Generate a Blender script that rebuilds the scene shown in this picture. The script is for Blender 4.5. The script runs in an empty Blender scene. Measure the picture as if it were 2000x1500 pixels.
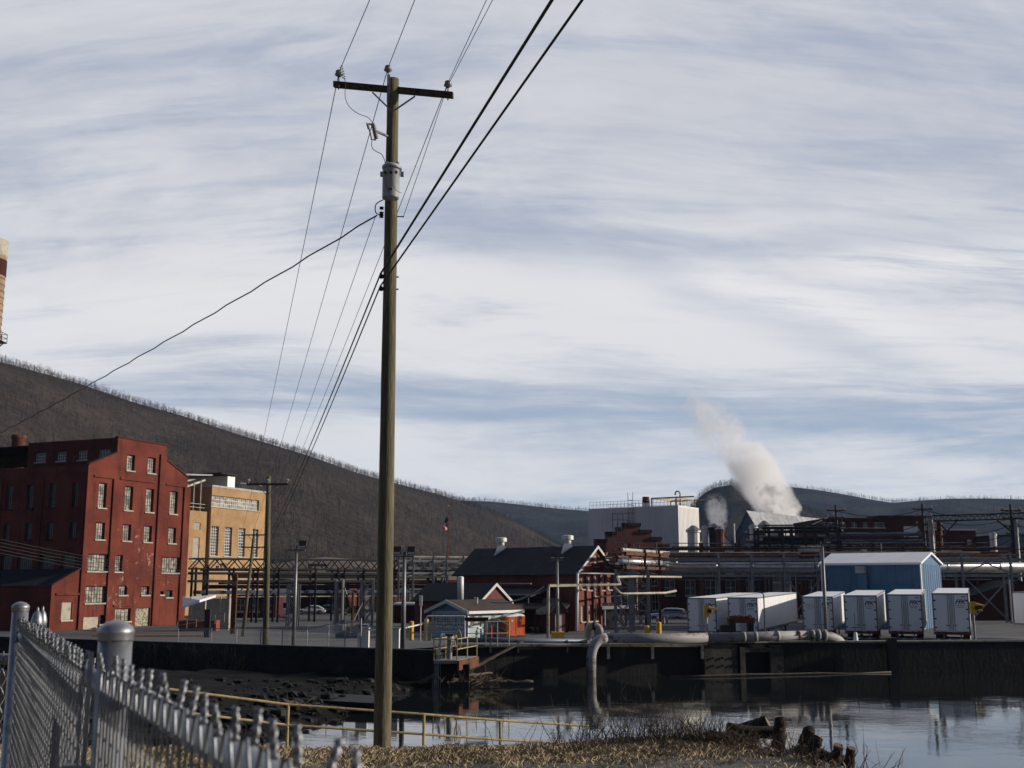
import bpy, math, random
from math import sin, cos, tan, atan, pi, radians
from mathutils import Vector, Matrix, noise as mnoise
import numpy as np
rnd = random.Random(7)
S = bpy.context.scene
COL = S.collection
# ------------------------------------------------------------------ camera, sky, sun
H = 5.3                       # camera height above the river (z = 0)
FPX = 2200.0                  # focal length in photo pixels (photo 2000 px wide)
HOR = 1140.0                  # horizon row in the photo
TILT = atan((HOR-750)/FPX)
cam_d = bpy.data.cameras.new('camera'); cam = bpy.data.objects.new('camera', cam_d); COL.objects.link(cam)
cam_d.sensor_width = 36; cam_d.lens = 36*FPX/2000
cam.location = (0, 0, H); cam.rotation_euler = (pi/2+TILT, 0, 0)
cam_d.clip_start = 0.05; cam_d.clip_end = 20000
cam_d.dof.use_dof = True; cam_d.dof.focus_distance = 30; cam_d.dof.aperture_fstop = 9
S.camera = cam
S.view_settings.view_transform = 'Standard'; S.view_settings.look = 'None'
S.view_settings.exposure = 0.0; S.view_settings.gamma = 1.0
SUN_DIR = Vector((0.995, 0.06, 0)).normalized(); SUN_EL = radians(17)
sun_d = bpy.data.lights.new('sun', 'SUN'); sun_d.energy = 5.0; sun_d.angle = radians(0.6); sun_d.color = (1.0, 0.89, 0.75)
sun = bpy.data.objects.new('sun', sun_d); COL.objects.link(sun)
sv = Vector((SUN_DIR.x*cos(SUN_EL), SUN_DIR.y*cos(SUN_EL), sin(SUN_EL)))
sun.rotation_euler = sv.to_track_quat('Z', 'Y').to_euler(); sun.location = sv*500

W = bpy.data.worlds.new('World'); S.world = W; W.use_nodes = True
nt = W.node_tree; N = nt.nodes; L = nt.links; N.clear()
class NB:
    """tiny node helper"""
    def __init__(s, tree): s.t = tree
    def n(s, typ, ins=None, **kw):
        d = s.t.nodes.new(typ)
        for k, v in kw.items(): setattr(d, k, v)
        for k, v in (ins or {}).items():
            if isinstance(v, bpy.types.NodeSocket): s.t.links.new(v, d.inputs[k])
            else: d.inputs[k].default_value = v
        return d
    def m(s, op, a, b=0.0, c=None, clamp=False):
        d = s.t.nodes.new('ShaderNodeMath'); d.operation = op; d.use_clamp = clamp
        for i, v in enumerate((a, b) if c is None else (a, b, c)):
            if isinstance(v, bpy.types.NodeSocket): s.t.links.new(v, d.inputs[i])
            else: d.inputs[i].default_value = v
        return d.outputs[0]
    def mix(s, f, a, b):
        d = s.t.nodes.new('ShaderNodeMix'); d.data_type = 'RGBA'
        for i, v in ((0, f), (6, a), (7, b)):
            if isinstance(v, bpy.types.NodeSocket): s.t.links.new(v, d.inputs[i])
            else: d.inputs[i].default_value = v if i == 0 else tuple(v)+((1,) if len(v) == 3 else ())
        return d.outputs[2]
    def noise(s, vec, scale, detail=4, rough=.5, dist=0, typ='3D'):
        d = s.n('ShaderNodeTexNoise', {'Scale': scale, 'Detail': detail, 'Roughness': rough, 'Distortion': dist})
        if vec is not None: s.t.links.new(vec, d.inputs['Vector'])
        return d.outputs[0]
    def ramp(s, f, lo, hi):
        d = s.t.nodes.new('ShaderNodeMapRange'); d.interpolation_type = 'SMOOTHSTEP'
        s.t.links.new(f, d.inputs[0]); d.inputs[1].default_value = lo; d.inputs[2].default_value = hi
        return d.outputs[0]
b = NB(nt)
skyt = b.n('ShaderNodeTexSky', sky_type='NISHITA', sun_disc=False)
skyt.sun_elevation = SUN_EL; skyt.sun_rotation = math.atan2(SUN_DIR.x, SUN_DIR.y); skyt.altitude = 300
skyc = b.n('ShaderNodeVectorMath', {0: skyt.outputs[0], 1: (0.05, 0.047, 0.056)}, operation='MULTIPLY').outputs[0]
tc = b.n('ShaderNodeTexCoord').outputs['Generated']
sp = b.n('ShaderNodeSeparateXYZ', {0: tc}).outputs
yy = b.m('MAXIMUM', b.m('ABSOLUTE', sp[1]), 0.08)
az = b.m('DIVIDE', sp[0], yy); el = b.m('DIVIDE', sp[2], yy)
def V2(x, y): return b.n('ShaderNodeCombineXYZ', {0: x, 1: y, 2: 0.0}).outputs[0]
wn = b.n('ShaderNodeTexNoise', {'Vector': V2(b.m('MULTIPLY', az, 2.0), b.m('MULTIPLY', el, 4.0)), 'Scale': 1.0, 'Detail': 2.0})
ws = b.n('ShaderNodeSeparateColor', {0: wn.outputs['Color']}).outputs
ax = b.m('ADD', az, b.m('MULTIPLY', b.m('SUBTRACT', ws[0], .5), .30))
sag = b.m('MULTIPLY', b.m('SINE', b.m('ADD', b.m('MULTIPLY', az, 5.0), 1.4)), .013)
arch = b.m('MULTIPLY', b.m('SQRT', b.m('ADD', b.m('MULTIPLY', az, az), .012)), b.m('MULTIPLY', b.ramp(el, .10, .27), .17))
ey = b.m('ADD', b.m('ADD', b.m('SUBTRACT', b.m('ADD', el, arch), .030), sag), b.m('MULTIPLY', b.m('SUBTRACT', ws[1], .5), .06))
s1 = b.noise(V2(b.m('MULTIPLY', ax, 1.9), b.m('MULTIPLY', ey, 17.0)), 1.0, 12, .63, .6)
s2 = b.noise(V2(b.m('ADD', b.m('MULTIPLY', ax, 5.5), 4.0), b.m('MULTIPLY', ey, 60.0)), 1.0, 10, .72, .4)
s3 = b.noise(V2(b.m('ADD', b.m('MULTIPLY', ax, 1.6), 9.0), b.m('MULTIPLY', ey, 5.0)), 1.0, 7, .6, .5)
front = b.ramp(sp[1], 0.10, 0.65)  # clouds only ahead; unseen sky behind left bare and dim to cut ambient light
def stops(pts):
    d = b.n('ShaderNodeValToRGB', {0: b.m('MULTIPLY', ey, 1.25)}); cr = d.color_ramp
    for i, (p, v_) in enumerate(pts):
        e_ = cr.elements[i] if i < 2 else cr.elements.new(p)
        e_.position = p; e_.color = (v_, v_, v_, 1)
    return d.outputs[0]
# amount of cloud and its brightness against elevation (tangent * 1.25)
cov0 = stops([(0.0, .85), (.06, .70), (.10, .88), (.135, .85), (.165, .55), (.20, .46), (.235, .76), (.30, .90), (.36, .78), (.40, .60), (.47, .60), (.56, .74), (.70, .72)])
brt = stops([(0.0, 1.0), (.10, .95), (.18, .85), (.25, .95), (.33, .95), (.38, .70), (.44, .45), (.54, .38), (.70, .30)])
strk = b.m('ADD', b.m('MULTIPLY', b.m('SUBTRACT', s1, .5), 2.0), b.m('MULTIPLY', b.m('SUBTRACT', s2, .5), .75))
s4 = b.noise(V2(b.m('MULTIPLY', ax, 13.0), b.m('ADD', b.m('MULTIPLY', ey, 34.0), b.m('MULTIPLY', az, 3.0))), 1.0, 9, .64, .6)
amt = b.m('ADD', b.m('ADD', cov0, b.m('ADD', strk, b.m('MULTIPLY', b.m('SUBTRACT', s4, .5), .28))), b.m('MULTIPLY', b.m('SUBTRACT', s3, .5), 1.5))
cov = b.m('MULTIPLY', b.ramp(amt, .16, .96), front)
bb_ = b.m('ADD', brt, b.m('ADD', b.m('MULTIPLY', b.m('SUBTRACT', s4, .5), .5), b.m('MULTIPLY', b.m('SUBTRACT', s3, .5), 1.5)), clamp=True)
ccol = b.mix(bb_, (.52, .54, .61), (.80, .80, .815))
blow = b.mix(b.ramp(el, .02, .24), (.33, .46, .60), (.405, .455, .57))
# feathery wisp sweeping down to the right, with a ragged fringe above it
def band(a0, e0, slope, wdt, lo, hi, amp):
    dd = b.m('DIVIDE', b.m('SUBTRACT', b.m('ADD', el, b.m('MULTIPLY', b.m('SUBTRACT', s1, .5), .05)), b.m('ADD', e0, b.m('MULTIPLY', b.m('SUBTRACT', az, a0), slope))), wdt)
    g = b.m('POWER', 2.718, b.m('MULTIPLY', b.m('MULTIPLY', dd, dd), -1.0)); g = b.m('MULTIPLY', g, b.m('MULTIPLY', b.ramp(az, lo, lo+.08), b.m('SUBTRACT', 1.0, b.ramp(az, hi-.1, hi))))
    return b.m('MULTIPLY', g, b.m('MULTIPLY', b.ramp(b.m('ADD', b.m('MULTIPLY', s2, .6), b.m('MULTIPLY', fth, .4)), .33, .60), amp))
fth = b.noise(V2(b.m('ADD', b.m('MULTIPLY', ax, 9.0), b.m('MULTIPLY', el, 12.0)), b.m('MULTIPLY', ey, 34.0)), 1.0, 9, .68, .8)
w1_ = band(.15, .287, -.30, .013, .13, .44, 1.3); w2_ = band(.34, .290, .05, .022, .25, .60, 1.2); w3_ = band(.10, .262, -.16, .020, .05, .40, .45)
w4_ = band(-.40, .235, .13, .018, -.6, -.05, .6)
wsp = b.m('ADD', b.m('ADD', w1_, w2_), b.m('ADD', w3_, w4_), clamp=True)
def gband(a0, e0, slope, wdt, lo, hi, amp):
    dd = b.m('DIVIDE', b.m('SUBTRACT', b.m('ADD', el, b.m('MULTIPLY', b.m('SUBTRACT', s1, .5), .07)), b.m('ADD', e0, b.m('MULTIPLY', b.m('SUBTRACT', az, a0), slope))), wdt)
    return b.m('MULTIPLY', b.m('MULTIPLY', b.m('POWER', 2.718, b.m('MULTIPLY', b.m('MULTIPLY', dd, dd), -1.0)), b.m('MULTIPLY', b.ramp(az, lo, lo+.1), b.m('SUBTRACT', 1.0, b.ramp(az, hi-.12, hi)))), amp)
gp_ = b.m('ADD', b.m('ADD', gband(0.0, .305, -.06, .015, .0-.12, .26, .5), gband(.2, .247, -.33, .016, .08, .42, .45)), gband(.3, .315, -.02, .014, .2, .6, .5), clamp=True)
cov = b.m('MULTIPLY', cov, b.m('SUBTRACT', 1.0, gp_))
warm = b.m('SUBTRACT', 1.0, b.ramp(el, -.02, .075))
ccol = b.mix(warm, ccol, (.80, .79, .74))
gap = b.mix(front, skyc, blow)
fin = b.mix(b.m('MULTIPLY', wsp, front), b.mix(cov, gap, ccol), (.84, .84, .85))
bg = b.n('ShaderNodeBackground', {0: fin, 1: 1.0}); out = b.n('ShaderNodeOutputWorld', {0: bg.outputs[0]})

# ------------------------------------------------------------------ measuring helpers
CT, ST = cos(TILT), sin(TILT)
def ray(px, py):
    u = (px-1000)/FPX; v = (750-py)/FPX
    y = CT - v*ST; z = ST + v*CT
    return u/y, z/y
def at(px, py, Z):
    x, z = ray(px, py); return Vector((x*Z, Z, H+z*Z))
def onz(px, py, z):
    x, r = ray(px, py); Z = (z-H)/r; return Vector((x*Z, Z, z))
def interp(x, xs, ys): return float(np.interp(x, xs, ys))
def sst(t): t = min(1, max(0, t)); return t*t*(3-2*t)
def gz(x, y):
    l = H-interp(y, [58, 66, 85, 107, 600], [3.45, 3.5, 4.2, 5.05, 5.05])
    r0 = interp(x, [20, 34], [5.05, 4.72])
    r = H-interp(y, [60, 100, 143, 600], [r0, r0, 4.45, 4.45])
    t = sst((x-6)/8)
    return l*(1-t)+r*t
def gp(px, py):
    Z = 5*2234/(max(py, 1165)-HOR)
    for _ in range(40):
        x, r = ray(px, py); Z = .5*Z+.5*((gz(x*Z, Z)-H)/r)
    return Vector((ray(px, py)[0]*Z, Z, gz(ray(px, py)[0]*Z, Z)))
def gat(px, Z):                    # ground point seen in column px at distance Z
    x = ray(px, 1200)[0]*Z; return Vector((x, Z, gz(x, Z)))
def hz(P, py): return H+ray(0, py)[1]*P.y
def crop(x0, y0, k): return lambda x, y: (x0+x*k, y0+y*k)

# ------------------------------------------------------------------ mesh helpers
class MB:
    def __init__(s): s.v = []; s.f = []
    def add(s, vs, fs):
        o = len(s.v); s.v += [tuple(p) for p in vs]; s.f += [tuple(i+o for i in f) for f in fs]; return s
    def par(s, o, a, b_, c):
        o = Vector(o); a = Vector(a); b_ = Vector(b_); c = Vector(c)
        vs = [o, o+a, o+a+b_, o+b_, o+c, o+a+c, o+a+b_+c, o+b_+c]
        return s.add(vs, [(0, 3, 2, 1), (4, 5, 6, 7), (0, 1, 5, 4), (1, 2, 6, 5), (2, 3, 7, 6), (3, 0, 4, 7)])
    def box(s, c, d, rz=0, m=None):
        R = Matrix.Rotation(rz, 3, 'Z') if m is None else m
        a = R @ Vector((d[0], 0, 0)); b_ = R @ Vector((0, d[1], 0)); e = R @ Vector((0, 0, d[2]))
        return s.par(Vector(c)-a/2-b_/2-e/2, a, b_, e)
    def quad(s, *p): return s.add(p, [tuple(range(len(p)))])
    def tube(s, p, q, r, r2=None, n=8, cap=True): return s.path([p, q], [r, r if r2 is None else r2], n, cap)
    def path(s, pts, r, n=8, cap=True):
        pts = [Vector(p) for p in pts]; k = len(pts)
        rs = r if isinstance(r, (list, tuple)) else [r]*k
        vs = []; prev = None
        for i, p in enumerate(pts):
            t = (pts[min(i+1, k-1)]-pts[max(i-1, 0)])
            t = t.normalized() if t.length > 1e-9 else Vector((0, 0, 1))
            if prev is None:
                a = t.orthogonal().normalized()
            else:
                a = prev - t*prev.dot(t); a = a.normalized() if a.length > 1e-6 else t.orthogonal().normalized()
            prev = a; c = t.cross(a)
            for j in range(n):
                an = 2*pi*j/n; vs.append(p + (a*cos(an)+c*sin(an))*rs[i])
        fs = []
        for i in range(k-1):
            for j in range(n):
                j2 = (j+1) % n; fs.append((i*n+j, i*n+j2, (i+1)*n+j2, (i+1)*n+j))
        if cap and n > 2: fs += [tuple(reversed(range(n))), tuple((k-1)*n+j for j in range(n))]
        return s.add(vs, fs)
    def lathe(s, c, prof, n=16, axis=None):
        c = Vector(c); A = Matrix.Identity(3) if axis is None else Vector(axis).to_track_quat('Z', 'Y').to_matrix()
        vs = []
        for r, z in prof:
            for j in range(n): vs.append(c + A @ Vector((r*cos(2*pi*j/n), r*sin(2*pi*j/n), z)))
        fs = [(i*n+j, i*n+(j+1) % n, (i+1)*n+(j+1) % n, (i+1)*n+j) for i in range(len(prof)-1) for j in range(n)]
        fs += [tuple(reversed(range(n))), tuple((len(prof)-1)*n+j for j in range(n))]
        return s.add(vs, fs)
    def prism(s, poly, vec):
        poly = [Vector(p) for p in poly]; v = Vector(vec); n = len(poly)
        return s.add(poly+[p+v for p in poly], [tuple(reversed(range(n))), tuple(range(n, 2*n))]+[(i, (i+1) % n, (i+1) % n+n, i+n) for i in range(n)])
    def blob(s, c, r, n=8, seed=0, amp=.25):
        c = Vector(c); vs = []; R = Vector(r) if hasattr(r, '__len__') else Vector((r, r, r))
        for i in range(n//2+1):
            th = pi*i/(n//2)
            for j in range(n):
                ph = 2*pi*j/n; d = Vector((sin(th)*cos(ph), sin(th)*sin(ph), cos(th)))
                k = 1+amp*mnoise.noise(d*1.3+Vector((seed*3.1, seed*1.7, 0)))*2
                vs.append(c+Vector((d.x*R.x, d.y*R.y, d.z*R.z))*k)
        return s.add(vs, [(i*n+j, (i+1)*n+j, (i+1)*n+(j+1) % n, i*n+(j+1) % n) for i in range(n//2) for j in range(n)])
    def build(s, name, mat, parent=None, smooth=False, label=None):
        o = Vector((0, 0, 0)) if parent is None else Vector(parent.get('_o', (0, 0, 0)))
        me = bpy.data.meshes.new(name); me.from_pydata([(p[0]-o.x, p[1]-o.y, p[2]-o.z) for p in s.v], [], s.f)
        if smooth: me.polygons.foreach_set('use_smooth', [True]*len(me.polygons))
        me.materials.append(mat); me.update()
        ob = bpy.data.objects.new(name, me); COL.objects.link(ob)
        if parent is not None:
            ob.parent = parent; ORG[ob] = 1; ob['_o'] = tuple(o)
        if label: ob['label'] = label
        return ob
ORG = {}
def tag(o, label, cat, group=None, kind=None):
    if label: o['label'] = label
    if cat: o['category'] = cat
    if group: o['group'] = group
    if kind: o['kind'] = kind
    return o
def thing(name, label, cat, loc, group=None):
    o = bpy.data.objects.new(name, None); COL.objects.link(o); o.location = loc; o.empty_display_size = .2
    o['_o'] = tuple(loc); return tag(o, label, cat, group)
def copy_tree(o, parent=None):
    c = o.copy(); COL.objects.link(c); c.parent = parent
    for ch in list(o.children): copy_tree(ch, c)
    return c
class Fr:
    """vertical face: origin, horizontal unit u, outward normal n"""
    def __init__(s, O, ang):      # ang: direction of u, clockwise from +Y (view direction)
        s.O = Vector(O); s.u = Vector((sin(radians(ang)), cos(radians(ang)), 0)); s.n = Vector((s.u.y, -s.u.x, 0))
        s.ang = ang
    def P(s, u, z, d=0): return Vector((s.O.x, s.O.y, 0))+s.u*u+s.n*d+Vector((0, 0, z))
    def uz(s, px, py, d=0):
        rx, rz = ray(px, py); O = s.O+s.n*d
        k = O.dot(s.n)-O.z*s.n.z; den = rx*s.n.x+s.n.y
        t = (O.x*s.n.x+O.y*s.n.y)/den
        p = Vector((rx*t, t, H+rz*t)); return (p-Vector((O.x, O.y, 0))).dot(s.u), p.z
    def rect(s, px0, py0, px1, py1):
        pm, qm = (px0+px1)/2, (py0+py1)/2
        a = s.uz(px0, qm)[0]; c = s.uz(px1, qm)[0]; t = s.uz(pm, py0)[1]; q = s.uz(pm, py1)[1]
        return min(a, c), max(a, c), q, t
def wall(mb, fr, z0, prof, holes, depth=.25, thick=None):
    """prof: [(u,z)...] roofline, holes: [(u0,u1,z0,z1)]"""
    us = sorted(set([round(p[0], 4) for p in prof]+[round(h, 4) for q in holes for h in q[:2]]))
    lo, hi = prof[0][0], prof[-1][0]; us = [u for u in us if lo-1e-3 <= u <= hi+1e-3]
    def top(u, side):
        for i in range(len(prof)-1):
            (a, za), (c, zc) = prof[i], prof[i+1]
            if c-a < 1e-4: continue
            if (side > 0 and a-1e-3 <= u < c-1e-3) or (side < 0 and a+1e-3 < u <= c+1e-3):
                return za+(zc-za)*(u-a)/(c-a)
        return prof[-1][1]
    for a, c in zip(us[:-1], us[1:]):
        if c-a < 1e-3: continue
        hs = sorted([h for h in holes if h[0]-1e-3 <= a and h[1]+1e-3 >= c], key=lambda h: h[2]); z = z0
        for h in hs:
            mb.quad(fr.P(a, z), fr.P(c, z), fr.P(c, h[2]), fr.P(a, h[2])); z = h[3]
        mb.quad(fr.P(a, z), fr.P(c, z), fr.P(c, top(c, -1)), fr.P(a, top(a, 1)))
    for (a, c, q, t) in holes:
        d = -depth
        for A, B in (((a, q), (c, q)), ((c, q), (c, t)), ((c, t), (a, t)), ((a, t), (a, q))):
            mb.quad(fr.P(*A), fr.P(*B), fr.P(*B, d), fr.P(*A, d))
def window(parent, fr, r, nx, nz, mf, mp, depth=.25, sill=None, bar=.05, name='window', frame=.07):
    a, c, q, t = r; w = MB(); d0 = -depth+.02
    def bx(u0, u1, z0, z1, dd=.06): w.par(fr.P(u0, z0, d0), fr.u*(u1-u0), fr.n*dd, Vector((0, 0, z1-z0)))
    bx(a, a+frame, q, t); bx(c-frame, c, q, t); bx(a+frame, c-frame, q, q+frame); bx(a+frame, c-frame, t-frame, t)
    for i in range(1, nx): u = a+(c-a)*i/nx; bx(u-bar/2, u+bar/2, q+frame, t-frame, .05)
    for i in range(1, nz): z = q+(t-q)*i/nz; bx(a+frame, c-frame, z-bar/2, z+bar/2, .045)
    wo = w.build(name, mf, parent)
    p = MB(); p.quad(fr.P(a, q, d0+.01), fr.P(c, q, d0+.01), fr.P(c, t, d0+.01), fr.P(a, t, d0+.01)); p.build('pane', mp, wo)
    if sill:
        s_ = MB(); s_.par(fr.P(a-.12, q-.16, -.05), fr.u*(c-a+.24), fr.n*.2, (0, 0, .155)); s_.build('sill', sill, wo)
    return wo

# ------------------------------------------------------------------ materials
def mat(name, col, rough=.75, metal=0.0, var=.25, scale=1.0, col2=None, f2=.5, bump=0.0, bscale=None, spec=.35, stretch=None, sharp=.12, detail=6):
    m = bpy.data.materials.new(name); m.use_nodes = True; t = m.node_tree; t.nodes.clear(); q = NB(t)
    co = q.n('ShaderNodeTexCoord').outputs['Object']
    if stretch: co = q.n('ShaderNodeMapping', {0: co, 3: stretch}).outputs[0]
    n1 = q.noise(co, scale, detail, .6); n2 = q.noise(co, scale*.17+.01, 3, .5)
    nn = q.m('ADD', q.m('MULTIPLY', n1, .6), q.m('MULTIPLY', n2, .4))
    dark = tuple(c*(1-var) for c in col); lite = tuple(min(1, c*(1+var)) for c in col)
    c = q.mix(q.ramp(nn, .32, .68), dark, lite)
    if col2:
        n3 = q.noise(co, scale*1.7, 8, .68, .3); c = q.mix(q.ramp(n3, 1-f2-sharp/2+.0, 1-f2+sharp/2), c, col2)
    p = q.n('ShaderNodeBsdfPrincipled', {'Base Color': c, 'Roughness': rough, 'Metallic': metal, 'Specular IOR Level': spec})
    if bump:
        bn = q.n('ShaderNodeBump', {'Strength': bump, 'Distance': .05, 'Height': q.noise(co, bscale or scale*6, 5, .6)})
        t.links.new(bn.outputs[0], p.inputs['Normal'])
    q.n('ShaderNodeOutputMaterial', {0: p.outputs[0]}); return m
M = {}
M['red'] = mat('red_painted_brick', (.115, .027, .018), .8, 0, .3, .35, (.33, .26, .23), .33, .3, 6, sharp=.05)
def red_wall():
    m = bpy.data.materials.new('peeling_red_painted_brick'); m.use_nodes = True; t = m.node_tree; t.nodes.clear(); q = NB(t)
    co = q.n('ShaderNodeTexCoord').outputs['Object']; vs = q.n('ShaderNodeMapping', {0: co, 3: (1, 1, .22)}).outputs[0]
    a = q.noise(co, .22, 6, .6); st = q.noise(vs, .9, 6, .65); fl = q.noise(co, 1.1, 9, .72, .4); pt = q.noise(co, .11, 3, .5); cr = q.noise(q.n('ShaderNodeMapping', {0: co, 3: (.5, .5, 6)}).outputs[0], 1.6, 4, .6)
    c = q.mix(q.ramp(a, .35, .65), (.088, .018, .012), (.150, .034, .021)); c = q.mix(q.m('MULTIPLY', q.ramp(st, .5, .72), .75), c, (.035, .010, .009)); c = q.mix(q.m('MULTIPLY', q.ramp(cr, .48, .7), .35), c, (.15, .045, .03))
    f = q.ramp(q.m('ADD', q.m('MULTIPLY', fl, .75), q.m('MULTIPLY', pt, .45)), .735, .765); c = q.mix(q.m('MULTIPLY', f, .8), c, (.27, .21, .19))
    f2 = q.ramp(q.m('ADD', q.m('MULTIPLY', st, .6), q.m('MULTIPLY', fl, .5)), .70, .78); c = q.mix(q.m('MULTIPLY', f2, .6), c, (.19, .11, .09))
    p = q.n('ShaderNodeBsdfPrincipled', {'Base Color': c, 'Roughness': .85, 'Specular IOR Level': .2})
    t.links.new(q.n('ShaderNodeBump', {'Strength': .35, 'Distance': .05, 'Height': fl}).outputs[0], p.inputs['Normal'])
    q.n('ShaderNodeOutputMaterial', {0: p.outputs[0]}); return m
M['red'] = red_wall()
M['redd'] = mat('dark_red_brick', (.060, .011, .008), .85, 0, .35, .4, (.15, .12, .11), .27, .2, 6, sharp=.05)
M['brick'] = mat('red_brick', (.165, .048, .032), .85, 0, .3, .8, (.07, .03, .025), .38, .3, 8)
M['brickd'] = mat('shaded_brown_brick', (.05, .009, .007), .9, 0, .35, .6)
M['bricks'] = mat('soft_red_brick', (.13, .045, .038), .9, 0, .2, .5, (.08, .035, .03), .36, .2, 6)
M['bricky'] = mat('yellow_brick', (.34, .215, .105), .85, 0, .22, .5, (.22, .12, .055), .36, .2, 6)
M['stone'] = mat('limestone', (.36, .34, .29), .85, 0, .25, 2)
M['mull'] = mat('old_steel_frame', (.045, .045, .045), .6, .2, .3, 3)
M['mullw'] = mat('white_frame', (.55, .55, .52), .6, 0, .15, 3)
M['board'] = mat('plywood_board', (.33, .30, .24), .8, 0, .2, 1.2, (.2, .18, .14), .38)
M['black'] = mat('black_steel', (.015, .015, .017), .6, .1, .4, 2)
M['roof'] = mat('asphalt_roofing', (.014, .016, .022), .85, 0, .35, .5, (.03, .033, .042), .38, .3, 9)
M['brown'] = mat('brown_shingle', (.050, .036, .028), .9, 0, .25, 1.5, bump=.3, bscale=12)
M['steel'] = mat('grey_steel', (.20, .205, .215), .5, .5, .3, 1.5, (.12, .07, .045), .34)
M['rust'] = mat('rusty_steel', (.13, .045, .022), .8, .2, .4, 1.2, (.04, .022, .016), .45)
M['lit'] = mat('cream_pipe_cladding', (.38, .35, .29), .6, .1, .3, 1, (.13, .09, .06), .42)
M['alu'] = mat('aluminium_cladding', (.50, .52, .55), .35, .7, .2, .7, (.22, .22, .22), .36)
M['bluepipe'] = mat('blue_grey_pipe', (.10, .13, .18), .5, .3, .25, 1)
M['white'] = mat('white_paint', (.62, .62, .60), .55, 0, .1, 1.5)
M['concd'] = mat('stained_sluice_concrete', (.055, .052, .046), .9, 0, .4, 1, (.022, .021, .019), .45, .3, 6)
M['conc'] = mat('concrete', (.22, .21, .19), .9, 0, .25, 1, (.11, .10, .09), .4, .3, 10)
M['wallc'] = mat('shade_dark_river_wall', (.014, .014, .014), .9, 0, .5, .5, (.035, .034, .031), .36, .5, 5, stretch=(1, 1, .5))  # the wall's deep shade is put into this near-black colour
M['gravel'] = mat('gravel', (.125, .115, .10), .95, 0, .3, 3, (.06, .055, .05), .45, .5, 20)
M['yellow'] = mat('safety_yellow_paint', (.62, .36, .03), .55, 0, .15, 3)
M['yrail'] = mat('weathered_yellow_rail', (.34, .26, .12), .65, .1, .3, 5, (.16, .09, .05), .40)
M['wood'] = mat('weathered_wood', (.085, .062, .042), .9, 0, .35, 2, (.045, .035, .028), .45, .5, 12, stretch=(6, 6, .6))
M['pole'] = mat('treated_pole_wood', (.125, .110, .066), .85, 0, .4, 2.2, (.05, .044, .030), .42, .6, 9, stretch=(5, 5, .45), sharp=.3)
M['drift'] = mat('driftwood', (.070, .060, .048), .9, 0, .35, 3, bump=.5)
M['bark'] = mat('dead_twigs', (.085, .058, .036), .95, 0, .4, 1.5)
M['galv'] = mat('galvanised_steel', (.30, .315, .34), .46, .8, .22, 9, (.24, .25, .27), .45)
M['wire'] = mat('dull_galvanised_wire', (.23, .245, .27), .46, .8, .25, 40)
M['cable'] = mat('black_cable', (.012, .012, .013), .6, 0, .2, 2)
M['porc'] = mat('grey_porcelain', (.22, .23, .25), .25, 0, .1, 3)
M['trans'] = mat('grey_tank_paint', (.34, .36, .38), .45, .1, .12, 2, (.2, .19, .18), .30)
M['orange'] = mat('orange_plastic', (.50, .10, .025), .5, 0, .12, 2)
M['rod'] = mat('grey_lock_rod', (.14, .145, .155), .5, .3, .1, 3)
M['blue'] = mat('blue_metal_siding', (.055, .135, .245), .5, .1, .15, .6)
M['siding'] = mat('pale_blue_siding', (.30, .40, .43), .7, 0, .1, 1)
M['sidingb'] = mat('blue_gable_siding', (.10, .17, .24), .7, 0, .1, 1)
M['metalw'] = mat('pale_metal_siding', (.62, .62, .61), .5, .1, .10, .5, (.36, .34, .31), .30, stretch=(1, 1, .25))
M['tyre'] = mat('tyre_rubber', (.012, .012, .012), .85, 0, .3, 5)
M['trl'] = mat('trailer_white', (.78, .79, .80), .45, .1, .06, .8, (.44, .43, .41), .26, stretch=(1, 1, .4))
M['ink'] = mat('dark_navy_lettering', (.012, .013, .03), .6, 0, .1, 4)
M['inkr'] = mat('red_lettering', (.35, .02, .02), .6, 0, .1, 4)
M['teal'] = mat('teal_panel', (.01, .13, .22), .5, 0, .1, 1)
M['dark_inside'] = mat('dark_interior', (.008, .008, .009), .95, 0, .3, 1)  # near-black sheet stands for the unlit depth inside openings
def pane_mat(name, a, c, dens=3.0):
    m = bpy.data.materials.new(name); m.use_nodes = True; t = m.node_tree; t.nodes.clear(); q = NB(t)
    co = q.n('ShaderNodeTexCoord').outputs['Object']
    v = q.n('ShaderNodeTexVoronoi', {'Vector': co, 'Scale': dens}, distance='CHEBYCHEV')
    s_ = q.n('ShaderNodeSeparateColor', {0: v.outputs['Color']}).outputs[0]
    n = q.noise(co, dens*1.5, 4, .6); f = q.ramp(q.m('ADD', q.m('MULTIPLY', s_, .6), q.m('MULTIPLY', n, .4)), .2, .8)
    p = q.n('ShaderNodeBsdfPrincipled', {'Base Color': q.mix(f, a, c), 'Roughness': .28, 'Specular IOR Level': .6})
    q.n('ShaderNodeOutputMaterial', {0: p.outputs[0]}); return m
M['pane'] = pane_mat('dusty_lit_glass', (.10, .095, .08), (.38, .355, .30), 1.6)
M['paned'] = pane_mat('dark_glass', (.012, .014, .018), (.05, .055, .06), 1.2)
M['glass'] = pane_mat('car_glass', (.012, .014, .018), (.02, .022, .026), 1)
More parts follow.
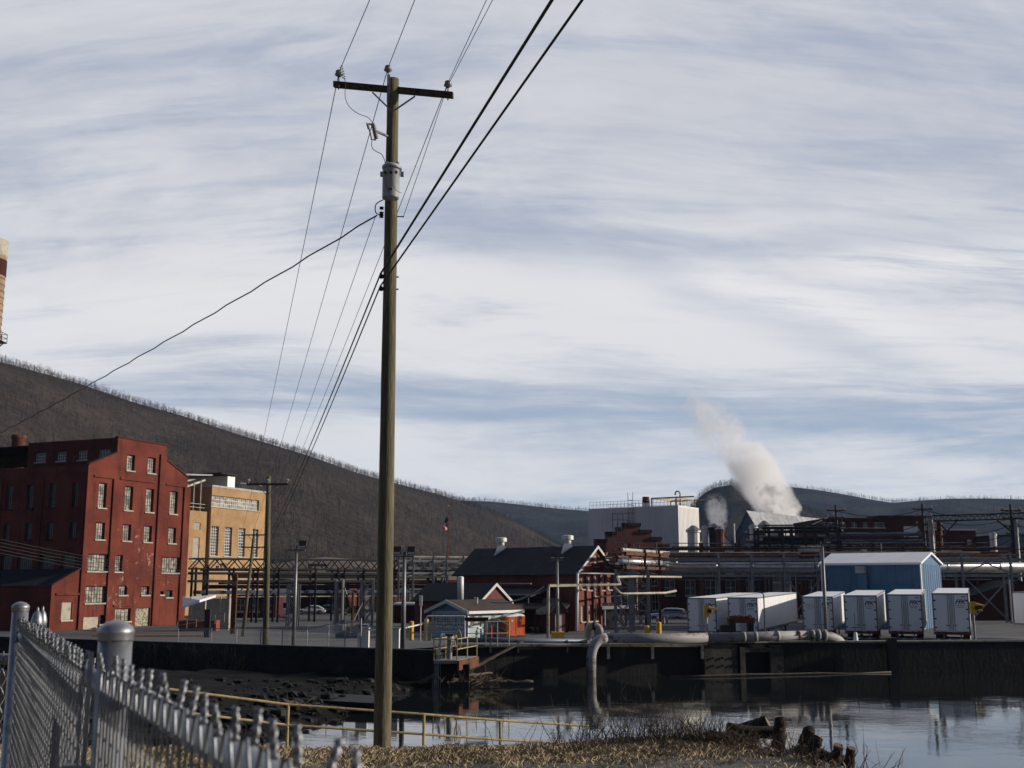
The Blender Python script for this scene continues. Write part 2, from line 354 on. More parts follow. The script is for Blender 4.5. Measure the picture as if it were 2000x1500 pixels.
# ================================================================== TERRAIN AND WATER
def grid(name, xs, ys, fz, m, kind='structure', smooth=True, label=None, cat=None):
    nx, ny = len(xs), len(ys)
    v = [(x, y, fz(x, y)) for y in ys for x in xs]
    f = [(j*nx+i, j*nx+i+1, (j+1)*nx+i+1, (j+1)*nx+i) for j in range(ny-1) for i in range(nx-1)]
    me = bpy.data.meshes.new(name); me.from_pydata(v, [], f); me.materials.append(m)
    if smooth: me.polygons.foreach_set('use_smooth', [True]*len(f))
    o = bpy.data.objects.new(name, me); COL.objects.link(o); o['kind'] = kind
    if label: o['label'] = label
    if cat: o['category'] = cat
    return o
def asphalt_mat():
    m = bpy.data.materials.new('worn_asphalt'); m.use_nodes = True; t = m.node_tree; t.nodes.clear(); q = NB(t)
    co = q.n('ShaderNodeTexCoord').outputs['Object']
    a = q.noise(co, .08, 5, .6); c2 = q.noise(co, 1.3, 6, .7); d = q.noise(q.n('ShaderNodeMapping', {0: co, 3: (.25, 1.2, 1)}).outputs[0], .5, 5, .6)
    c = q.mix(q.ramp(a, .35, .65), (.075, .078, .085), (.13, .13, .13))
    c = q.mix(q.m('MULTIPLY', q.ramp(c2, .5, .75), .5), c, (.045, .047, .052))
    c = q.mix(q.m('MULTIPLY', q.ramp(d, .55, .7), .5), c, (.19, .185, .175))
    p = q.n('ShaderNodeBsdfPrincipled', {'Base Color': c, 'Roughness': .9, 'Specular IOR Level': .2})
    t.links.new(q.n('ShaderNodeBump', {'Strength': .3, 'Distance': .03, 'Height': q.noise(co, 9, 4, .7)}).outputs[0], p.inputs['Normal'])
    q.n('ShaderNodeOutputMaterial', {0: p.outputs[0]}); return m
M['asph'] = asphalt_mat()
def water_mat():
    m = bpy.data.materials.new('river_water'); m.use_nodes = True; t = m.node_tree; t.nodes.clear(); q = NB(t)
    co = q.n('ShaderNodeTexCoord').outputs['Object']
    w1 = q.noise(q.n('ShaderNodeMapping', {0: co, 3: (.5, 1.0, 1)}).outputs[0], 1.6, 4, .6, .3)
    w2 = q.noise(co, .25, 2, .5)
    h = q.m('MULTIPLY', w1, q.m('ADD', .35, q.ramp(w2, .4, .65)))
    bn = q.n('ShaderNodeBump', {'Strength': .10, 'Distance': .05, 'Height': h}).outputs[0]
    p = q.n('ShaderNodeBsdfPrincipled', {'Base Color': (.010, .014, .014, 1), 'Roughness': .04, 'IOR': 1.6, 'Specular IOR Level': .9, 'Normal': bn})
    q.n('ShaderNodeOutputMaterial', {0: p.outputs[0]}); return m
M['water'] = water_mat()
grid('river', [-400, -60, -6, 10, 30, 60, 120, 500], [-300, -60, 10, 30, 50, 66, 90, 120], lambda x, y: 0.0, M['water'])
grid('riverbed', [-400, 500], [-300, 90], lambda x, y: -2.2, M['gravel'])

# river wall line (front face at the water): photo columns -> world
WT = 1.86
wl = [(-60, 5), (-40, 74), (-19.3, 62.5)]
def onwall(px, py, z): p = onz(px, py, z); return (p.x, p.y)
A0 = onwall(-500, 1228, WT); A1 = onwall(330, 1254, WT); A2 = onwall(852, 1270, WT)
B1 = (onwall(852, 1260.5, WT)); B2 = onwall(1150, 1257, WT); B3 = onwall(1500, 1252.5, WT); B4 = onwall(2000, 1250, WT)
B5 = (B4[0]+(B4[0]-B3[0])*2.2, B4[1]+(B4[1]-B3[1])*2.2)
WALL_PTS = [A0, A1, A2, B1, B2, B3, B4, B5]
def yard_edge(x):
    xs = [p[0] for p in WALL_PTS]; ys = [p[1] for p in WALL_PTS]
    return interp(x, xs, ys)
# the yard: one sheet that reaches from the wall to the hills and the horizon
def yz(x, y): return gz(x, y)
xs = sorted(set(list(range(-120, 121, 3))+list(range(-2000, -120, 160))+list(range(130, 2400, 160))))
ts = [0, .25, .6, 1.2, 2, 3, 4.5, 6, 8, 11, 14, 18, 22, 27, 33, 40, 48, 60, 80, 110, 150, 220, 350, 700, 1500, 3200]
v = []
for t in ts:
    for x in xs:
        y = yard_edge(x)+.45+t; v.append((x, y, gz(x, y)))
nx = len(xs); f = [(j*nx+i, j*nx+i+1, (j+1)*nx+i+1, (j+1)*nx+i) for j in range(len(ts)-1) for i in range(nx-1)]
me = bpy.data.meshes.new('yard'); me.from_pydata(v, [], f); me.materials.append(M['asph'])
yo = bpy.data.objects.new('yard_ground', me); COL.objects.link(yo); yo['kind'] = 'structure'

def wall_mesh(pts, z0, z1, th):
    mb = MB()
    for (a, c) in zip(pts[:-1], pts[1:]):
        a = Vector((a[0], a[1], 0)); c = Vector((c[0], c[1], 0)); d = (c-a).normalized(); n = Vector((-d.y, d.x, 0))
        k = max(1, int((c-a).length/4))
        for i in range(k):
            p = a+(c-a)*i/k; q_ = a+(c-a)*(i+1)/k-d*.02
            mb.par(p+Vector((0, 0, z0)), q_-p, n*th, (0, 0, z1-z0))
    return mb
w1 = thing('river_wall', 'dark shaded stone river wall below the road on the left, with pale concrete coping', 'wall', (A1[0], A1[1], 0))
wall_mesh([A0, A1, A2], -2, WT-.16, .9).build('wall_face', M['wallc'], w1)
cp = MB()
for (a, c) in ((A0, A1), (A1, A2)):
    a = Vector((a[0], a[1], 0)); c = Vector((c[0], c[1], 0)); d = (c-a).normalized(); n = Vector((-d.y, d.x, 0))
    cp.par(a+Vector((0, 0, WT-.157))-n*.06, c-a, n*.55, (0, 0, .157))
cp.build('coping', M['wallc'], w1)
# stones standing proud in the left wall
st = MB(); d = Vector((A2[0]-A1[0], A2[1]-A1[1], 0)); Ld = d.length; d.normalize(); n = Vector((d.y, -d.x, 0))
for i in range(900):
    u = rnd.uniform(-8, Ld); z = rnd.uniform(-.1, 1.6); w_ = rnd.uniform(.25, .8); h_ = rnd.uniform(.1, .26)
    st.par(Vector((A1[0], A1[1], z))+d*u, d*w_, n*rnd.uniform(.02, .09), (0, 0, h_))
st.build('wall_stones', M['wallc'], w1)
w2 = thing('flood_wall', 'black shaded concrete flood wall along the water below the trailers', 'wall', (B2[0], B2[1], 0))
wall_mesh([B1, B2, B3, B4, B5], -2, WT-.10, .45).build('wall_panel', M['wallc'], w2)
cp = MB()
for (a, c) in ((B1, B2), (B2, B3), (B3, B4), (B4, B5)):
    a = Vector((a[0], a[1], 0)); c = Vector((c[0], c[1], 0)); d = (c-a).normalized(); n = Vector((-d.y, d.x, 0))
    cp.par(a+Vector((0, 0, WT-.098))-n*.05, c-a-d*.01, n*.55, (0, 0, .098))
cp.build('coping', M['conc'], w2)
# buttress block with sluice opening under the big pipe
def wpt(px, z, off=0.0):
    """point on the right wall face seen in column px (off = toward the river)"""
    Z = 62.0
    for _ in range(30):
        x = ray(px, 1280)[0]*Z; Z = yard_edge(x)
    return Vector((ray(px, 1280)[0]*(Z-off), Z-off, z))
sl = thing('sluice_gate', 'stained concrete sluice block with square black opening in the flood wall', 'sluice', wpt(1460, 0))
def slab(mb, pxa, pxb, z0, z1, off, th):
    a = wpt(pxa, z0, off); c = wpt(pxb, z0, off); d = c-a; n = Vector((-d.y, d.x, 0)).normalized(); mb.par(a, d, n*th, (0, 0, z1-z0))
mb = MB(); slab(mb, 1376, 1440, -.5, 1.70, .5, .5); slab(mb, 1446, 1456, -.5, 1.55, .6, .6); slab(mb, 1504, 1530, -.5, 1.6, .45, .45); slab(mb, 1456, 1504, 1.25, 1.5, .55, .5)
mb.build('pier', M['concd'], sl)
mb = MB(); slab(mb, 1457, 1503, -.5, 1.24, .12, .1); mb.build('opening', M['dark_inside'], sl)
mb = MB()
for px in (1392, 1410, 1428, 1438):
    for z in (.5, .95): p = wpt(px, z, .52); MB().tube(p, p+Vector((0, -.06, 0)), .07, n=8).build('drain_hole', M['black'], sl)

# rubble shore left of the channel, footing slab
def shore(x, y):
    ex = interp(y, [26, 34, 42, 52, 60, 64], [-9.5, -8.2, -6.8, -4.6, -3.6, -2.5])
    h = -1.1+1.5*sst((ex+1.5-x)/4.5)+.25*sst((ex-x-6)/14)
    return h+.22*mnoise.noise(Vector((x*.6, y*.6, 0)))+.10*mnoise.noise(Vector((x*2.1, y*2.1, 3)))
M['mud'] = mat('shade_dark_mud', (.009, .008, .007), .7, 0, .4, 1, (.018, .017, .015), .36, .6, 6, spec=.04)  # mud painted near-black to carry the shade under the wall
M['shaderock'] = mat('shade_dark_rock', (.014, .014, .014), .55, 0, .5, .6, (.06, .06, .06), .33, .4, 6, spec=.08)  # rock colour darkened to stand for the same shade
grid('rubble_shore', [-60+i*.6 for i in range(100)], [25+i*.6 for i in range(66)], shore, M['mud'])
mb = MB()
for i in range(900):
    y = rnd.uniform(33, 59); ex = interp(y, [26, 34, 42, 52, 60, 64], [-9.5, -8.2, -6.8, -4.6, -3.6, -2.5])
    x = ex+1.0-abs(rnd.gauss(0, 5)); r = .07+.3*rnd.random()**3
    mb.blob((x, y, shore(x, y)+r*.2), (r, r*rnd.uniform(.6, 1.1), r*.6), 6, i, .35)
tag(mb.build('shore_stones', M['shaderock'], None), 'grey stones scattered along the shaded waterline beneath the wall', 'stones', kind='stuff')
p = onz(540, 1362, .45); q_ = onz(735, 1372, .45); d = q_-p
ft = MB(); ft.par((p.x, p.y, -1), (d.x, d.y, 0), (-.3, 3.2, 0), (0, 0, 1.42)); tag(ft.build('concrete_footing', M['shaderock'], None), 'low flat concrete footing lying at the base of the dark stone wall', 'concrete footing')

# near grassy bank
def crest(x): return interp(x, [-60, -12, -6, 0, 2.2, 3.6, 4.8, 5.6, 6.2, 6.7, 8, 14], [24, 22.8, 22.5, 22.7, 23.2, 22.3, 20.2, 18.0, 15.5, 11, 0, -30])
def bank(x, y):
    drop = interp(y, [-30, 0, 3, 8, 16, 24, 40], [1.7, 1.85, 1.95, 2.35, 2.75, 3.02, 3.1])
    cr = crest(x); over = y-cr
    z = H-drop+.05*mnoise.noise(Vector((x*.5, y*.5, 0)))+.03*mnoise.noise(Vector((x*1.7, y*1.7, 0)))
    z += .10*sst((x-.5)/2.5)*sst((y-17)/3)
    if over > -1.6: z -= 3.6*sst((over+1.6)/4.6)+max(0, over-3)*.4
    return max(z, -1.5)
def grass_mat():
    m = bpy.data.materials.new('winter_turf'); m.use_nodes = True; t = m.node_tree; t.nodes.clear(); q = NB(t)
    co = q.n('ShaderNodeTexCoord').outputs['Object']
    a = q.noise(co, .8, 6, .65); c2 = q.noise(co, 14, 5, .7); e = q.noise(co, .35, 4, .6)
    c = q.mix(q.ramp(a, .38, .62), (.13, .105, .066), (.27, .22, .14))
    c = q.mix(q.m('MULTIPLY', q.ramp(e, .50, .66), .6), c, (.075, .080, .030))
    c = q.mix(q.m('MULTIPLY', q.ramp(c2, .5, .75), .6), c, (.045, .034, .022))
    p = q.n('ShaderNodeBsdfPrincipled', {'Base Color': c, 'Roughness': .95, 'Specular IOR Level': .1})
    t.links.new(q.n('ShaderNodeBump', {'Strength': .8, 'Distance': .05, 'Height': c2}).outputs[0], p.inputs['Normal'])
    q.n('ShaderNodeOutputMaterial', {0: p.outputs[0]}); return m
M['turf'] = grass_mat()
grid('river_bank', [-45+i*.5 for i in range(120)], [-20+i*.5 for i in range(102)], bank, M['turf'])
# gravel path at the bottom of the picture
grid('gravel_path', [-30+i*.5 for i in range(70)], [8+i*.5 for i in range(24)],
     lambda x, y: bank(x, y)+.03-.16*sst((y-18.6-.5*mnoise.noise(Vector((x*.7, y*.7, 5)))-.09*x)/1.0), M['gravel'])
def blades(name, pts, hfun, m, per=1):
    vs = []; fs = []
    for (x, y) in pts:
        z = hfun(x, y); h = rnd.uniform(.02, .12)*(1+.8*mnoise.noise(Vector((x*1.3, y*1.3, 9)))); an = rnd.uniform(0, 6.28); w_ = rnd.uniform(.004, .010)
        dx, dy = cos(an)*w_, sin(an)*w_; lx, ly = rnd.gauss(0, .075), rnd.gauss(0, .075); o = len(vs)
        vs += [(x-dx, y-dy, z-.02), (x+dx, y+dy, z-.02), (x+lx*.5, y+ly*.5, z+h*.7), (x+lx, y+ly, z+h)]
        fs += [(o, o+1, o+2), (o, o+2, o+3)]
    me = bpy.data.meshes.new(name); me.from_pydata(vs, [], fs); me.materials.append(m)
    o = bpy.data.objects.new(name, me); COL.objects.link(o); return o
M['straw'] = mat('dry_grass_blades', (.34, .275, .18), .9, 0, .4, 1.1, (.11, .10, .05), .40)
pts = []
while len(pts) < 60000:
    y = rnd.uniform(15, 25.5); x = rnd.uniform(-10, 7)
    if y > crest(x)+2.6: continue
    if y < 18.6+.09*x+rnd.gauss(0, .4) and rnd.random() < .85: continue
    if rnd.random() < .4*max(0, mnoise.noise(Vector((x*.8, y*.8, 2)))): continue
    pts.append((x, y))
tag(blades('grass', pts, bank, M['straw']), 'short straw coloured winter grass on the near river bank', 'grass', kind='stuff')

# ================================================================== HILLS
def hill_mat(name, base, lit, k2=.45):
    m = bpy.data.materials.new(name); m.use_nodes = True; t = m.node_tree; t.nodes.clear(); q = NB(t)
    co = q.n('ShaderNodeTexCoord').outputs['Object']
    a = q.noise(co, .012, 7, .6); c2 = q.noise(co, .12, 6, .75)
    c = q.mix(q.ramp(a, .4, .62), base, lit); c = q.mix(q.m('MULTIPLY', q.ramp(c2, .42, .66), .65), c, tuple(k*k2 for k in base))
    p = q.n('ShaderNodeBsdfPrincipled', {'Base Color': c, 'Roughness': 1.0, 'Specular IOR Level': .0})
    t.links.new(q.n('ShaderNodeBump', {'Strength': .9, 'Distance': 6.0, 'Height': c2}).outputs[0], p.inputs['Normal'])
    q.n('ShaderNodeOutputMaterial', {0: p.outputs[0]}); return m
M['hillA'] = hill_mat('leaf_litter', (.060, .049, .042), (.090, .071, .056))
M['hillB'] = hill_mat('far_wooded_slope', (.036, .035, .036), (.066, .058, .052), .3)
M['twig'] = mat('bare_tree_grey', (.088, .071, .060), 1.0, 0, .5, .006, (.050, .042, .039), .5, spec=0)
def hill(name, ridge, Zr, Zf, m, ntree, treeh, label, seed, rough=1.0, foot_h=.2, prof=1.15):
    """ridge: [(px,py)] silhouette; Zr/Zf: [(px,Z)] distance of ridge and of foot"""
    px0, px1 = ridge[0][0], ridge[-1][0]; K = 110; J = 34
    xs_ = [px0+(px1-px0)*i/K for i in range(K+1)]
    def pos(px, t):
        Zb = interp(px, *zip(*Zr)); Za = interp(px, *zip(*Zf)); top = at(px, interp(px, *zip(*ridge)), Zb)
        top.z -= treeh*.75
        Z = Za+(Zb-Za)*t; x = ray(px, 1000)[0]*Z
        if t <= 1:
            s_ = t**prof; s_ = .75*s_+.25*sst(t); z = foot_h+(top.z-foot_h)*s_
        else: z = top.z-(Z-Zb)*.45
        k = (top.z)*.055*rough*min(1, max(0, 4*t*(1-t)*1.1))
        z += k*(mnoise.noise(Vector((x*.0045, Z*.0022, seed)))*2.6+mnoise.noise(Vector((x*.016, Z*.007, seed)))*.7)
        return Vector((x, Z, z))
    v = []; tsj = [j/(J-5) for j in range(J+1)]
    for t in tsj: v += [tuple(pos(px, t)) for px in xs_]
    nx = K+1; f = [(j*nx+i, j*nx+i+1, (j+1)*nx+i+1, (j+1)*nx+i) for j in range(J) for i in range(K)]
    me = bpy.data.meshes.new(name); me.from_pydata(v, [], f); me.materials.append(m); me.polygons.foreach_set('use_smooth', [True]*len(f))
    o = bpy.data.objects.new('hill', me); COL.objects.link(o); o['kind'] = 'structure'
    r = random.Random(seed); vs = []; fs = []
    for k in range(ntree):
        ridge_t = r.random() < (.26 if seed == 3 else .28)
        px = r.uniform(px0, px1); t = 1.0+r.uniform(-.075, .004) if ridge_t else 1-r.random()**.8*.93
        if foot_h == .2 and t < .16 and px > 540: continue
        p = pos(px, t); h = treeh*r.uniform(.5, 1.15); wv = h*(.013 if ridge_t else .020)
        a = r.uniform(0, 3.14); lean = r.gauss(0, .04)*h; top_ = p+Vector((lean, 0, h*.62))
        def sliver(p0, p1, w_):
            o_ = len(vs); d_ = Vector((cos(a), sin(a), 0))*w_
            vs.extend([tuple(p0-d_), tuple(p0+d_), tuple(p1)]); fs.append((o_, o_+1, o_+2))
        sliver(p-Vector((0, 0, 1)), p+Vector((lean, 0, h*.95)), wv)
        for i in range(17 if ridge_t else 11):
            s_ = r.uniform(.15, .92); b0 = p+Vector((lean*s_, 0, h*s_)); an = r.uniform(0, 6.28); ln = h*r.uniform(.16, .36)*(1.15-s_*.5)
            a = r.uniform(0, 3.14)
            b1 = b0+Vector((cos(an)*ln*.75, sin(an)*ln*.75, ln*r.uniform(.35, .9))); sliver(b0, b1, wv*.75)
            mid = b0.lerp(b1, .5); an += r.uniform(-1, 1)
            sliver(mid, mid+Vector((cos(an)*ln*.5, sin(an)*ln*.5, ln*.55)), wv*.6)
    me = bpy.data.meshes.new('bare_woodland'); me.from_pydata(vs, [], fs); me.materials.append(M['twig'])
    w_ = bpy.data.objects.new('bare_woodland', me); COL.objects.link(w_); tag(w_, label, 'woodland', kind='stuff')
    return pos
posA = hill('hill_left', [(-700, 560), (-300, 625), (0, 700), (130, 735), (250, 775), (350, 802), (450, 835), (600, 880), (700, 915), (780, 937), (860, 957), (950, 988), (1010, 1012), (1080, 1050), (1130, 1080), (1180, 1120)],
     [(-700, 700), (0, 900), (600, 1150), (1180, 1500)], [(-700, 300), (0, 320), (600, 420), (1180, 800)], M['hillA'], 21000, 7, 'grey brown bare woodland covering the long hillside behind the brick mill', 3)
hill('hill_far', [(760, 990), (820, 975), (890, 971), (960, 973), (1080, 986), (1150, 992), (1250, 1000), (1420, 1015), (1500, 1050)],
     [(760, 2600), (1500, 2600)], [(760, 1500), (1500, 1500)], M['hillB'], 6000, 10, 'hazy bare woodland on the distant hill between the long slope and the pale siding building', 5, .9)
hill('hill_hump', [(1290, 1110), (1330, 1010), (1352, 980), (1370, 958), (1395, 943), (1430, 937), (1470, 947), (1550, 978), (1640, 1010), (1760, 1060), (1850, 1110)],
     [(1290, 1350), (1850, 1350)], [(1290, 800), (1850, 800)], M['hillB'], 6500, 8, 'dark bare woodland on the round knoll behind the steam', 8, 1.2)
hill('hill_right', [(1380, 1000), (1440, 945), (1530, 943), (1600, 951), (1660, 961), (1700, 969), (1745, 976), (1790, 972), (1850, 968), (1930, 967), (2000, 969), (2200, 975), (2700, 985)],
     [(1380, 2500), (2700, 2300)], [(1380, 1300), (2700, 1100)], M['hillB'], 9000, 9, 'blue grey bare woodland along the long low ridge on the right', 11, .8)
# sunlit bare knoll at the foot of the left hill
def knoll(x, y):
    c = at(640, 1100, 340); dx = (x-c.x)/46; dy = (y-340)/60
    return -1+13.5*math.exp(-(dx*dx+dy*dy)*.8)+3.0*mnoise.noise(Vector((x*.05, y*.05, 1)))
c = at(640, 1100, 340)
M['knoll'] = mat('dry_slope_grass', (.095, .070, .048), 1, 0, .35, .06, (.05, .04, .032), .4, .5, 1)
grid('slope', [c.x-130+i*5 for i in range(53)], [240+i*8 for i in range(26)], knoll, M['knoll'])
# ================================================================== LEFT RED MILL
c1 = crop(0, 820, .3)
O = gp(95, 1233); F = Fr(O, 22.4)
def U(px, py): return F.uz(px, py)[0]
def Zp(px, py): return F.uz(px, py)[1]
def cr1(x0, y0, x1, y1, fr=None): return (fr or F).rect(*c1(x0, y0), *c1(x1, y1))
rm = thing('brick_mill', 'tall red painted brick mill with stepped clerestory roof and peeling paint at far left', 'mill building', O)
zg = O.z-.3
def pz(px, py): return F.uz(px, py)
u0, zl = pz(100, 1144); u1, zl2 = pz(163, 1110)
uc, ze = pz(173, 907); ue1, zs1 = pz(229, 884); _, zt1 = pz(229, 855.5); ue2, zt2 = pz(326, 869.5); _, zs2 = pz(326, 899.5); uR, zR = pz(367, 934)
u1 = pz(160, 1111)[0]; zt1 = zt2 = (zt1+zt2)/2
zs1 = (zs1+zs2)/2; zs2 = zs1; ze = zR = (ze+zR)/2
prof = [(0, zl), (u1, zl2), (u1+.001, ze), (ue1, zs1), (ue1+.001, zt1), (ue2, zt2), (ue2+.001, zs2), (uR, zR)]
specs = [  # crop px rect, nx, nz, kind
 ((825, 227, 877, 330), 4, 5, 'w'), ((960, 245, 1013, 347), 4, 5, 'w'),
 ((640, 410, 693, 572), 4, 7, 'w'), ((810, 432, 865, 588), 4, 7, 'w'), ((948, 448, 1000, 600), 4, 7, 'w'), ((1105, 465, 1155, 612), 4, 7, 'w'),
 ((622, 668, 682, 778), 4, 5, 'w'), ((798, 680, 853, 787), 4, 5, 'w'), ((935, 690, 988, 795), 4, 5, 'w'), ((1095, 702, 1145, 803), 4, 5, 'w'),
 ((570, 873, 708, 985), 8, 4, 'w'), ((748, 880, 798, 988), 4, 4, 'w'), ((1052, 893, 1170, 995), 8, 4, 'w'),
 ((555, 1082, 698, 1192), 8, 4, 'w'), ((773, 1080, 828, 1140), 4, 3, 'w'), ((920, 1083, 972, 1140), 4, 3, 'w'), ((1042, 1115, 1065, 1138), 1, 1, 'd'), ((1080, 1110, 1122, 1155), 2, 2, 'd'),
 ((400, 1187, 468, 1303), 1, 1, 'b'), ((542, 1282, 645, 1366), 1, 1, 'b'), ((650, 1270, 688, 1330), 1, 2, 'd'), ((748, 1228, 850, 1312), 4, 3, 'w'), ((880, 1225, 975, 1376), 1, 1, 'r')]
rects = [cr1(*s_[0]) for s_ in specs]
rects = [(a, c_, max(q_, zg+.35), t) for a, c_, q_, t in rects]
BK = 52.0
mb = MB(); wall(mb, F, zg, prof, rects, .35)
n = -F.n
def back(mbx, pu, pz0, pu2, pz2, L_=BK):  # side plane going back from (u,z) edge
    mbx.quad(F.P(pu, pz0), F.P(pu2, pz2), F.P(pu2, pz2, -L_), F.P(pu, pz0, -L_))
back(mb, 0, zg, 0, zl); back(mb, uR, zg, uR, zR); back(mb, ue2, zs2, ue2, zt2)
mb.quad(*[F.P(u, z, -BK) for u, z in [(0, zg)]+prof+[(uR, zg)]])
mb.build('wall', M['red'], rm)
# corner edges proud, pilasters, corbel bands, parapet caps
mb = MB()
for xa, xb, yt, yb in ((528, 548, 345, 1372), (703, 742, 385, 1372), (1004, 1044, 225, 1372), (1172, 1212, 440, 1372)):
    xm, ym = (xa+xb)/2, (yt+yb)/2
    a = U(*c1(xa, 900)); c_ = U(*c1(xb, 900)); t = Zp(*c1(xm+15, yt)); MB().par(F.P(a, zg, .003), F.u*(c_-a), F.n*.22, (0, 0, t-zg)).build('pilaster', M['red'], rm)
mb = MB()
for xa, xb, y in ((610, 745, 378), (780, 1003, 400), (1078, 1195, 432), (360, 520, 1141), (735, 850, 1215)):
    a = U(*c1(xa, y)); c_ = U(*c1(xb, y)); z = Zp(*c1((xa+xb)/2, y)); MB().par(F.P(a, z, .003), F.u*(c_-a), F.n*.16, (0, 0, .22)).build('corbel', M['red'], rm)
mb = MB()
def cap(mbx, a, za, c_, zc, th=.16, w_=.5): mbx.prism([F.P(a, za+.003, .12), F.P(c_, zc+.003, .12), F.P(c_, zc+th, .12), F.P(a, za+th, .12)], n*w_)
for q4 in ((0, zl, u1, zl2), (u1+.02, ze, ue1, zs1), (ue1-.1, zt1, ue2+.1, zt2), (ue2+.02, zs2, uR+.1, zR)):
    mb = MB(); cap(mb, *q4); mb.build('parapet_cap', M['redd'], rm)
mb = MB()   # roofs
def roof(mbx, a, za, c_, zc, lo=.35): mbx.prism([F.P(a, za-lo, -.4), F.P(c_, zc-lo, -.4), F.P(c_, zc-lo+.12, -.4), F.P(a, za-lo+.12, -.4)], n*(BK-.5))
roof(mb, 0.0, zl, u1, zl2, .2); roof(mb, u1+.01, ze-.9, ue1-.02, zs1-1.2, .15); roof(mb, ue1+.02, zt1, ue2-.02, zt2, .4); roof(mb, ue2+.02, zs2, uR-.02, zR, .2)
mb.build('roof', M['roof'], rm)
for s_, r in zip(specs, rects):
    if s_[3] in 'wd':
        window(rm, F, r, s_[1], s_[2], M['mull'], M['pane' if s_[3] == 'w' else 'paned'], .35, M['stone'], .045)
    elif s_[3] == 'b':
        mb = MB(); mb.par(F.P(r[0], r[2], -.18), F.u*(r[1]-r[0]), F.n*.06, (0, 0, r[3]-r[2])); mb.build('window_board', M['board'], rm)
        mb = MB(); mb.par(F.P(r[0]-.12, r[2]-.16, -.05), F.u*(r[1]-r[0]+.24), F.n*.2, (0, 0, .155)); mb.build('sill', M['stone'], rm)
    else:
        mb = MB(); a, c_, q_, t = r
        for i in range(14): mb.par(F.P(a, q_+(t-q_)*i/14, -.28), F.u*(c_-a), F.n*(.05+.02*(i % 2)), (0, 0, (t-q_)/14-.004))
        mb.build('loading_door', mat('graffiti_stained_door', (.30, .28, .22), .8, 0, .4, 2.5, (.05, .045, .04), .46), rm, label='stained loading door at street level')
# shaded side: upper wall from the corner (u1) going back-left, clerestory side
G = Fr(F.P(u1, 0), 22.4-90); G.n = Vector((-G.u.y, G.u.x, 0)); G.n = Vector((-F.u.x, -F.u.y, 0))
def gr(x0, y0, x1, y1):
    r = cr1(x0, y0, x1, y1, G); return r
srow = [((468, 405, 510, 568), 4, 7), ((318, 415, 360, 572), 4, 7), ((172, 425, 215, 580), 4, 7), ((35, 435, 80, 588), 4, 7),
        ((450, 662, 497, 775), 4, 5), ((300, 668, 345, 775), 4, 5), ((160, 672, 205, 780), 4, 5), ((20, 680, 60, 780), 4, 5),
        ((395, 880, 520, 985), 8, 4), ((245, 880, 352, 985), 8, 4), ((108, 878, 215, 985), 8, 4), ((0, 876, 78, 985), 6, 4)]
sr = [gr(*s_[0]) for s_ in srow]
zrow = []
for k in range(3):
    g_ = sr[k*4:k*4+4]; q_ = sum(r[2] for r in g_[:3])/3; t = sum(r[3] for r in g_[:3])/3
    zrow += [(r[0], r[1], q_, t) for r in g_]
ext = []
for k in range(3):
    a, c_, q_, t = zrow[k*4+3]; a0 = zrow[k*4+2][0]; st_ = a-a0
    for i in range(1, 3):
        if c_+st_*i < BK-1: ext.append((a+st_*i, c_+st_*i, q_, t))
mb = MB(); wall(mb, G, zl2-.5, [(0, ze), (BK, ze)], zrow+ext, .3)
Gc = Fr(F.P(ue1, 0), 22.4-90); Gc.n = Vector((-F.u.x, -F.u.y, 0))
cl = [gr2 for gr2 in [cr1(645, 185, 720, 250, Gc), cr1(510, 200, 570, 262, Gc), cr1(372, 212, 432, 268, Gc), cr1(232, 225, 300, 280, Gc)]]
q_ = sum(r[2] for r in cl)/4; t = sum(r[3] for r in cl)/4; cl = [(r[0], r[1], max(q_, zs1-1.0), t) for r in cl]
cl_end = Gc.uz(*c1(180, 220))[0]
wall(mb, Gc, zs1-2, [(0, zt1), (cl_end, zt1)], cl, .2)
mb.build('side_wall', M['red'], rm)
for r, s_ in zip(zrow+ext, srow+[((0,), 4, 5)]*9): window(rm, G, r, s_[1], s_[2], M['mull'], M['paned'], .3, M['redd'], .045)
for r in cl: window(rm, Gc, r, 4, 3, M['mullw'], M['paned'], .2, M['stone'], .05)
mb = MB()
for i in range(8):
    u = 1.0+i*6.3; MB().par(G.P(u-.9, zl2, .003), G.u*.8, G.n*.2, (0, 0, ze-zl2-1.2)).build('side_pilaster', M['red'], rm)
# low windows / pipe on the wing side
# rusty stack behind the mill
P = at(33, 905, 165); zt = hz(Vector((0, 165, 0)), 850)
mb = MB(); mb.lathe((P.x, 165, 0), [(1.15, 0), (.95, zt-.6), (1.05, zt-.5), (1.05, zt), (.8, zt)], 20)
tag(mb.build('smokestack', M['rust'], None, True), 'short rust brown metal smokestack rising behind the roof of the red mill', 'smokestack')
# building behind at the far left (pale parapet)
p0 = at(-60, 905, 185); zt = hz(Vector((0, 185, 0)), 900)
mb = MB(); mb.box((p0.x-6, 190, zt/2), (38, 16, zt)); o = mb.build('wall', M['bricks'], None)
bb = thing('brick_building', 'pale topped brick building partly seen behind the mill roof at far left', 'building', (p0.x-6, 190, 0)); bpy.data.objects.remove(o)
mb.build('wall', M['bricks'], bb); mb = MB(); mb.box((p0.x-6, 190, zt+.16), (38.6, 16.6, .3)); mb.build('parapet_cap', M['stone'], bb)
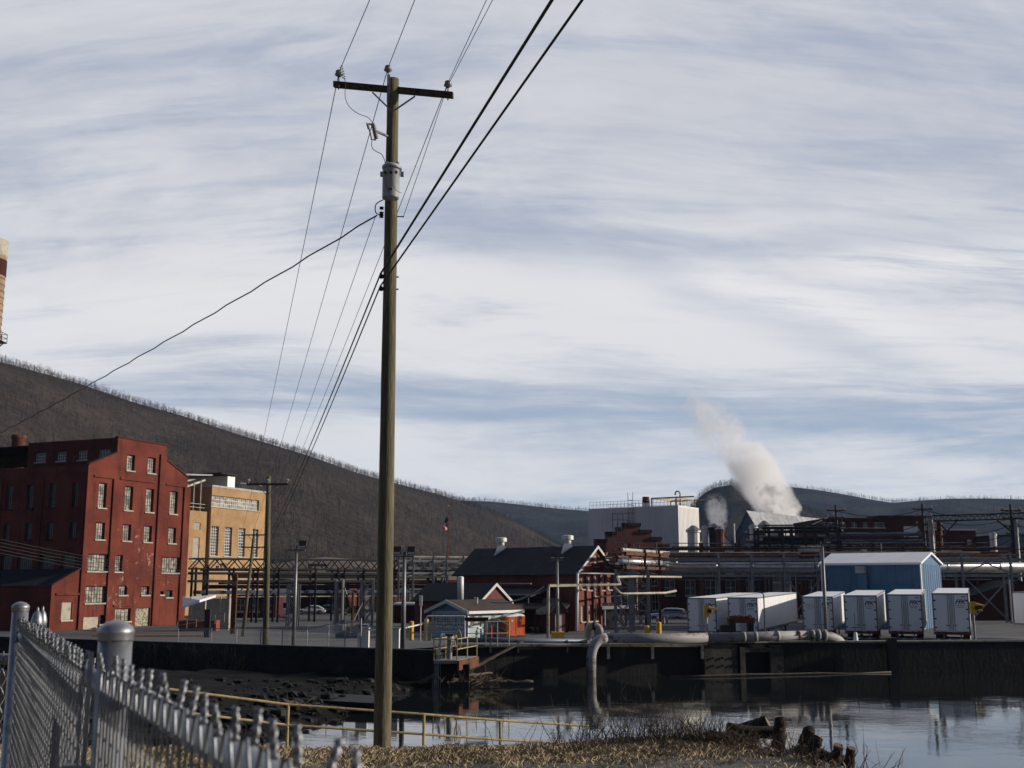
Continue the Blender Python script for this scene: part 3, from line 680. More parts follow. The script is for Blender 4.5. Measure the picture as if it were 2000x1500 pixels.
# tall brick chimney at the left frame edge
Zc = 150; zt = at(0, 470, Zc).z; xr = at(13, 475, Zc).x; zb = 0
rt = 1.9; rb = rt+.05
ch = thing('chimney', 'very tall tapering banded yellow brick chimney cut by the left edge', 'chimney', (xr-rt, Zc, 0))
mb = MB(); cxx = xr-rt
prf = [(rb, 0)]; k = 60
for i in range(1, k): prf.append((rb+(rt-rb)*(i/k)+(.05 if i % 2 else 0), zt*i/k))
mb.lathe((cxx, Zc, 0), prf+[(rt, zt-2.4)], 28); mb.build('shaft', mat('buff_chimney_brick', (.30, .225, .15), .85, 0, .25, .8, (.16, .11, .08), .4), ch, True)
mb = MB(); mb.lathe((cxx, Zc, 0), [(rt+.01, zt-2.39), (rt+.12, zt-2.2), (rt+.12, zt), (rt-.5, zt)], 28); mb.build('rim', M['stone'], ch, True)
mb = MB()
for i in range(26): z = zt-5.5-i*.9; rr = rb+(rt-rb)*z/zt+.07; mb.lathe((cxx, Zc, z), [(rr, 0), (rr, .1)], 28)
mb.build('band', M['rust'], ch)
mb = MB(); mb.lathe((cxx, Zc, zt-5.0), [(rt+.1, 0), (rt+.1, 2.2)], 28); mb.build('dark_band', M['brickd'], ch)
Zg = 138; g0 = at(-30, 668, Zg); g1 = at(8, 668, Zg); g2 = at(8, 653, Zg)
gt = thing('gantry_platform', 'small black railed platform poking in beside the tall chimney', 'platform', (g0.x, Zg, 0))
mb = MB(); mb.box(((g0.x+g1.x)/2, Zg, g0.z), (g1.x-g0.x, 1.6, .15)); mb.path([(g1.x, Zg, g0.z-.1), ((g0.x+g1.x)/2, Zg, g0.z-1.2)], .08); mb.build('deck', M['black'], gt)
mb = MB()
for i in range(5):
    x = g1.x-i*.75
    for y in (Zg-.75, Zg+.75): mb.tube((x, y, g0.z), (x, y, g0.z+1.1), .04, n=5)
for z in (.55, 1.1):
    for y in (Zg-.75, Zg+.75): mb.tube((g0.x, y, g0.z+z), (g1.x, y, g0.z+z), .04, n=5)
    mb.tube((g1.x, Zg-.75, g0.z+z), (g1.x, Zg+.75, g0.z+z), .04, n=5)
mb.build('railing', M['black'], gt)
mb = MB(); mb.tube((g0.x-1, Zg, 0), (g0.x-1, Zg, g0.z+1.5), .5, n=10); mb.build('mast', M['steel'], gt)

# ================================================================== YELLOW BRICK POWER HOUSE
c2 = crop(330, 880, .26667)
O = gat(403, 190); FY = Fr(O, 22.4)
def ry(x0, y0, x1, y1): return FY.rect(*c2(x0, y0), *c2(x1, y1))
uR = FY.uz(516, 1050)[0]; zt = (FY.uz(403.3, 949.3)[1]+FY.uz(518, 964)[1])/2
yb = thing('powerhouse', 'sunlit yellow brick powerhouse with strip window and tall narrow windows', 'building', O)
strip = ry(308, 345, 660, 425)
tall = [ry(303, 552, 362, 770), ry(405, 560, 460, 775), ry(507, 568, 557, 780), ry(607, 578, 652, 780)]
tz0 = sum(r[2] for r in tall)/4; tz1 = sum(r[3] for r in tall)/4; tall = [(r[0], r[1], tz0, tz1) for r in tall]
low = [ry(580, 985, 630, 1030), ry(500, 985, 540, 1030), ry(400, 990, 440, 1040)]
mb = MB(); wall(mb, FY, 0, [(0, zt), (uR, zt)], [strip]+tall+low, .35)
mb.quad(FY.P(uR, 0), FY.P(uR, zt), FY.P(uR, zt, -24), FY.P(uR, 0, -24)); mb.quad(FY.P(0, 0, -24), FY.P(0, zt, -24), FY.P(0, zt), FY.P(0, 0)); mb.quad(FY.P(0, 0, -24), FY.P(uR, 0, -24), FY.P(uR, zt, -24), FY.P(0, zt, -24))
mb.build('wall', M['bricky'], yb)
mb = MB(); mb.par(FY.P(-.1, zt+.003, .1), FY.u*(uR+.2), -FY.n*24.2, (0, 0, .35)); mb.build('roof', M['stone'], yb)
window(yb, FY, strip, 24, 3, M['mullw'], M['pane'], .35, M['stone'], .08)
for r in tall: window(yb, FY, r, 4, 10, M['mullw'], M['paned'], .35, M['stone'], .09)
for r in low: window(yb, FY, r, 3, 3, M['mullw'], M['paned'], .3, M['stone'], .08)
mb = MB()
for i in range(12):
    u = uR*.55+i*(uR*.42/11); mb.tube(FY.P(u, zt+.35, -.6), FY.P(u, zt+1.4, -.6), .05, n=5)
mb.tube(FY.P(uR*.55, zt+1.4, -.6), FY.P(uR*.97, zt+1.4, -.6), .05, n=5); mb.build('roof_railing', M['steel'], yb)
a, z0 = FY.uz(*c2(455, 285)); c_, _ = FY.uz(*c2(508, 285)); z1 = FY.uz(*c2(480, 203))[1]
mb = MB(); mb.par(FY.P(a, zt+.36, -.8), FY.u*(c_-a), -FY.n*11, (0, 0, z1-zt)); mb.build('penthouse', M['trl'], yb)
mb = MB(); mb.par(FY.P(a-2.6, z1+.5, -.2), FY.u*(c_-a+2.6), -FY.n*12, (0, 0, .25)); mb.build('penthouse_roof', M['roof'], yb)
# lower wing at left with open ruined upper deck
zl_ = FY.uz(*c2(200, 452))[1]; uL = FY.uz(355, 1000)[0]
zlt = FY.uz(*c2(262, 240))[1]
wins = [ry(202, 527, 253, 580), ry(130, 520, 146, 575), ry(195, 635, 243, 808), ry(120, 630, 140, 808)]
wins[1] = (wins[1][0], wins[1][1], wins[0][2], wins[0][3]); wins[3] = (wins[3][0], wins[3][1], wins[2][2], wins[2][3])
FW = Fr(FY.P(uL, 0, -.6), 22.4); off = -uL
wins = [(a+off, c_+off, q_, t) for a, c_, q_, t in wins]
mb = MB(); wall(mb, FW, 0, [(0, zl_), (off-.01, zl_)], wins, .3)
mb.par(FW.P(0, 0, -.7), FW.u*.3, -FW.n*22, (0, 0, zl_)); mb.par(FW.P(0, zl_+.003, 0), FW.u*(off-.01), -FW.n*22, (0, 0, .3)); mb.build('wing_wall', M['bricky'], yb)
for r, k in zip(wins, 'bbbb'):
    mb = MB(); mb.par(FW.P(r[0], r[2], -.2), FW.u*(r[1]-r[0]), FW.n*.06, (0, 0, r[3]-r[2])); mb.build('window_board', M['board'], yb)
mb = MB()
mb.par(FW.P(0, zl_+.31, -10), FW.u*(off-.02), -FW.n*.3, (0, 0, zlt-zl_-1)); mb.build('deck_back', M['dark_inside'], yb)
mb = MB()
for i in range(3): mb.path([FW.P(0, zlt-1.6+i*.7, -1-i*2), FW.P(off, zlt+.8+i*.3, -1-i*2)], .22, n=4)
for i in range(4): mb.tube(FW.P(1+i*off/4.2, zl_+.3, -.8), FW.P(1+i*off/4.2, zlt-.8+i*.5, -.8), .12, n=5)
mb.tube(FW.P(0, zl_+1.5, -.3), FW.P(off, zl_+1.5, -.3), .06, n=5); mb.tube(FW.P(0, zl_+.9, -.3), FW.P(off, zl_+.9, -.3), .06, n=5)
mb.build('deck_frame', M['lit'], yb)
mb = MB(); mb.par(FW.P(-1, zlt+.9, -1), FW.u*(off+3.5)+Vector((0, 0, .8)), -FW.n*9, (0, 0, .25)); mb.build('canopy', M['steel'], yb)
mb = MB(); mb.par(FW.P(-2, zlt+2.6, -9), FW.u*(off*.55), -FW.n*7, (0, 0, .9)); mb.par(FW.P(-1.5, zlt+1.4, -9.5), FW.u*(off*1.2), -FW.n*6, (0, 0, 1.2)); mb.build('rooftop_unit', M['stone'], yb)
# ================================================================== MIDDLE AND RIGHT: WORKS BUILDINGS
def gable_house(root, fr, w_, L_, ze, zr, zb, mw, mr, over=.35, gable_mat=None, rthick=.14, holes=(), depth=.2, trim=None, sideholes=(), over_g=.35):
    """gable on the face of frame fr (u from 0..w), ridge runs back along -n"""
    prof = [(0, ze), (w_/2, zr), (w_, ze)]
    mb = MB(); wall(mb, fr, zb, prof, list(holes), depth); mb.build('gable_wall', gable_mat or mw, root)
    mb = MB(); n_ = -fr.n
    mb.quad(*[fr.P(u, z, -L_) for u, z in [(0, zb)]+prof+[(w_, zb)]])
    sf = Fr(fr.P(w_, 0), fr.ang); sf.u = n_.copy(); sf.n = fr.u.copy()
    wall(mb, sf, zb, [(0, ze), (L_, ze)], list(sideholes), depth)
    mb.quad(fr.P(0, zb), fr.P(0, ze), fr.P(0, ze, -L_), fr.P(0, zb, -L_)); mb.build('side_wall', mw, root)
    k = (zr-ze)/(w_/2); mb = MB()
    for s_ in (0, 1):
        a = -over if s_ == 0 else w_+over; za = ze-k*over
        mb.prism([fr.P(a, za+.02, over_g), fr.P(w_/2, zr+.02, over_g), fr.P(w_/2, zr+.02+rthick, over_g), fr.P(a, za+.02+rthick, over_g)], n_*(L_+over_g*2))
    mb.build('roof', mr, root)
    if trim:
        mb = MB()
        for a, za, c_, zc in ((-over, ze-k*over, w_/2, zr), (w_/2, zr, w_+over, ze-k*over)):
            mb.prism([fr.P(a, za-.16, over_g+.003), fr.P(c_, zc-.16, over_g+.003), fr.P(c_, zc+.17, over_g+.003), fr.P(a, za+.17, over_g+.003)], fr.n*.06)
        mb.build('rake_board', trim, root)
    return sf

# ---- gabled brick works building
c7 = crop(860, 1040, .19)
O = gp(1130, 1233); FG = Fr(O, 40)
def r7(x0, y0, x1, y1, fr=FG): return fr.rect(*c7(x0, y0), *c7(x1, y1))
wG = FG.uz(1200, 1150)[0]; zeG = FG.uz(1131, 1116)[1]; zrG = FG.uz(*c7(1612, 150))[1]
gb = thing('gabled_works', 'red brick gabled building with long dark roof, arched windows and two roof vents', 'brick building', O)
up = [r7(1450, 460, 1480, 580), r7(1515, 455, 1552, 590), r7(1588, 445, 1627, 655), r7(1655, 460, 1690, 590), r7(1722, 460, 1755, 585)]
dn = [r7(1448, 750, 1485, 915), r7(1518, 745, 1555, 910), r7(1588, 738, 1622, 905)]
top_ = [r7(1585, 225, 1620, 345)]
LG = 46.0
sf = gable_house(gb, FG, wG, 12, zeG, zrG, O.z-.3, M['brick'], M['roof'], .6, holes=up+dn+top_, depth=.25, trim=M['mullw'], over_g=.25)
# recompute length: ridge ends at px 932
bk = Fr(FG.P(wG/2, 0), 0); bk.u = -FG.n; bk.n = FG.u
Lr = abs(bk.uz(930, 1074)[0])
for ch in list(gb.children): 
    if ch.name.split('.')[0] in ('side_wall', 'roof', 'rake_board', 'gable_wall'): bpy.data.objects.remove(ch)
Lr = min(Lr, 60)
gable_house(gb, FG, wG, Lr, zeG, zrG, O.z-.3, M['brick'], M['roof'], .6, holes=up+dn+top_, depth=.25, trim=M['mullw'], over_g=.25)
for r in up+dn+top_: window(gb, FG, r, 3, 6, M['mullw'], M['pane'], .22, M['stone'], .05)
for x in (1498, 1570, 1640, 1700, 1775):
    a = FG.uz(*c7(x-7, 700))[0]; c_ = FG.uz(*c7(x+7, 700))[0]; t = FG.uz(*c7(x, 400))[1]
    MB().par(FG.P(a, O.z-.3, .003), FG.u*(c_-a), FG.n*.22, (0, 0, t-O.z)).build('pilaster', M['brick'], gb)
# eave side windows + lean-to
SL = Fr(FG.P(0, 0), 0); SL.u = -FG.n; SL.n = -FG.u
mb = MB(); mb.prism([SL.P(3, zeG-1.6, .01), SL.P(3, zeG-2.6, 4.5), SL.P(3, zeG-2.75, 4.5), SL.P(3, zeG-1.75, .01)], SL.u*(Lr-10)); mb.build('lean_to_roof', M['roof'], gb)
for i in range(int(Lr/6)):
    MB().tube(SL.P(3.5+i*5.8, .2, 4.3), SL.P(3.5+i*5.8, zeG-2.7, 4.3), .12, n=6).build('lean_to_post', M['black'], gb)
for z in (.45, .62, .8):
    zz_ = zeG*z; MB().tube(SL.P(3, zz_, 4.35), SL.P(Lr-8, zz_, 4.35), .07, n=5).build('lean_to_rail', M['steel'], gb)
def roof_vent(px, py_b, root_label):
    t_ = (bk.uz(px, py_b)[0]); b0 = FG.P(wG/2, zrG, -abs(t_)); s_ = 1.0
    v_ = thing('roof_vent', root_label, 'roof vent', b0, 'roof vents on the gabled works')
    mb = MB(); w0, w1_ = .85, .40
    vs = [b0+Vector((x*w0, y*w0, -.75)) for x, y in ((-1, -1), (1, -1), (1, 1), (-1, 1))]+[b0+Vector((x*w1_, y*w1_, .45)) for x, y in ((-1, -1), (1, -1), (1, 1), (-1, 1))]
    mb.add(vs, [(0, 1, 5, 4), (1, 2, 6, 5), (2, 3, 7, 6), (3, 0, 4, 7), (4, 5, 6, 7)]); mb.build('flared_base', M['metalw'], v_)
    MB().lathe(b0+Vector((0, 0, .45)), [(.38, 0), (.38, .55)], 16).build('neck', M['metalw'], v_, True)
    MB().lathe(b0+Vector((0, 0, .9)), [(.66, 0), (.66, .45), (.5, .5), (.02, .52)], 20).build('cap', M['metalw'], v_)
roof_vent(979, 1078, 'round capped roof vent nearer the left end of the dark ridge')
roof_vent(1109, 1075, 'round capped roof vent nearer the gable end of the dark ridge')
# fire balcony on the gable
ba = r7(1630, 262, 1765, 345); mb = MB()
bl = thing('gable_balcony', 'black steel balcony hung high on the brick gable', 'balcony', FG.P(ba[0], ba[2], .2))
mb.par(FG.P(ba[0]-1.2, ba[2], .26), FG.u*(ba[1]-ba[0]+1.2), FG.n*1.5, (0, 0, .12)); mb.build('deck', M['black'], bl)
mb = MB()
for k in range(8):
    u = ba[0]-1.2+k*(ba[1]-ba[0]+1.2)/7; mb.tube(FG.P(u, ba[2]+.1, 1.7), FG.P(u, ba[3], 1.7), .04, n=5)
for z in (.5, 1): mb.tube(FG.P(ba[0]-1.2, ba[2]+(ba[3]-ba[2])*z, 1.7), FG.P(ba[1], ba[2]+(ba[3]-ba[2])*z, 1.7), .05, n=5)
mb.build('railing', M['black'], bl)
for s_ in (0, 1): MB().tube(FG.P(ba[0]+.3+s_*2, ba[2], 1.6), FG.P(ba[0]+.3+s_*2-1, ba[2]-1.8, .26), .07, n=5).build('bracket', M['black'], bl)
# grey canopy and glazed entry at its right
cn = thing('entry_canopy', 'grey flat canopy with railing over the entry beside the brick gable', 'canopy', gp(1180, 1228))
a = at(1176, 1183, gp(1180, 1226).y-3); e_ = at(1238, 1181, gp(1180, 1226).y-1)
mb = MB(); mb.par(a-Vector((0, 0, .4)), e_-a, (0.5, 2.5, 0), (0, 0, .35)); mb.build('deck', M['steel'], cn)
mb = MB()
for k in range(6): p = a.lerp(e_, k/5); mb.tube(p, p+Vector((0, 0, 1.0)), .035, n=5)
mb.tube(a+Vector((0, 0, 1)), e_+Vector((0, 0, 1)), .035, n=5); mb.build('railing', M['steel'], cn)
for k in (.08, .45, .9): p = a.lerp(e_, k); MB().tube((p.x, p.y+.2, gz(p.x, p.y)), (p.x, p.y+.2, p.z-.4), .09, n=6).build('post', M['steel'], cn)
p = a.lerp(e_, .02); MB().box((p.x+.9, p.y+1.8, 1.4+gz(p.x, p.y)), (1.5, .5, 2.8)).build('glazed_door', M['pane'], cn)

# ---- small gabled building in front-left (ridge to 1035)
O = gat(940, 118); FS = Fr(O, 40)
c3 = crop(740, 1020, .25)
wS = FS.uz(993, 1168)[0]; ze = FS.uz(942, 1171)[1]; zr = FS.uz(968, 1141.5)[1]
sg = thing('gabled_annex', 'small red brick gabled annex with dark roof and tall white flue', 'brick building', O)
bk2 = Fr(FS.P(wS/2, 0), 0); bk2.u = -FS.n; bk2.n = FS.u
L2 = min(40, abs(bk2.uz(838, 1141)[0]))
gable_house(sg, FS, wS, L2, ze, zr, 0, M['bricks'], M['roof'], .5, trim=M['mullw'], over_g=.2)
p = FS.P(0, 0); q_ = at(902, 1162, 120); q2 = at(902, 1126, 120)
MB().lathe((q_.x, 117, q_.z-.5), [(.32, 0), (.32, q2.z-q_.z+.4), (.2, q2.z-q_.z+.5)], 14).build('flue', M['metalw'], sg, True)
for u in (.28, .62, .8): MB().par(FS.P(wS*u, 0, .003), FS.u*.35, FS.n*.15, (0, 0, ze-.2)).build('pilaster', M['brickd'], sg)

# ---- pale blue gatehouse
O = gp(842, 1244); FB = Fr(O, 66)    # gable end faces us-left
cH = crop(740, 1150, .11334)
cor = gp(913, 1247)
FB = Fr(O, math.degrees(math.atan2(cor.x-O.x, cor.y-O.y)))
wB = (cor-O).length
ze = FB.uz(914, 1193)[1]; zr = FB.uz(867, 1174.5)[1]
bh = thing('gatehouse', 'small pale blue sided gatehouse with brown shingle roof beside the orange toilets', 'gatehouse', O)
def rH(x0, y0, x1, y1, fr): return fr.rect(*cH(x0, y0), *cH(x1, y1))
gh = [rH(970, 450, 1090, 640, FB), rH(1150, 455, 1270, 648, FB), rH(1335, 455, 1450, 648, FB)]
zz0 = sum(r[2] for r in gh)/3; zz1 = sum(r[3] for r in gh)/3; gh = [(r[0], r[1], zz0, zz1) for r in gh]
SB = Fr(cor, 0); SB.u = -FB.n; SB.n = FB.u
LB = SB.uz(1012, 1220)[0]
sh = [SB.rect(*c7(305, 853), *c7(355, 957)), SB.rect(*c7(388, 850), *c7(425, 970)), SB.rect(*c7(522, 845), *c7(555, 948))]
gable_house(bh, FB, wB, LB, ze, zr, O.z-.3, M['siding'], M['brown'], .5, M['sidingb'], holes=gh, depth=.12, trim=M['mullw'], sideholes=sh, over_g=.45)
for r in gh: window(bh, FB, r, 2, 2, M['mullw'], M['pane'], .12, M['mullw'], .05, frame=.09)
for r in sh: window(bh, SB, r, 2, 2, M['mullw'], M['paned'], .12, M['mullw'], .05, frame=.09)
mb = MB()
for k in range(24): z = O.z+.1+k*.16; 
for k in range(18):
    z = O.z-.1+k*.17
    if z < ze-.1:
        for a_, b_ in ((0, gh[0][0]), ):
            pass
for fr_, wd, hs in ((FB, wB, gh), (SB, LB, sh)):
    k = 0; z = O.z-.2
    while z < ze-.12:
        segs = [(0.02, wd-.02)]
        for h_ in hs:
            if h_[2]-.12 < z < h_[3]+.05:
                ns = []
                for a_, b_ in segs:
                    if h_[0]-.12 > a_: ns.append((a_, min(b_, h_[0]-.12)))
                    if h_[1]+.12 < b_: ns.append((max(a_, h_[1]+.12), b_))
                segs = ns
        for a_, b_ in segs: mb.prism([fr_.P(a_, z, .003), fr_.P(a_, z, .035), fr_.P(a_, z+.16, .006), fr_.P(a_, z+.16, .003)], fr_.u*(b_-a_))
        z += .17
mb.build('siding_boards', M['siding'], bh)
MB().par(SB.P(-.4, ze-.28, .42), SB.u*(LB+.7), SB.n*.14, (0, 0, .26)).build('gutter', M['white'], bh)
MB().par(SB.P(-.07, O.z-.2, .04), SB.u*.14, SB.n*.06, (0, 0, ze-O.z)).build('corner_board', M['white'], bh)
for px in (927, 932):
    q_ = at(px, 1178, SB.P(LB*.45, 0).y); MB().tube(q_+Vector((0, .4, -.4)), q_+Vector((0, .4, .55)), .06, n=8).build('vent_pipe', M['white'], bh)
# porch post at the left
# ---- brown open shed behind the toilets
O = gp(1010, 1240)+Vector((0, 4, 0)); z_e = hz(Vector((0, O.y, 0)), 1191)
osd = thing('open_shed', 'dark open fronted shed with brown roof between the toilets and the brick gable', 'shed', O)
p0 = at(985, 1168, O.y+9); p1 = at(1122, 1170, O.y+9); q0 = at(1000, 1191, O.y); q1 = at(1107, 1190, O.y)
mb = MB(); mb.add([p0, p1, q1, q0]+[p+Vector((0, 0, .12)) for p in (p0, p1, q1, q0)], [(0, 1, 2, 3), (7, 6, 5, 4), (0, 4, 5, 1), (1, 5, 6, 2), (2, 6, 7, 3), (3, 7, 4, 0)]); mb.build('roof', M['brown'], osd)
mb = MB(); mb.par((p0.x-.5, p0.y+.3, 0), (p1.x-p0.x+.5, 0, 0), (0, .3, 0), (0, 0, p0.z-.1)); mb.par((q0.x-.3, O.y+.5, 0), (0, 8, 0), (.2, 0, 0), (0, 0, q0.z-.15)); mb.build('back_wall', M['dark_inside'], osd)
for px in (1046, 1107): q_ = gat(px, O.y+.2); MB().box((q_.x, q_.y, (q_.z+q0.z)/2), (.28, .28, q0.z-q_.z-.1)).build('post', M['brickd'], osd)
zf = O.y-.6; mb = MB(); mb.prism([at(1047, 1191, zf), at(1086, 1176, zf), at(1092, 1190, zf), at(1084, 1200, zf), at(1047, 1200, zf)], (0, .15, 0)); mb.build('fascia', M['lit'], osd)
for i in range(9):
    px = 1018+i*9.5; q_ = gat(px, O.y+2+i % 3); mb = MB(); mb.blob((q_.x, q_.y, q_.z+.25), (.5, .4, .3+.1*(i % 2)), 8, i, .4)
    tag(mb.build('scrap_heap', M['black'] if i % 3 else M['steel'], None), 'dark scrap piled on the floor of the open shed', 'scrap heap', 'scrap heaps inside the shed')
# small brick shed with arched front at (1080-1135)
O = gp(1079, 1238); FK = Fr(O, 75); ks = thing('brick_outhouse', 'little red brick gabled outhouse with grey door behind the lamp post', 'brick outhouse', O)
wK = FK.uz(1104, 1215)[0]; 
gable_house(ks, FK, wK, 5, FK.uz(1082, 1192)[1], FK.uz(1090, 1172)[1], O.z-.2, M['bricks'], M['brown'], .2)
MB().par(FK.P(wK*.2, O.z, .003), FK.u*wK*.5, FK.n*.1, (0, 0, 2.0)).build('door', M['metalw'], ks)

# ---- white ribbed metal building
c6 = crop(1100, 940, .16)
Zw = 205
O = at(1327, 1090, Zw); O.z = .2; FR_ = Fr(O, 33); FL_ = Fr(O, 33-90); FL_.n = -FR_.u
zt = (FR_.uz(1326.9, 990.4)[1]); uR = FR_.uz(1365.5, 1030)[0]; uL = FL_.uz(1150, 1050)[0]
wm = thing('metal_clad_building', 'big pale ribbed metal clad block with rooftop railings above the stepped brick gable', 'industrial building', O)
mb = MB()
def ribs(mb, fr, L_, z0, z1, pitch=.55):
    k = int(L_/pitch); 
    for i in range(k):
        u = i*L_/k
        mb.quad(fr.P(u, z0), fr.P(u+L_/k*.7, z0), fr.P(u+L_/k*.7, z1), fr.P(u, z1)); mb.quad(fr.P(u+L_/k*.7, z0), fr.P(u+L_/k*.78, z0, .05), fr.P(u+L_/k*.78, z1, .05), fr.P(u+L_/k*.7, z1))
        mb.quad(fr.P(u+L_/k*.78, z0, .05), fr.P(u+L_/k*.92, z0, .05), fr.P(u+L_/k*.92, z1, .05), fr.P(u+L_/k*.78, z1, .05)); mb.quad(fr.P(u+L_/k*.92, z0, .05), fr.P(u+L_/k, z0), fr.P(u+L_/k, z1), fr.P(u+L_/k*.92, z1, .05))
ribs(mb, FR_, uR, 0, zt); ribs(mb, FL_, uL, 0, zt)
mb.quad(FR_.P(uR, 0), FR_.P(uR, zt), FR_.P(uR, zt)+FL_.u*uL, FR_.P(uR, 0)+FL_.u*uL); mb.quad(FL_.P(uL, 0), FL_.P(uL, zt), FL_.P(uL, zt)+FR_.u*uR, FL_.P(uL, 0)+FR_.u*uR)
mb.build('ribbed_wall', M['metalw'], wm)
mb = MB(); mb.par(O+Vector((0, 0, zt-O.z+.003)), FR_.u*uR, FL_.u*uL, (0, 0, .3)); mb.build('roof', M['metalw'], wm)
MB().par(FR_.P(uR*.78, FR_.uz(*c6(1630, 825))[1], .1), FR_.u*uR*.1, FR_.n*.1, (0, 0, 3.2)).build('louvre', M['rust'], wm)
def rail_run(root, p, q_, h=1.1, n=12, m=None, name='roof_railing', r=.05):
    mb = MB(); p = Vector(p); q_ = Vector(q_)
    for i in range(n+1): a = p.lerp(q_, i/n); mb.tube(a, a+Vector((0, 0, h)), r, n=4)
    for z in (h, h*.55): mb.tube(p+Vector((0, 0, z)), q_+Vector((0, 0, z)), r, n=4)
    return mb.build(name, m or M['steel'], root)
T = Vector((0, 0, zt+.3))
def rp(u, v_): return Vector((O.x, O.y, 0))+FR_.u*u+FL_.u*v_+T
M['ochre'] = mat('ochre_paint', (.34, .27, .13), .6, 0, .2, 2)
rail_run(wm, rp(.5, uL*.12), rp(.5, uL), 1.25, 22, r=.035); rail_run(wm, rp(uR*.9, uL*.1), rp(uR*.9, uL), 1.3, 20, M['ochre'], r=.04); rail_run(wm, rp(.5, .4), rp(uR*.95, .4), 1.2, 10, M['ochre'], r=.04)
# roof canopy frame and hooked pipe
cf = thing('roof_frame', 'ochre steel frame with hooked vent pipe on the corner of the pale block roof', 'steel frame', rp(0, 0))
q0 = at(1306, 985, Zw); q1 = at(1306, 974, Zw); hh = hz(Vector((0, Zw, 0)), 974)-zt
for u, v_ in ((.5, 5.5), (.5, .6), (uR*.95, 5.5), (uR*.95, .6)): MB().tube(rp(u, v_), rp(u, v_)+Vector((0, 0, hh)), .14, n=5).build('frame_post', M['ochre'], cf)
mb = MB()
for (a, b_) in (((.5, 5.5), (.5, -3)), ((uR*.95, 5.5), (uR*.95, -3)), ((.5, 5.5), (uR, 5.5)), ((.5, .6), (uR, .6)), ((.5, 3), (uR, 3))): mb.tube(rp(*a)+Vector((0, 0, hh)), rp(*b_)+Vector((0, 0, hh)), .16, n=4)
mb.build('frame_beam', M['ochre'], cf)
pp = rp(uR*.4, 1.2); hk = hh+.9
MB().path([pp, pp+Vector((0, 0, hk))]+[pp+Vector((-.45+.45*cos(t), 0, hk+.45*sin(t))) for t in [pi*k/6 for k in range(1, 7)]]+[pp+Vector((-.9, 0, hk-.25))], .15, 8).build('hooked_pipe', M['stone'], cf, True)
for (u, v_, w_, h_) in ((2.5, uL*.27, 2.6, 2.0), (2.5, uL*.27+.1, 3.4, 1.1)): pass
q_ = rp(2, uL*.40); fb = thing('roof_fan', 'rusty box fan on a white base upon the pale block roof', 'roof fan', q_)
MB().box(q_+Vector((0, 0, .4)), (1.3, 1.3, .8)).build('base', M['metalw'], fb); MB().lathe(q_+Vector((0, 0, .8)), [(.66, 0), (.66, 1.1), (.6, 1.15)], 16).build('drum', M['rust'], fb)
# ladder cage on the wall
a = FL_.uz(1233, 1000)[0]; zl0 = hz(FL_.P(a, 0), 1028); lc = thing('ladder_cage', 'caged steel ladder running up the pale ribbed wall', 'ladder', FL_.P(a, zl0, .3))
mb = MB()
for s_ in (-.5, .5): mb.tube(FL_.P(a+s_, zl0, .3), FL_.P(a+s_, zt+3, .3), .06, n=4)
for k in range(int((zt+3-zl0)/.8)): mb.tube(FL_.P(a-.5, zl0+k*.8, .3), FL_.P(a+.5, zl0+k*.8, .3), .05, n=4)
mb.build('ladder_rails', M['steel'], lc)
mb = MB()
for k in range(int((zt+2-zl0)/1.4)): mb.path([FL_.P(a-.8+1.6*j/6, zl0+1+k*1.4, .3+1.0*sin(pi*j/6)) for j in range(7)], .05, 4)
mb.build('cage', M['steel'], lc)

# ---- stepped brick gable
Zs = 175
O = at(1162, 1090, Zs); O.z = .2; FT = Fr(O, 80)
def s6(x, y): return FT.uz(*c6(x, y))
stp = [(387, 745), (525, 745), (525, 655), (650, 655), (650, 600), (730, 600), (730, 548), (945, 548), (945, 632), (1075, 632), (1075, 718), (1200, 718), (1200, 808), (1290, 808)]
prof = []; 
for i, (x, y) in enumerate(stp): prof.append([s6(x, 720)[0], s6(x, y)[1]])
for i in range(1, len(prof)-1, 2): prof[i+1][0] = prof[i][0]+.002
for i in range(0, len(prof), 2):
    z = (prof[i][1]+prof[i+1][1])/2; prof[i][1] = prof[i+1][1] = z
sb = thing('stepped_gable_building', 'dusky red brick building with crow stepped gable and black copings', 'brick building', O)
mb = MB(); wall(mb, FT, 0, prof, []); mb.quad(FT.P(prof[-1][0], 0), FT.P(prof[-1][0], prof[-1][1]), FT.P(prof[-1][0], prof[-1][1], -14), FT.P(prof[-1][0], 0, -14))
mb.quad(*[FT.P(u, z, -.6) for u, z in [(prof[0][0], 0)]+prof+[(prof[-1][0], 0)]]); mb.build('wall', M['bricks'], sb)
for i in range(0, len(prof), 2): MB().par(FT.P(prof[i][0]-.1, prof[i][1]+.003, .15), FT.u*(prof[i+1][0]-prof[i][0]+.2), -FT.n*.8, (0, 0, .5)).build('coping', M['black'], sb)
mb = MB(); mb.par(FT.P(prof[0][0], prof[0][1]-1.5, -.61), FT.u*(prof[-1][0]-prof[0][0]), -FT.n*18, (0, 0, .3)); mb.build('roof', M['roof'], sb)
a, z0 = s6(680, 830); z1 = s6(680, 600)[1]
lt = thing('wall_ladder', 'caged steel ladder on the dusky stepped brick gable', 'ladder', FT.P(a, z0, .3)); mb = MB()
for s_ in (-1.0, -.3, .3, 1.0): mb.tube(FT.P(a+s_, z0, .4), FT.P(a+s_, z1+1.2, .4), .07, n=4)
for k in range(int((z1-z0)/1.0)): mb.tube(FT.P(a-1, z0+k, .4), FT.P(a+1, z0+k, .4), .05, n=4)
mb.build('ladder_rails', M['steel'], lt); rail_run(lt, FT.P(a-1, z1+.4, .2), FT.P(a+1.5, z1+.4, .2), 2.2, 3, M['black'], 'landing_railing')

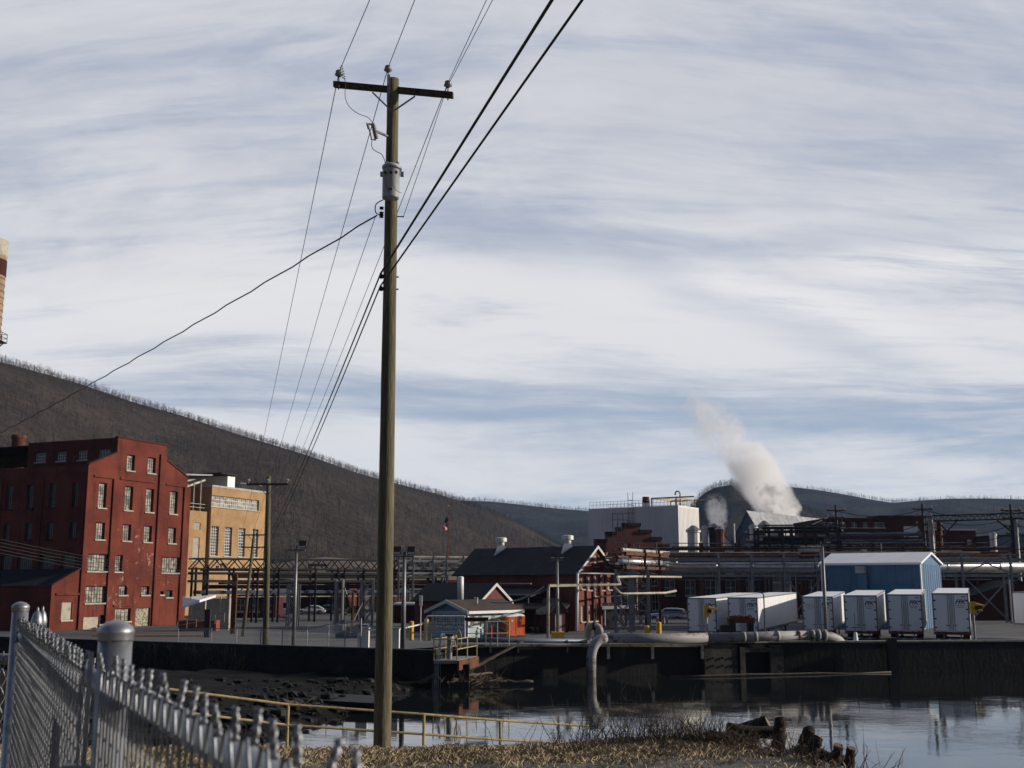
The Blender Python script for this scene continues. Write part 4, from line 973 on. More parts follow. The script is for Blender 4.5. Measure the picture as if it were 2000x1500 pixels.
# ---- generic block builder for the crowded background
def block(name, label, cat, pxa, pxb, pyt, Z, ang, depth, mw, mr, wins=(), nwin=0, peak=0.0, z0=.2, wsize=(1.2, 1.8), wz=(), mp=None, parts=True):
    O = gat(pxa, Z); fr = Fr(O, ang); L_ = fr.uz(pxb, HOR+5)[0]; zt = fr.uz((pxa+pxb)/2, pyt)[1]
    root = thing(name, label, cat, O); hs = []
    for z in wz:
        for i in range(nwin): u = L_*(i+.5)/nwin; hs.append((u-wsize[0]/2, u+wsize[0]/2, z, min(z+wsize[1], zt-.3)))
    prof = [(0, zt), (L_, zt)] if not peak else [(0, zt), (L_/2, zt+peak), (L_, zt)]
    mb = MB(); wall(mb, fr, 0, prof, hs, .2)
    for u in (0, L_): mb.quad(fr.P(u, 0), fr.P(u, zt), fr.P(u, zt, -depth), fr.P(u, 0, -depth))
    mb.quad(*[fr.P(u, z, -depth) for u, z in [(0, 0)]+prof+[(L_, 0)]]); mb.build('wall', mw, root)
    mb = MB()
    if not peak: mb.par(fr.P(-.15, zt+.003, .2), fr.u*(L_+.3), -fr.n*(depth+.3), (0, 0, .25))
    else:
        for a, za, c_, zc in ((-.4, zt-.8*peak/L_, L_/2, zt+peak), (L_/2, zt+peak, L_+.4, zt-.8*peak/L_)): mb.prism([fr.P(a, za+.02, .3), fr.P(c_, zc+.02, .3), fr.P(c_, zc+.2, .3), fr.P(a, za+.2, .3)], -fr.n*(depth+.6))
    mb.build('roof', mr, root)
    for r in hs: window(root, fr, r, 2, 2, M['mullw'], mp or M['paned'], .18, M['stone'], .06)
    return root, fr, L_, zt
# brick blocks under the right hand pipe rack
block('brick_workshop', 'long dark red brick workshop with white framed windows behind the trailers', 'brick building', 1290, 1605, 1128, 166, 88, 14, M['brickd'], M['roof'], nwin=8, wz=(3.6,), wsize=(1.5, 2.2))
block('brick_turret_building', 'sunlit curved front red brick building between pipe trestles', 'brick building', 1250, 1310, 1124, 166, 78, 8, M['brick'], M['roof'], nwin=3, wz=(1.5, 5.0), wsize=(1.0, 2.4), mp=M['dark_inside'])
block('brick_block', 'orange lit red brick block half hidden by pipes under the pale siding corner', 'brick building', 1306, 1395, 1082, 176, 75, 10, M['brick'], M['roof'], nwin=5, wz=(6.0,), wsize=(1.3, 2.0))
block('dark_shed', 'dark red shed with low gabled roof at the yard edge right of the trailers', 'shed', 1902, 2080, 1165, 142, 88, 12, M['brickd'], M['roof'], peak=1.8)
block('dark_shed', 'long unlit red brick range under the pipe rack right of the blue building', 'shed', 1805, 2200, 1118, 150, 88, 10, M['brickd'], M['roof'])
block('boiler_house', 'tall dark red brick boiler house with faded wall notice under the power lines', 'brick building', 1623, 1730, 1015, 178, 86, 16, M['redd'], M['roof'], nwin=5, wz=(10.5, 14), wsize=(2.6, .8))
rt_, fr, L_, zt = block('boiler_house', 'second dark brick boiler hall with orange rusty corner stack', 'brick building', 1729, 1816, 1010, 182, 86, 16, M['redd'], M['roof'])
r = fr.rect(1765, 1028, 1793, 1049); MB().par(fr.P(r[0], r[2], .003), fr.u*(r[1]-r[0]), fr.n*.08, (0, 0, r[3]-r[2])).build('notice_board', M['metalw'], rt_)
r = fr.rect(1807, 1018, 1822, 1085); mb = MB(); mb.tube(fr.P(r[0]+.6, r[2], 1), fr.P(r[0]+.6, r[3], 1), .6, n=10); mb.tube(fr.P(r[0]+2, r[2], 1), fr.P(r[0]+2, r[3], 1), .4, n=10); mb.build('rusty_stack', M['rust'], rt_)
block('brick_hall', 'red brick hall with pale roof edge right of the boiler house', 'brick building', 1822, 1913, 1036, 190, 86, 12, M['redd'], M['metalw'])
block('dark_warehouse', 'dark navy metal warehouse at the right edge behind the pipe rack', 'warehouse', 1958, 2150, 1048, 185, 86, 12, M['bluepipe'], M['roof'])
block('grey_roof_hall', 'grey roofed hall right of the pale ribbed block', 'industrial building', 1360, 1440, 1072, 215, 80, 12, M['metalw'], M['brown'], peak=4.5)
rt_, fr, L_, zt = block('sawtooth_warehouse', 'dark gabled warehouse with bright sunlit roof slope behind the trestles', 'warehouse', 1437, 1495, 1054, 190, 128, 45, M['bluepipe'], mat('sunlit_pale_roof', (.30, .31, .33), .6, 0, .3, .8, (.12, .12, .13), .42), peak=4.6)  # sun on the roof slope is put into its paler grey
block('grey_tank_house', 'low dark rooftop house among the trestles behind the blue building', 'industrial building', 1500, 1560, 1066, 165, 84, 12, M['steel'], M['roof'], nwin=6, wz=(5.5,), wsize=(.9, 1.6), peak=1.4)
# middle distance left of the pole
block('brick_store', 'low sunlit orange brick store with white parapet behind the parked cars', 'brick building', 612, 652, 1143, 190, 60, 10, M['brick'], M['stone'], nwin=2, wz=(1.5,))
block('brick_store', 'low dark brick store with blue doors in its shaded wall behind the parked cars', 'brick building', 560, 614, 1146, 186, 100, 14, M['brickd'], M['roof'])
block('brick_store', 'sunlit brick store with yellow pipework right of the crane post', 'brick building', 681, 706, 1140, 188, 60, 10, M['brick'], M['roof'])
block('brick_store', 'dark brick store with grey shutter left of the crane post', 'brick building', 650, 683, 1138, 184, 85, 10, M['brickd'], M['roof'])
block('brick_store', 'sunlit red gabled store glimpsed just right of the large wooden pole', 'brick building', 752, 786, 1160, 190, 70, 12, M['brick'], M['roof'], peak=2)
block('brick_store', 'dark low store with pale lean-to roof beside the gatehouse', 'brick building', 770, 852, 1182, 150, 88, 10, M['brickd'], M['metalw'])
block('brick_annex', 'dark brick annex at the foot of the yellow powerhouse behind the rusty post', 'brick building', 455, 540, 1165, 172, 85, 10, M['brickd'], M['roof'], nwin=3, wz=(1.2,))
# white roofed loading dock beside the mill
O = gat(362, 126); ld = thing('loading_dock', 'open loading dock with bright white sloping roof beside the red mill', 'loading dock', O)
a = at(356, 1166, 128); c_ = at(422, 1162, 128); d_ = at(356, 1184, 124); e_ = at(390, 1172, 124)
mb = MB(); mb.add([a, c_, e_, d_]+[p-Vector((0, 0, .25)) for p in (a, c_, e_, d_)], [(0, 1, 2, 3), (4, 7, 6, 5), (0, 4, 5, 1), (1, 5, 6, 2), (2, 6, 7, 3), (3, 7, 4, 0)]); mb.build('roof', M['trl'], ld)
for px, Z in ((372, 126), (400, 126), (430, 127), (447, 127)): q_ = gat(px, Z); MB().tube(q_, (q_.x, q_.y, at(px, 1165, Z).z), .12, n=6).build('post', M['lit'], ld)
mb = MB(); p = gat(405, 130); t_ = at(405, 1172, 130).z; mb.box((p.x, 131, t_/2+.2), (4.6, 1, t_)); mb.build('plywood_wall', M['board'], ld)
p = gat(372, 127); mb = MB(); mb.box((p.x+1.5, 125, .8), (4.2, 1.6, 1.2)); mb.build('brick_plinth', M['brick'], ld)
rail_run(ld, (p.x-.5, 124, .3), (p.x+4.5, 124, 1.2), 1.0, 5, M['lit'], 'stair_railing')
# ================================================================== PIPE RACKS, LINES, YARD OBJECTS
def rack(name, label, cat, A, B, cols, zb, levels, pipes, width=2.4, cm='steel', brace=(), truss=None):
    """A,B: (px,Z). cols: list of px. levels: beam heights. pipes: (z, off, r, mat)"""
    a = gat(*A); c = gat(*B); a.z = c.z = 0; d = (c-a); L_ = d.length; d.normalize(); n_ = Vector((d.y, -d.x, 0))
    root = thing(name, label, cat, (a+c)/2)
    def at_u(px):
        rx = ray(px, 1100)[0]; return (rx*a.y-a.x)/(d.x-rx*d.y)
    us = [at_u(p) for p in cols]
    for u in us:
        mb = MB(); g = gz(*(a+d*u).xy)
        for s_ in (-.5, .5): q_ = a+d*u+n_*width*s_; mb.par(q_+Vector((-.13, -.13, g-.1)), (.26, 0, 0), (0, .26, 0), (0, 0, zb-g))
        for z in levels: mb.par(a+d*(u-.12)-n_*(width*.5+.3)+Vector((0, 0, z-.3)), d*.24, n_*(width+.6), (0, 0, .28))
        mb.build('trestle', M[cm], root)
    mb = MB()
    for z in levels:
        for s_ in (-.5, .5): mb.par(a+n_*width*s_+Vector((0, 0, z-.32))-n_*.08, d*L_, n_*.16, (0, 0, .3))
    if truss:
        z0, z1, pitch = truss
        for s_ in (-.5, .5):
            q_ = a+n_*width*s_
            for z in (z0, z1): mb.par(q_+Vector((0, 0, z-.1))-n_*.1, d*L_, n_*.2, (0, 0, .2))
            k = int(L_/pitch)
            for i in range(k): mb.tube(q_+d*(i*pitch)+Vector((0, 0, z0)), q_+d*((i+.5)*pitch)+Vector((0, 0, z1)), .09, n=4); mb.tube(q_+d*((i+.5)*pitch)+Vector((0, 0, z1)), q_+d*((i+1)*pitch)+Vector((0, 0, z0)), .09, n=4)
    mb.build('beams', M[cm], root)
    for i, j, z0, z1 in brace:
        for s_ in (.5,):
            p0 = a+d*us[i]+n_*width*s_; p1 = a+d*us[j]+n_*width*s_; mb = MB()
            mb.tube(p0+Vector((0, 0, z0)), p1+Vector((0, 0, z1)), .1, n=4); mb.tube(p0+Vector((0, 0, z1)), p1+Vector((0, 0, z0)), .1, n=4); mb.build('cross_brace', M[cm], root)
    for k, (z, off_, r_, mt) in enumerate(pipes):
        mb = MB(); pts = []; k_ = max(2, int(L_/9)); q_ = a+n_*off_+Vector((0, 0, z))
        rr = random.Random(k*7+int(L_)); lo = 0 if r_ > .3 else rr.uniform(0, .15)*L_; hi = L_ if r_ > .3 else L_*rr.uniform(.8, 1)
        if r_ < .3 and rr.random() < .5:
            uu = lo+(hi-lo)*rr.uniform(.2, .8); pts = [q_+d*lo, q_+d*uu, q_+d*uu+Vector((0, 0, .7)), q_+d*(uu+2.5)+Vector((0, 0, .7)), q_+d*(uu+2.5), q_+d*hi]
        else: pts = [q_+d*lo, q_+d*hi]
        mb.path(pts, r_, 10 if r_ > .3 else 6)
        if r_ > .3:
            u = 3
            while u < L_-2: mb.lathe(q_+d*u, [(r_+.04, -.12), (r_+.04, .12)], 12, d); u += rr.uniform(4, 9)
        mb.build('pipe', M[mt], root, r_ > .3)
    rq = random.Random(int(L_*3)); nv = int(L_/5)
    for i in range(nv):      # vertical drops, risers and handrail stanchions along the rack
        u = rq.uniform(1, L_-1); q_ = a+d*u+n_*rq.uniform(-1.1, 1.1); z = rq.choice(levels)
        if rq.random() < .5: z0_, z1_ = rq.uniform(.2, z-1), z+rq.uniform(0, .8)
        else: z0_, z1_ = z, z+rq.uniform(.8, 1.8)
        r_ = rq.choice([.03, .05, .07, .1]); pts = [q_+Vector((0, 0, z0_)), q_+Vector((0, 0, z1_))]
        if rq.random() < .4: pts.append(pts[-1]+d*rq.uniform(.5, 2.5)*rq.choice([-1, 1]))
        MB().path(pts, r_, 6).build('riser_pipe', M[rq.choice(['steel', 'black', 'rust', 'lit', 'alu', 'black'])], root)
    # valves and small junction boxes
    rr = random.Random(int(L_)+3)
    for i in range(int(L_/7)):
        u = rr.uniform(0, L_); z = rr.choice(levels)+rr.uniform(.1, .7); w_ = rr.uniform(.3, .8)
        MB().par(a+d*u+n_*rr.uniform(-1, 1)+Vector((0, 0, z)), d*w_, n_*w_, (0, 0, rr.uniform(.3, 1))).build('junction_box', M[rr.choice(['steel', 'black', 'rust', 'lit', 'white'])], root)
    return root, a, d, n_, L_
rack('pipe_rack', 'long steel pipe rack with fat silver pipe running behind the trailers', 'pipe rack', (1204, 137), (2080, 134), [1212, 1262, 1401, 1465, 1528, 1600, 1872, 1966, 2060], 9.0, [6.4, 8.25],
     [(7.3, .2, .48, 'alu'), (6.7, -.9, .2, 'lit'), (8.5, -.8, .22, 'alu'), (8.55, .6, .15, 'rust'), (8.65, .1, .12, 'black'), (6.6, .9, .12, 'steel'), (8.95, -.2, .09, 'lit'), (5.8, .9, .07, 'steel'), (9.25, .9, .05, 'black')], brace=[(4, 5, .4, 6.2), (6, 7, .4, 6.2), (6, 7, 6.5, 8.8)])
rack('pipe_rack', 'second cluttered pipe rack of thin rusty pipes behind the fat silver pipe', 'pipe rack', (1210, 152), (2100, 149), [1228, 1370, 1440, 1500, 1560, 1640, 1700, 1760, 1830, 1900, 1985], 10.7, [8.7, 10.0],
     [(8.7, 0, .2, 'rust'), (9.0, .8, .16, 'black'), (9.85, .3, .14, 'lit'), (9.9, -.7, .2, 'steel'), (10.1, .9, .08, 'black'), (9.3, 1.1, .12, 'rust'), (8.2, 1.1, .15, 'bluepipe'), (7.6, 1.1, .22, 'black'), (10.6, .2, .06, 'steel'), (9.2, -.4, .25, 'lit')], cm='rust')
rack('pipe_trestle', 'high black pipe trestle in front of the bright sloped warehouse roof', 'pipe trestle', (1482, 150), (1650, 148), [1482, 1504, 1530, 1548, 1574, 1592, 1618, 1640], 12.6, [10.8, 12.2],
     [(11.1, 0, .3, 'black'), (12.5, .5, .22, 'black'), (12.9, -.5, .1, 'black'), (11.4, .9, .12, 'steel'), (10.2, .5, .12, 'lit'), (9.7, .1, .1, 'rust')], cm='black')
rack('pipe_rack', 'low pipe rack in front of the boiler houses with pale blue bent ducts', 'pipe rack', (1618, 162), (1830, 160), [1622, 1658, 1700, 1738, 1780, 1815], 9.8, [9.2],
     [(12.2, 0, .3, 'bluepipe'), (11.2, .6, .28, 'bluepipe'), (9.6, .2, .14, 'steel'), (9.9, .9, .1, 'lit'), (10.3, .3, .08, 'black')], cm='black')
rack('pipe_bridge', 'long black lattice pipe bridge crossing behind the mill towards the large wooden pole', 'pipe bridge', (367, 148), (905, 166), [380, 403, 453, 500, 541, 612, 655, 668, 706, 760, 800, 845], 7.5, [5.8, 6.8],
     [(7.1, .4, .18, 'black'), (6.25, .9, .24, 'black'), (5.4, .6, .2, 'black'), (4.9, -.3, .26, 'black'), (4.2, .5, .24, 'bluepipe'), (6.5, -.6, .15, 'rust'), (7.2, -.5, .1, 'steel'), (3.6, .9, .08, 'lit')], cm='black', truss=(7.2, 8.5, 2.3))
rack('pipe_rack', 'stretch of pale pipes and railings left of the gabled works roof', 'pipe rack', (770, 160), (925, 164), [775, 803, 842, 868, 900], 9.4, [6.9, 8.6],
     [(9.0, .3, .16, 'lit'), (8.2, -.5, .22, 'alu'), (7.4, .6, .25, 'steel'), (6.3, .4, .2, 'lit'), (5.6, .2, .2, 'rust')], cm='steel')
# rusty lit duct cluster by the gable right side
rack('duct_bridge', 'peeling cream and red duct bridge leaving the brick gable to the right', 'duct bridge', (1204, 124), (1310, 140), [1240, 1268], 9.2, [7.2, 8.7], [(9.0, .2, .20, 'lit'), (7.7, .6, .34, 'alu'), (7.0, .9, .12, 'lit'), (8.2, -.5, .18, 'rust'), (6.5, .2, .1, 'black')], cm='rust')
# two lattice towers under the racks
def lattice_tower(px, Z, w_, h_, label):
    g = gat(px, Z); t = thing('lattice_tower', label, 'steel tower', g, 'lattice towers under the pipe racks')
    mb = MB()
    for sx in (-1, 1):
        for sy in (-1, 1): mb.tube(g+Vector((sx*w_/2, sy*w_/2, 0)), g+Vector((sx*w_/2, sy*w_/2, h_)), .12, n=4)
    mb.build('leg_frame', M['steel'], t); mb = MB(); k = max(2, int(h_/w_/1.0))
    for i in range(k):
        z0, z1 = h_*i/k, h_*(i+1)/k
        for sy in (-1, 1):
            mb.tube(g+Vector((-w_/2, sy*w_/2, z0)), g+Vector((w_/2, sy*w_/2, z1)), .06, n=4); mb.tube(g+Vector((w_/2, sy*w_/2, z0)), g+Vector((-w_/2, sy*w_/2, z1)), .06, n=4)
            mb.tube(g+Vector((-w_/2, sy*w_/2, z1)), g+Vector((w_/2, sy*w_/2, z1)), .08, n=4)
    mb.build('lattice', M['steel'], t)
lattice_tower(1217, 116, 1.5, 6, 'grey lattice tower immediately right of the brick gable'); lattice_tower(1252, 118, 1.6, 6.2, 'grey lattice tower left of the white car')
lattice_tower(572, 140, 1.3, 5, 'thin lattice tower seen beside the silver lamp post'); lattice_tower(716, 140, 1.4, 5.5, 'thin lattice tower left of the large wooden pole')
# cream pipe running in front of the gable
def pipe_thing(name, label, pts, r, m, n=10, cat='pipe'):
    o = MB().path(pts, r, n).build(name, m, None, True); return tag(o, label, cat)
Zp_ = 92
pipe_thing('steam_pipe', 'slim cream pipe on tall leg crossing in front of the brick gable', [gat(1070, Zp_), at(1071, 1148, Zp_), at(1073, 1143.5, Zp_), at(1204, 1142, Zp_+6), at(1211, 1141, Zp_+6), at(1206, 1127, Zp_+9), at(1240, 1126, Zp_+24), at(1330, 1127, Zp_+42)], .115, M['lit'])
pipe_thing('steam_pipe', 'bent pale pipe sagging between the lattice towers', [at(1199, 1146, 112), at(1209, 1157, 112), at(1214, 1160, 112), at(1300, 1158, 116), at(1320, 1154, 120)], .12, M['lit'])
pipe_thing('steam_pipe', 'thin framed conduit across the arched windows of the brick gable', [at(1127, 1160, 100), at(1127, 1119, 100), at(1199, 1121, 103)], .07, M['steel'], 6)
pipe_thing('drain_pipe', 'rusty white drainpipe on the corner of the brick gable', [at(1126.5, 1232, 104), at(1128, 1120, 104)], .12, M['white'], 8)
# hanging cable
def sagline(p, q_, sag, k=14): return [p.lerp(q_, i/k)-Vector((0, 0, 4*sag*(i/k)*(1-i/k))) for i in range(k+1)]
tag(MB().path(sagline(at(958, 1175, 100), at(1062, 1146, 92), .5), .07, 5).build('power_line', M['steel'], None), 'pale slack cable drooping from the cream pipe to the gatehouse roof', 'cable')

# ---- blue metal building
O = gat(1806, 118); cx_ = at(1796, 1105, 118)
O = Vector((cx_.x, 118, gz(cx_.x, 118))); FA = Fr(O, 97-180+0); 
FA = Fr(at(1604, 1105, 124), 0); a = Vector((at(1604, 1105, 124).x, 124, 0)); FA = Fr(a, math.degrees(math.atan2(O.x-a.x, O.y-a.y))); LA = (Vector((O.x, O.y, 0))-a).length
zt = (hz(O, 1102)+hz(a, 1103))/2
bm_ = thing('blue_metal_building', 'blue ribbed metal building with pale roof behind the parked trailers', 'metal building', (O.x, O.y, .6))
FC = Fr(Vector((O.x, O.y, 0)), 0); FC.u = -FA.n; FC.n = FA.u
LC = FC.uz(1838, 1130)[0]; LC = max(6, min(16, LC))
mb = MB(); ribs(mb, FA, LA, .3, zt, .75); ribs(mb, FC, LC, .3, zt, .75); mb.quad(*[FC.P(u, z, .01) for u, z in ((0, zt), (LC, zt), (LC/2, zt+1.1))])
mb.quad(FA.P(0, .3), FA.P(0, zt), FA.P(0, zt, -LC), FA.P(0, .3, -LC)); mb.quad(FA.P(0, .3, -LC), FA.P(LA, .3, -LC), FA.P(LA, zt, -LC), FA.P(0, zt, -LC)); mb.build('ribbed_wall', M['blue'], bm_)
mb = MB()
for a_, za, c_, zc in ((-.25, zt-.05, LC/2, zt+1.1), (LC/2, zt+1.1, LC+.25, zt-.05)): mb.prism([FC.P(a_, za, .25), FC.P(c_, zc, .25), FC.P(c_, zc+.22, .25), FC.P(a_, za+.22, .25)], -FC.n*(LA+.5))
mb.build('roof', M['trl'], bm_)
MB().par(FC.P(-.2, .3, .02), FC.u*.35, FC.n*.12, (0, 0, zt-.3)).build('corner_trim', M['white'], bm_); MB().par(FA.P(0, .3, .13), FA.u*.5, FA.n*.06, (0, 0, zt-.3)).build('corner_trim', M['trl'], bm_)
c5 = crop(1540, 960, .23)
r = FA.rect(*c5(710, 790), *c5(1060, 900)); MB().par(FA.P(r[0], r[2], .14), FA.u*(r[1]-r[0]), FA.n*.08, (0, 0, r[3]-r[2])).build('teal_panel', M['teal'], bm_)
r = FA.rect(*c5(605, 695), *c5(680, 830)); MB().par(FA.P(r[0], r[2]-2, .14), FA.u*(r[1]-r[0]), FA.n*.5, (0, 0, r[3]-r[2]+2)).build('duct', M['blue'], bm_)
r = FA.rect(*c5(590, 632), *c5(665, 692)); mb = MB()
for i in range(6): mb.par(FA.P(r[0], r[2]+(r[3]-r[2])*i/6, .14), FA.u*(r[1]-r[0]), FA.n*(.8-.02*(i % 2)), (0, 0, (r[3]-r[2])/6-.06))
mb.build('louvred_hood', M['metalw'], bm_)

# ---- trailers
def text_mesh(s_, size, m, parent, loc, rot, name='lettering', shear=0, bold=0):
    cu = bpy.data.curves.new('txt', 'FONT'); cu.body = s_; cu.size = size; cu.align_x = 'CENTER'; cu.shear = shear; cu.offset = bold
    o = bpy.data.objects.new('txt', cu); COL.objects.link(o); dg = bpy.context.evaluated_depsgraph_get()
    me = bpy.data.meshes.new_from_object(o.evaluated_get(dg)); bpy.data.objects.remove(o)
    me.transform(Matrix.LocRotScale(Vector(loc), rot, None)); me.materials.clear(); me.materials.append(m)
    ob = bpy.data.objects.new(name, me); COL.objects.link(ob); ob.parent = parent; return ob
from mathutils import Euler
def lbuild(mb, name, m, parent, smooth=False):
    me = bpy.data.meshes.new(name); me.from_pydata(mb.v, [], mb.f); me.materials.append(m)
    if smooth: me.polygons.foreach_set('use_smooth', [True]*len(me.polygons))
    o = bpy.data.objects.new(name, me); COL.objects.link(o); o.parent = parent; return o
def make_trailer(label, L_=15.5, red=False, words=False):
    t = bpy.data.objects.new('box_trailer', None); COL.objects.link(t); tag(t, label, 'trailer', 'white box trailers parked behind the flood wall')
    W_ = 1.3; z0, z1 = 1.15, 4.0
    mb = MB(); mb.box((0, L_/2, (z0+z1)/2), (2*W_-.04, L_-.06, z1-z0)); 
    k = int(L_/.62)
    for i in range(k):
        for s_ in (-1, 1): mb.box((s_*(W_-.018), .35+i*.62, (z0+z1)/2), (.02, .07, z1-z0-.34))
    lbuild(mb, 'body', M['trl'], t)
    mb = MB()
    for s_ in (-1, 1):
        mb.box((s_*(W_-.015), L_/2, z0+.08), (.05, L_, .16)); mb.box((s_*(W_-.015), L_/2, z1-.06), (.05, L_, .12)); mb.box((s_*(W_-.05), .0, (z0+z1)/2), (.10, .10, z1-z0))
    mb.box((0, 0, z1-.05), (2*W_, .10, .10)); lbuild(mb, 'frame_rail', M['steel'], t)
    for s_ in (-1, 1):
        d_ = lbuild(MB().box((s_*.61, -.035, (z0+z1)/2-.02), (1.16, .04, z1-z0-.2)), 'rear_door', M['trl'], t)
        for x in (.09, .22):
            mb = MB(); mb.tube((s_*x, -.085, z0+.1), (s_*x, -.085, z1-.12), .016, n=6); lbuild(mb, 'lock_rod', M['rod'], d_)
        mb = MB(); mb.box((s_*.28, -.08, 1.62), (.3, .04, .06)); lbuild(mb, 'latch', M['steel'], d_)
        for z in (1.45, 2.1, 2.8, 3.45): lbuild(MB().box((s_*1.13, -.065, z), (.16, .03, .09)), 'hinge', M['black'], d_)
    mb = MB(); mb.box((0, 0, z0-.12), (2*W_, .16, .2)); lbuild(mb, 'sill_beam', M['rust'], t)
    mb = MB(); mb.box((0, .05, .58), (2.3, .1, .11)); [mb.box((s_*.6, .05, .85), (.1, .1, .5)) for s_ in (-1, 1)]; lbuild(mb, 'bumper', M['steel'], t)
    for i in range(6): lbuild(MB().box((-1.0+i*.4, -.012, .58), (.2, .02, .06)), 'reflector', M['inkr' if i % 2 else 'white'], t)
    for s_ in (-1, 1): lbuild(MB().box((s_*1.05, -.09, z0-.12), (.28, .03, .09)), 'tail_light', M['inkr'], t)
    for y in (1.7, 2.95):
        lbuild(MB().tube((-1.1, y, .52), (1.1, y, .52), .08), 'axle', M['black'], t)
        for s_ in (-1, 1):
            w_ = lbuild(MB().lathe((s_*.98, y, .52), [(.3, -.25), (.5, -.24), (.52, -.18), (.52, .18), (.5, .24), (.3, .25)], 20, (1, 0, 0)), 'wheel', M['tyre'], t, True)
            lbuild(MB().lathe((s_*1.2, y, .52), [(.28, -.03), (.24, .03), (.1, .05)], 14, (s_, 0, 0)), 'rim', M['white'], w_)
    mb = MB()
    for s_ in (-1, 1): mb.box((s_*.45, L_/2, z0-.15), (.12, L_-1, .25))
    lbuild(mb, 'chassis', M['black'], t)
    for s_ in (-1, 1):
        mb = MB(); mb.box((s_*.8, L_-3.2, .6), (.14, .14, 1.15)); mb.box((s_*.8, L_-3.2, .06), (.3, .3, .08)); mb.tube((s_*.8, L_-3.2, .3), (s_*.5, L_-4.4, 1.05), .04, n=4); lbuild(mb, 'landing_gear', M['black'], t)
    rot = Euler((pi/2, 0, 0)).to_quaternion()
    text_mesh('FF', .44, M['ink'], t, (.53, -.062, 3.22), rot, shear=.35, bold=.012); text_mesh('X', .44, M['inkr' if red else 'ink'], t, (.86, -.062, 3.22), rot, shear=.1, bold=.012)
    for k, w_ in ((0, .62), (1, .52)): lbuild(MB().box((.66, -.06, 3.08-k*.12), (w_, .008, .03)), 'fine_print', M['ink'], t)
    lbuild(MB().box((.92, -.06, 3.74), (.3, .008, .05)), 'fine_print', M['ink'], t)
    if words:
        for k, s_ in enumerate(('Manufactured', 'Transportation', 'Driven')): text_mesh(s_, .13, M['ink'], t, (-.62, -.062, 3.25-k*.17), rot)
    return t
def place_trailer(t, pxl, Z, ang, drop, pitch=1.2):
    """rear left bottom corner in column pxl at distance Z"""
    x = ray(pxl, 1200)[0]*Z; a = radians(ang); r_ = Vector((cos(a), -sin(a), 0))*1.3
    t.location = (x+r_.x, Z+r_.y, H-drop); t.rotation_euler = (radians(pitch), 0, -a)
TR = [(1343, 100, 26, 5.2, 'leftmost white trailer with yellow fire monitor in front of its door', 0, 0), (1422.5, 99, 26, 5.15, 'white trailer with long sunlit side behind the rusty grapple', 0, 0), (1567.5, 99.5, 20, 5.08, 'white trailer with block of printed words on its left door beside the grey lamp post', 0, 1),
      (1649, 94, 20.5, 4.92, 'white trailer whose door emblem ends in a red X', 1, 0), (1734, 91, 21, 4.82, 'white trailer between the red X trailer and the rightmost facing one', 0, 0), (1822, 87, 22, 4.70, 'rightmost full trailer facing the river beside the yellow fire monitor', 0, 0)]
for i, (px, Z, an, dr, lb, rd, wd) in enumerate(TR):
    if i in (0, 2, 3): src = make_trailer(lb, red=rd, words=wd); t = src; plain = src if i == 0 else plain
    else: t = copy_tree(plain); t['label'] = lb
    place_trailer(t, px, Z, an, dr)
t = copy_tree(plain); t['label'] = 'white trailer cut off by the right edge of the view'
a = radians(-32); nose = at(1980, 1200, 101); t.rotation_euler = (0, 0, -a); t.location = (nose.x-sin(a)*15.5+cos(a)*1.3, nose.y-cos(a)*15.5-sin(a)*1.3, H-4.7)

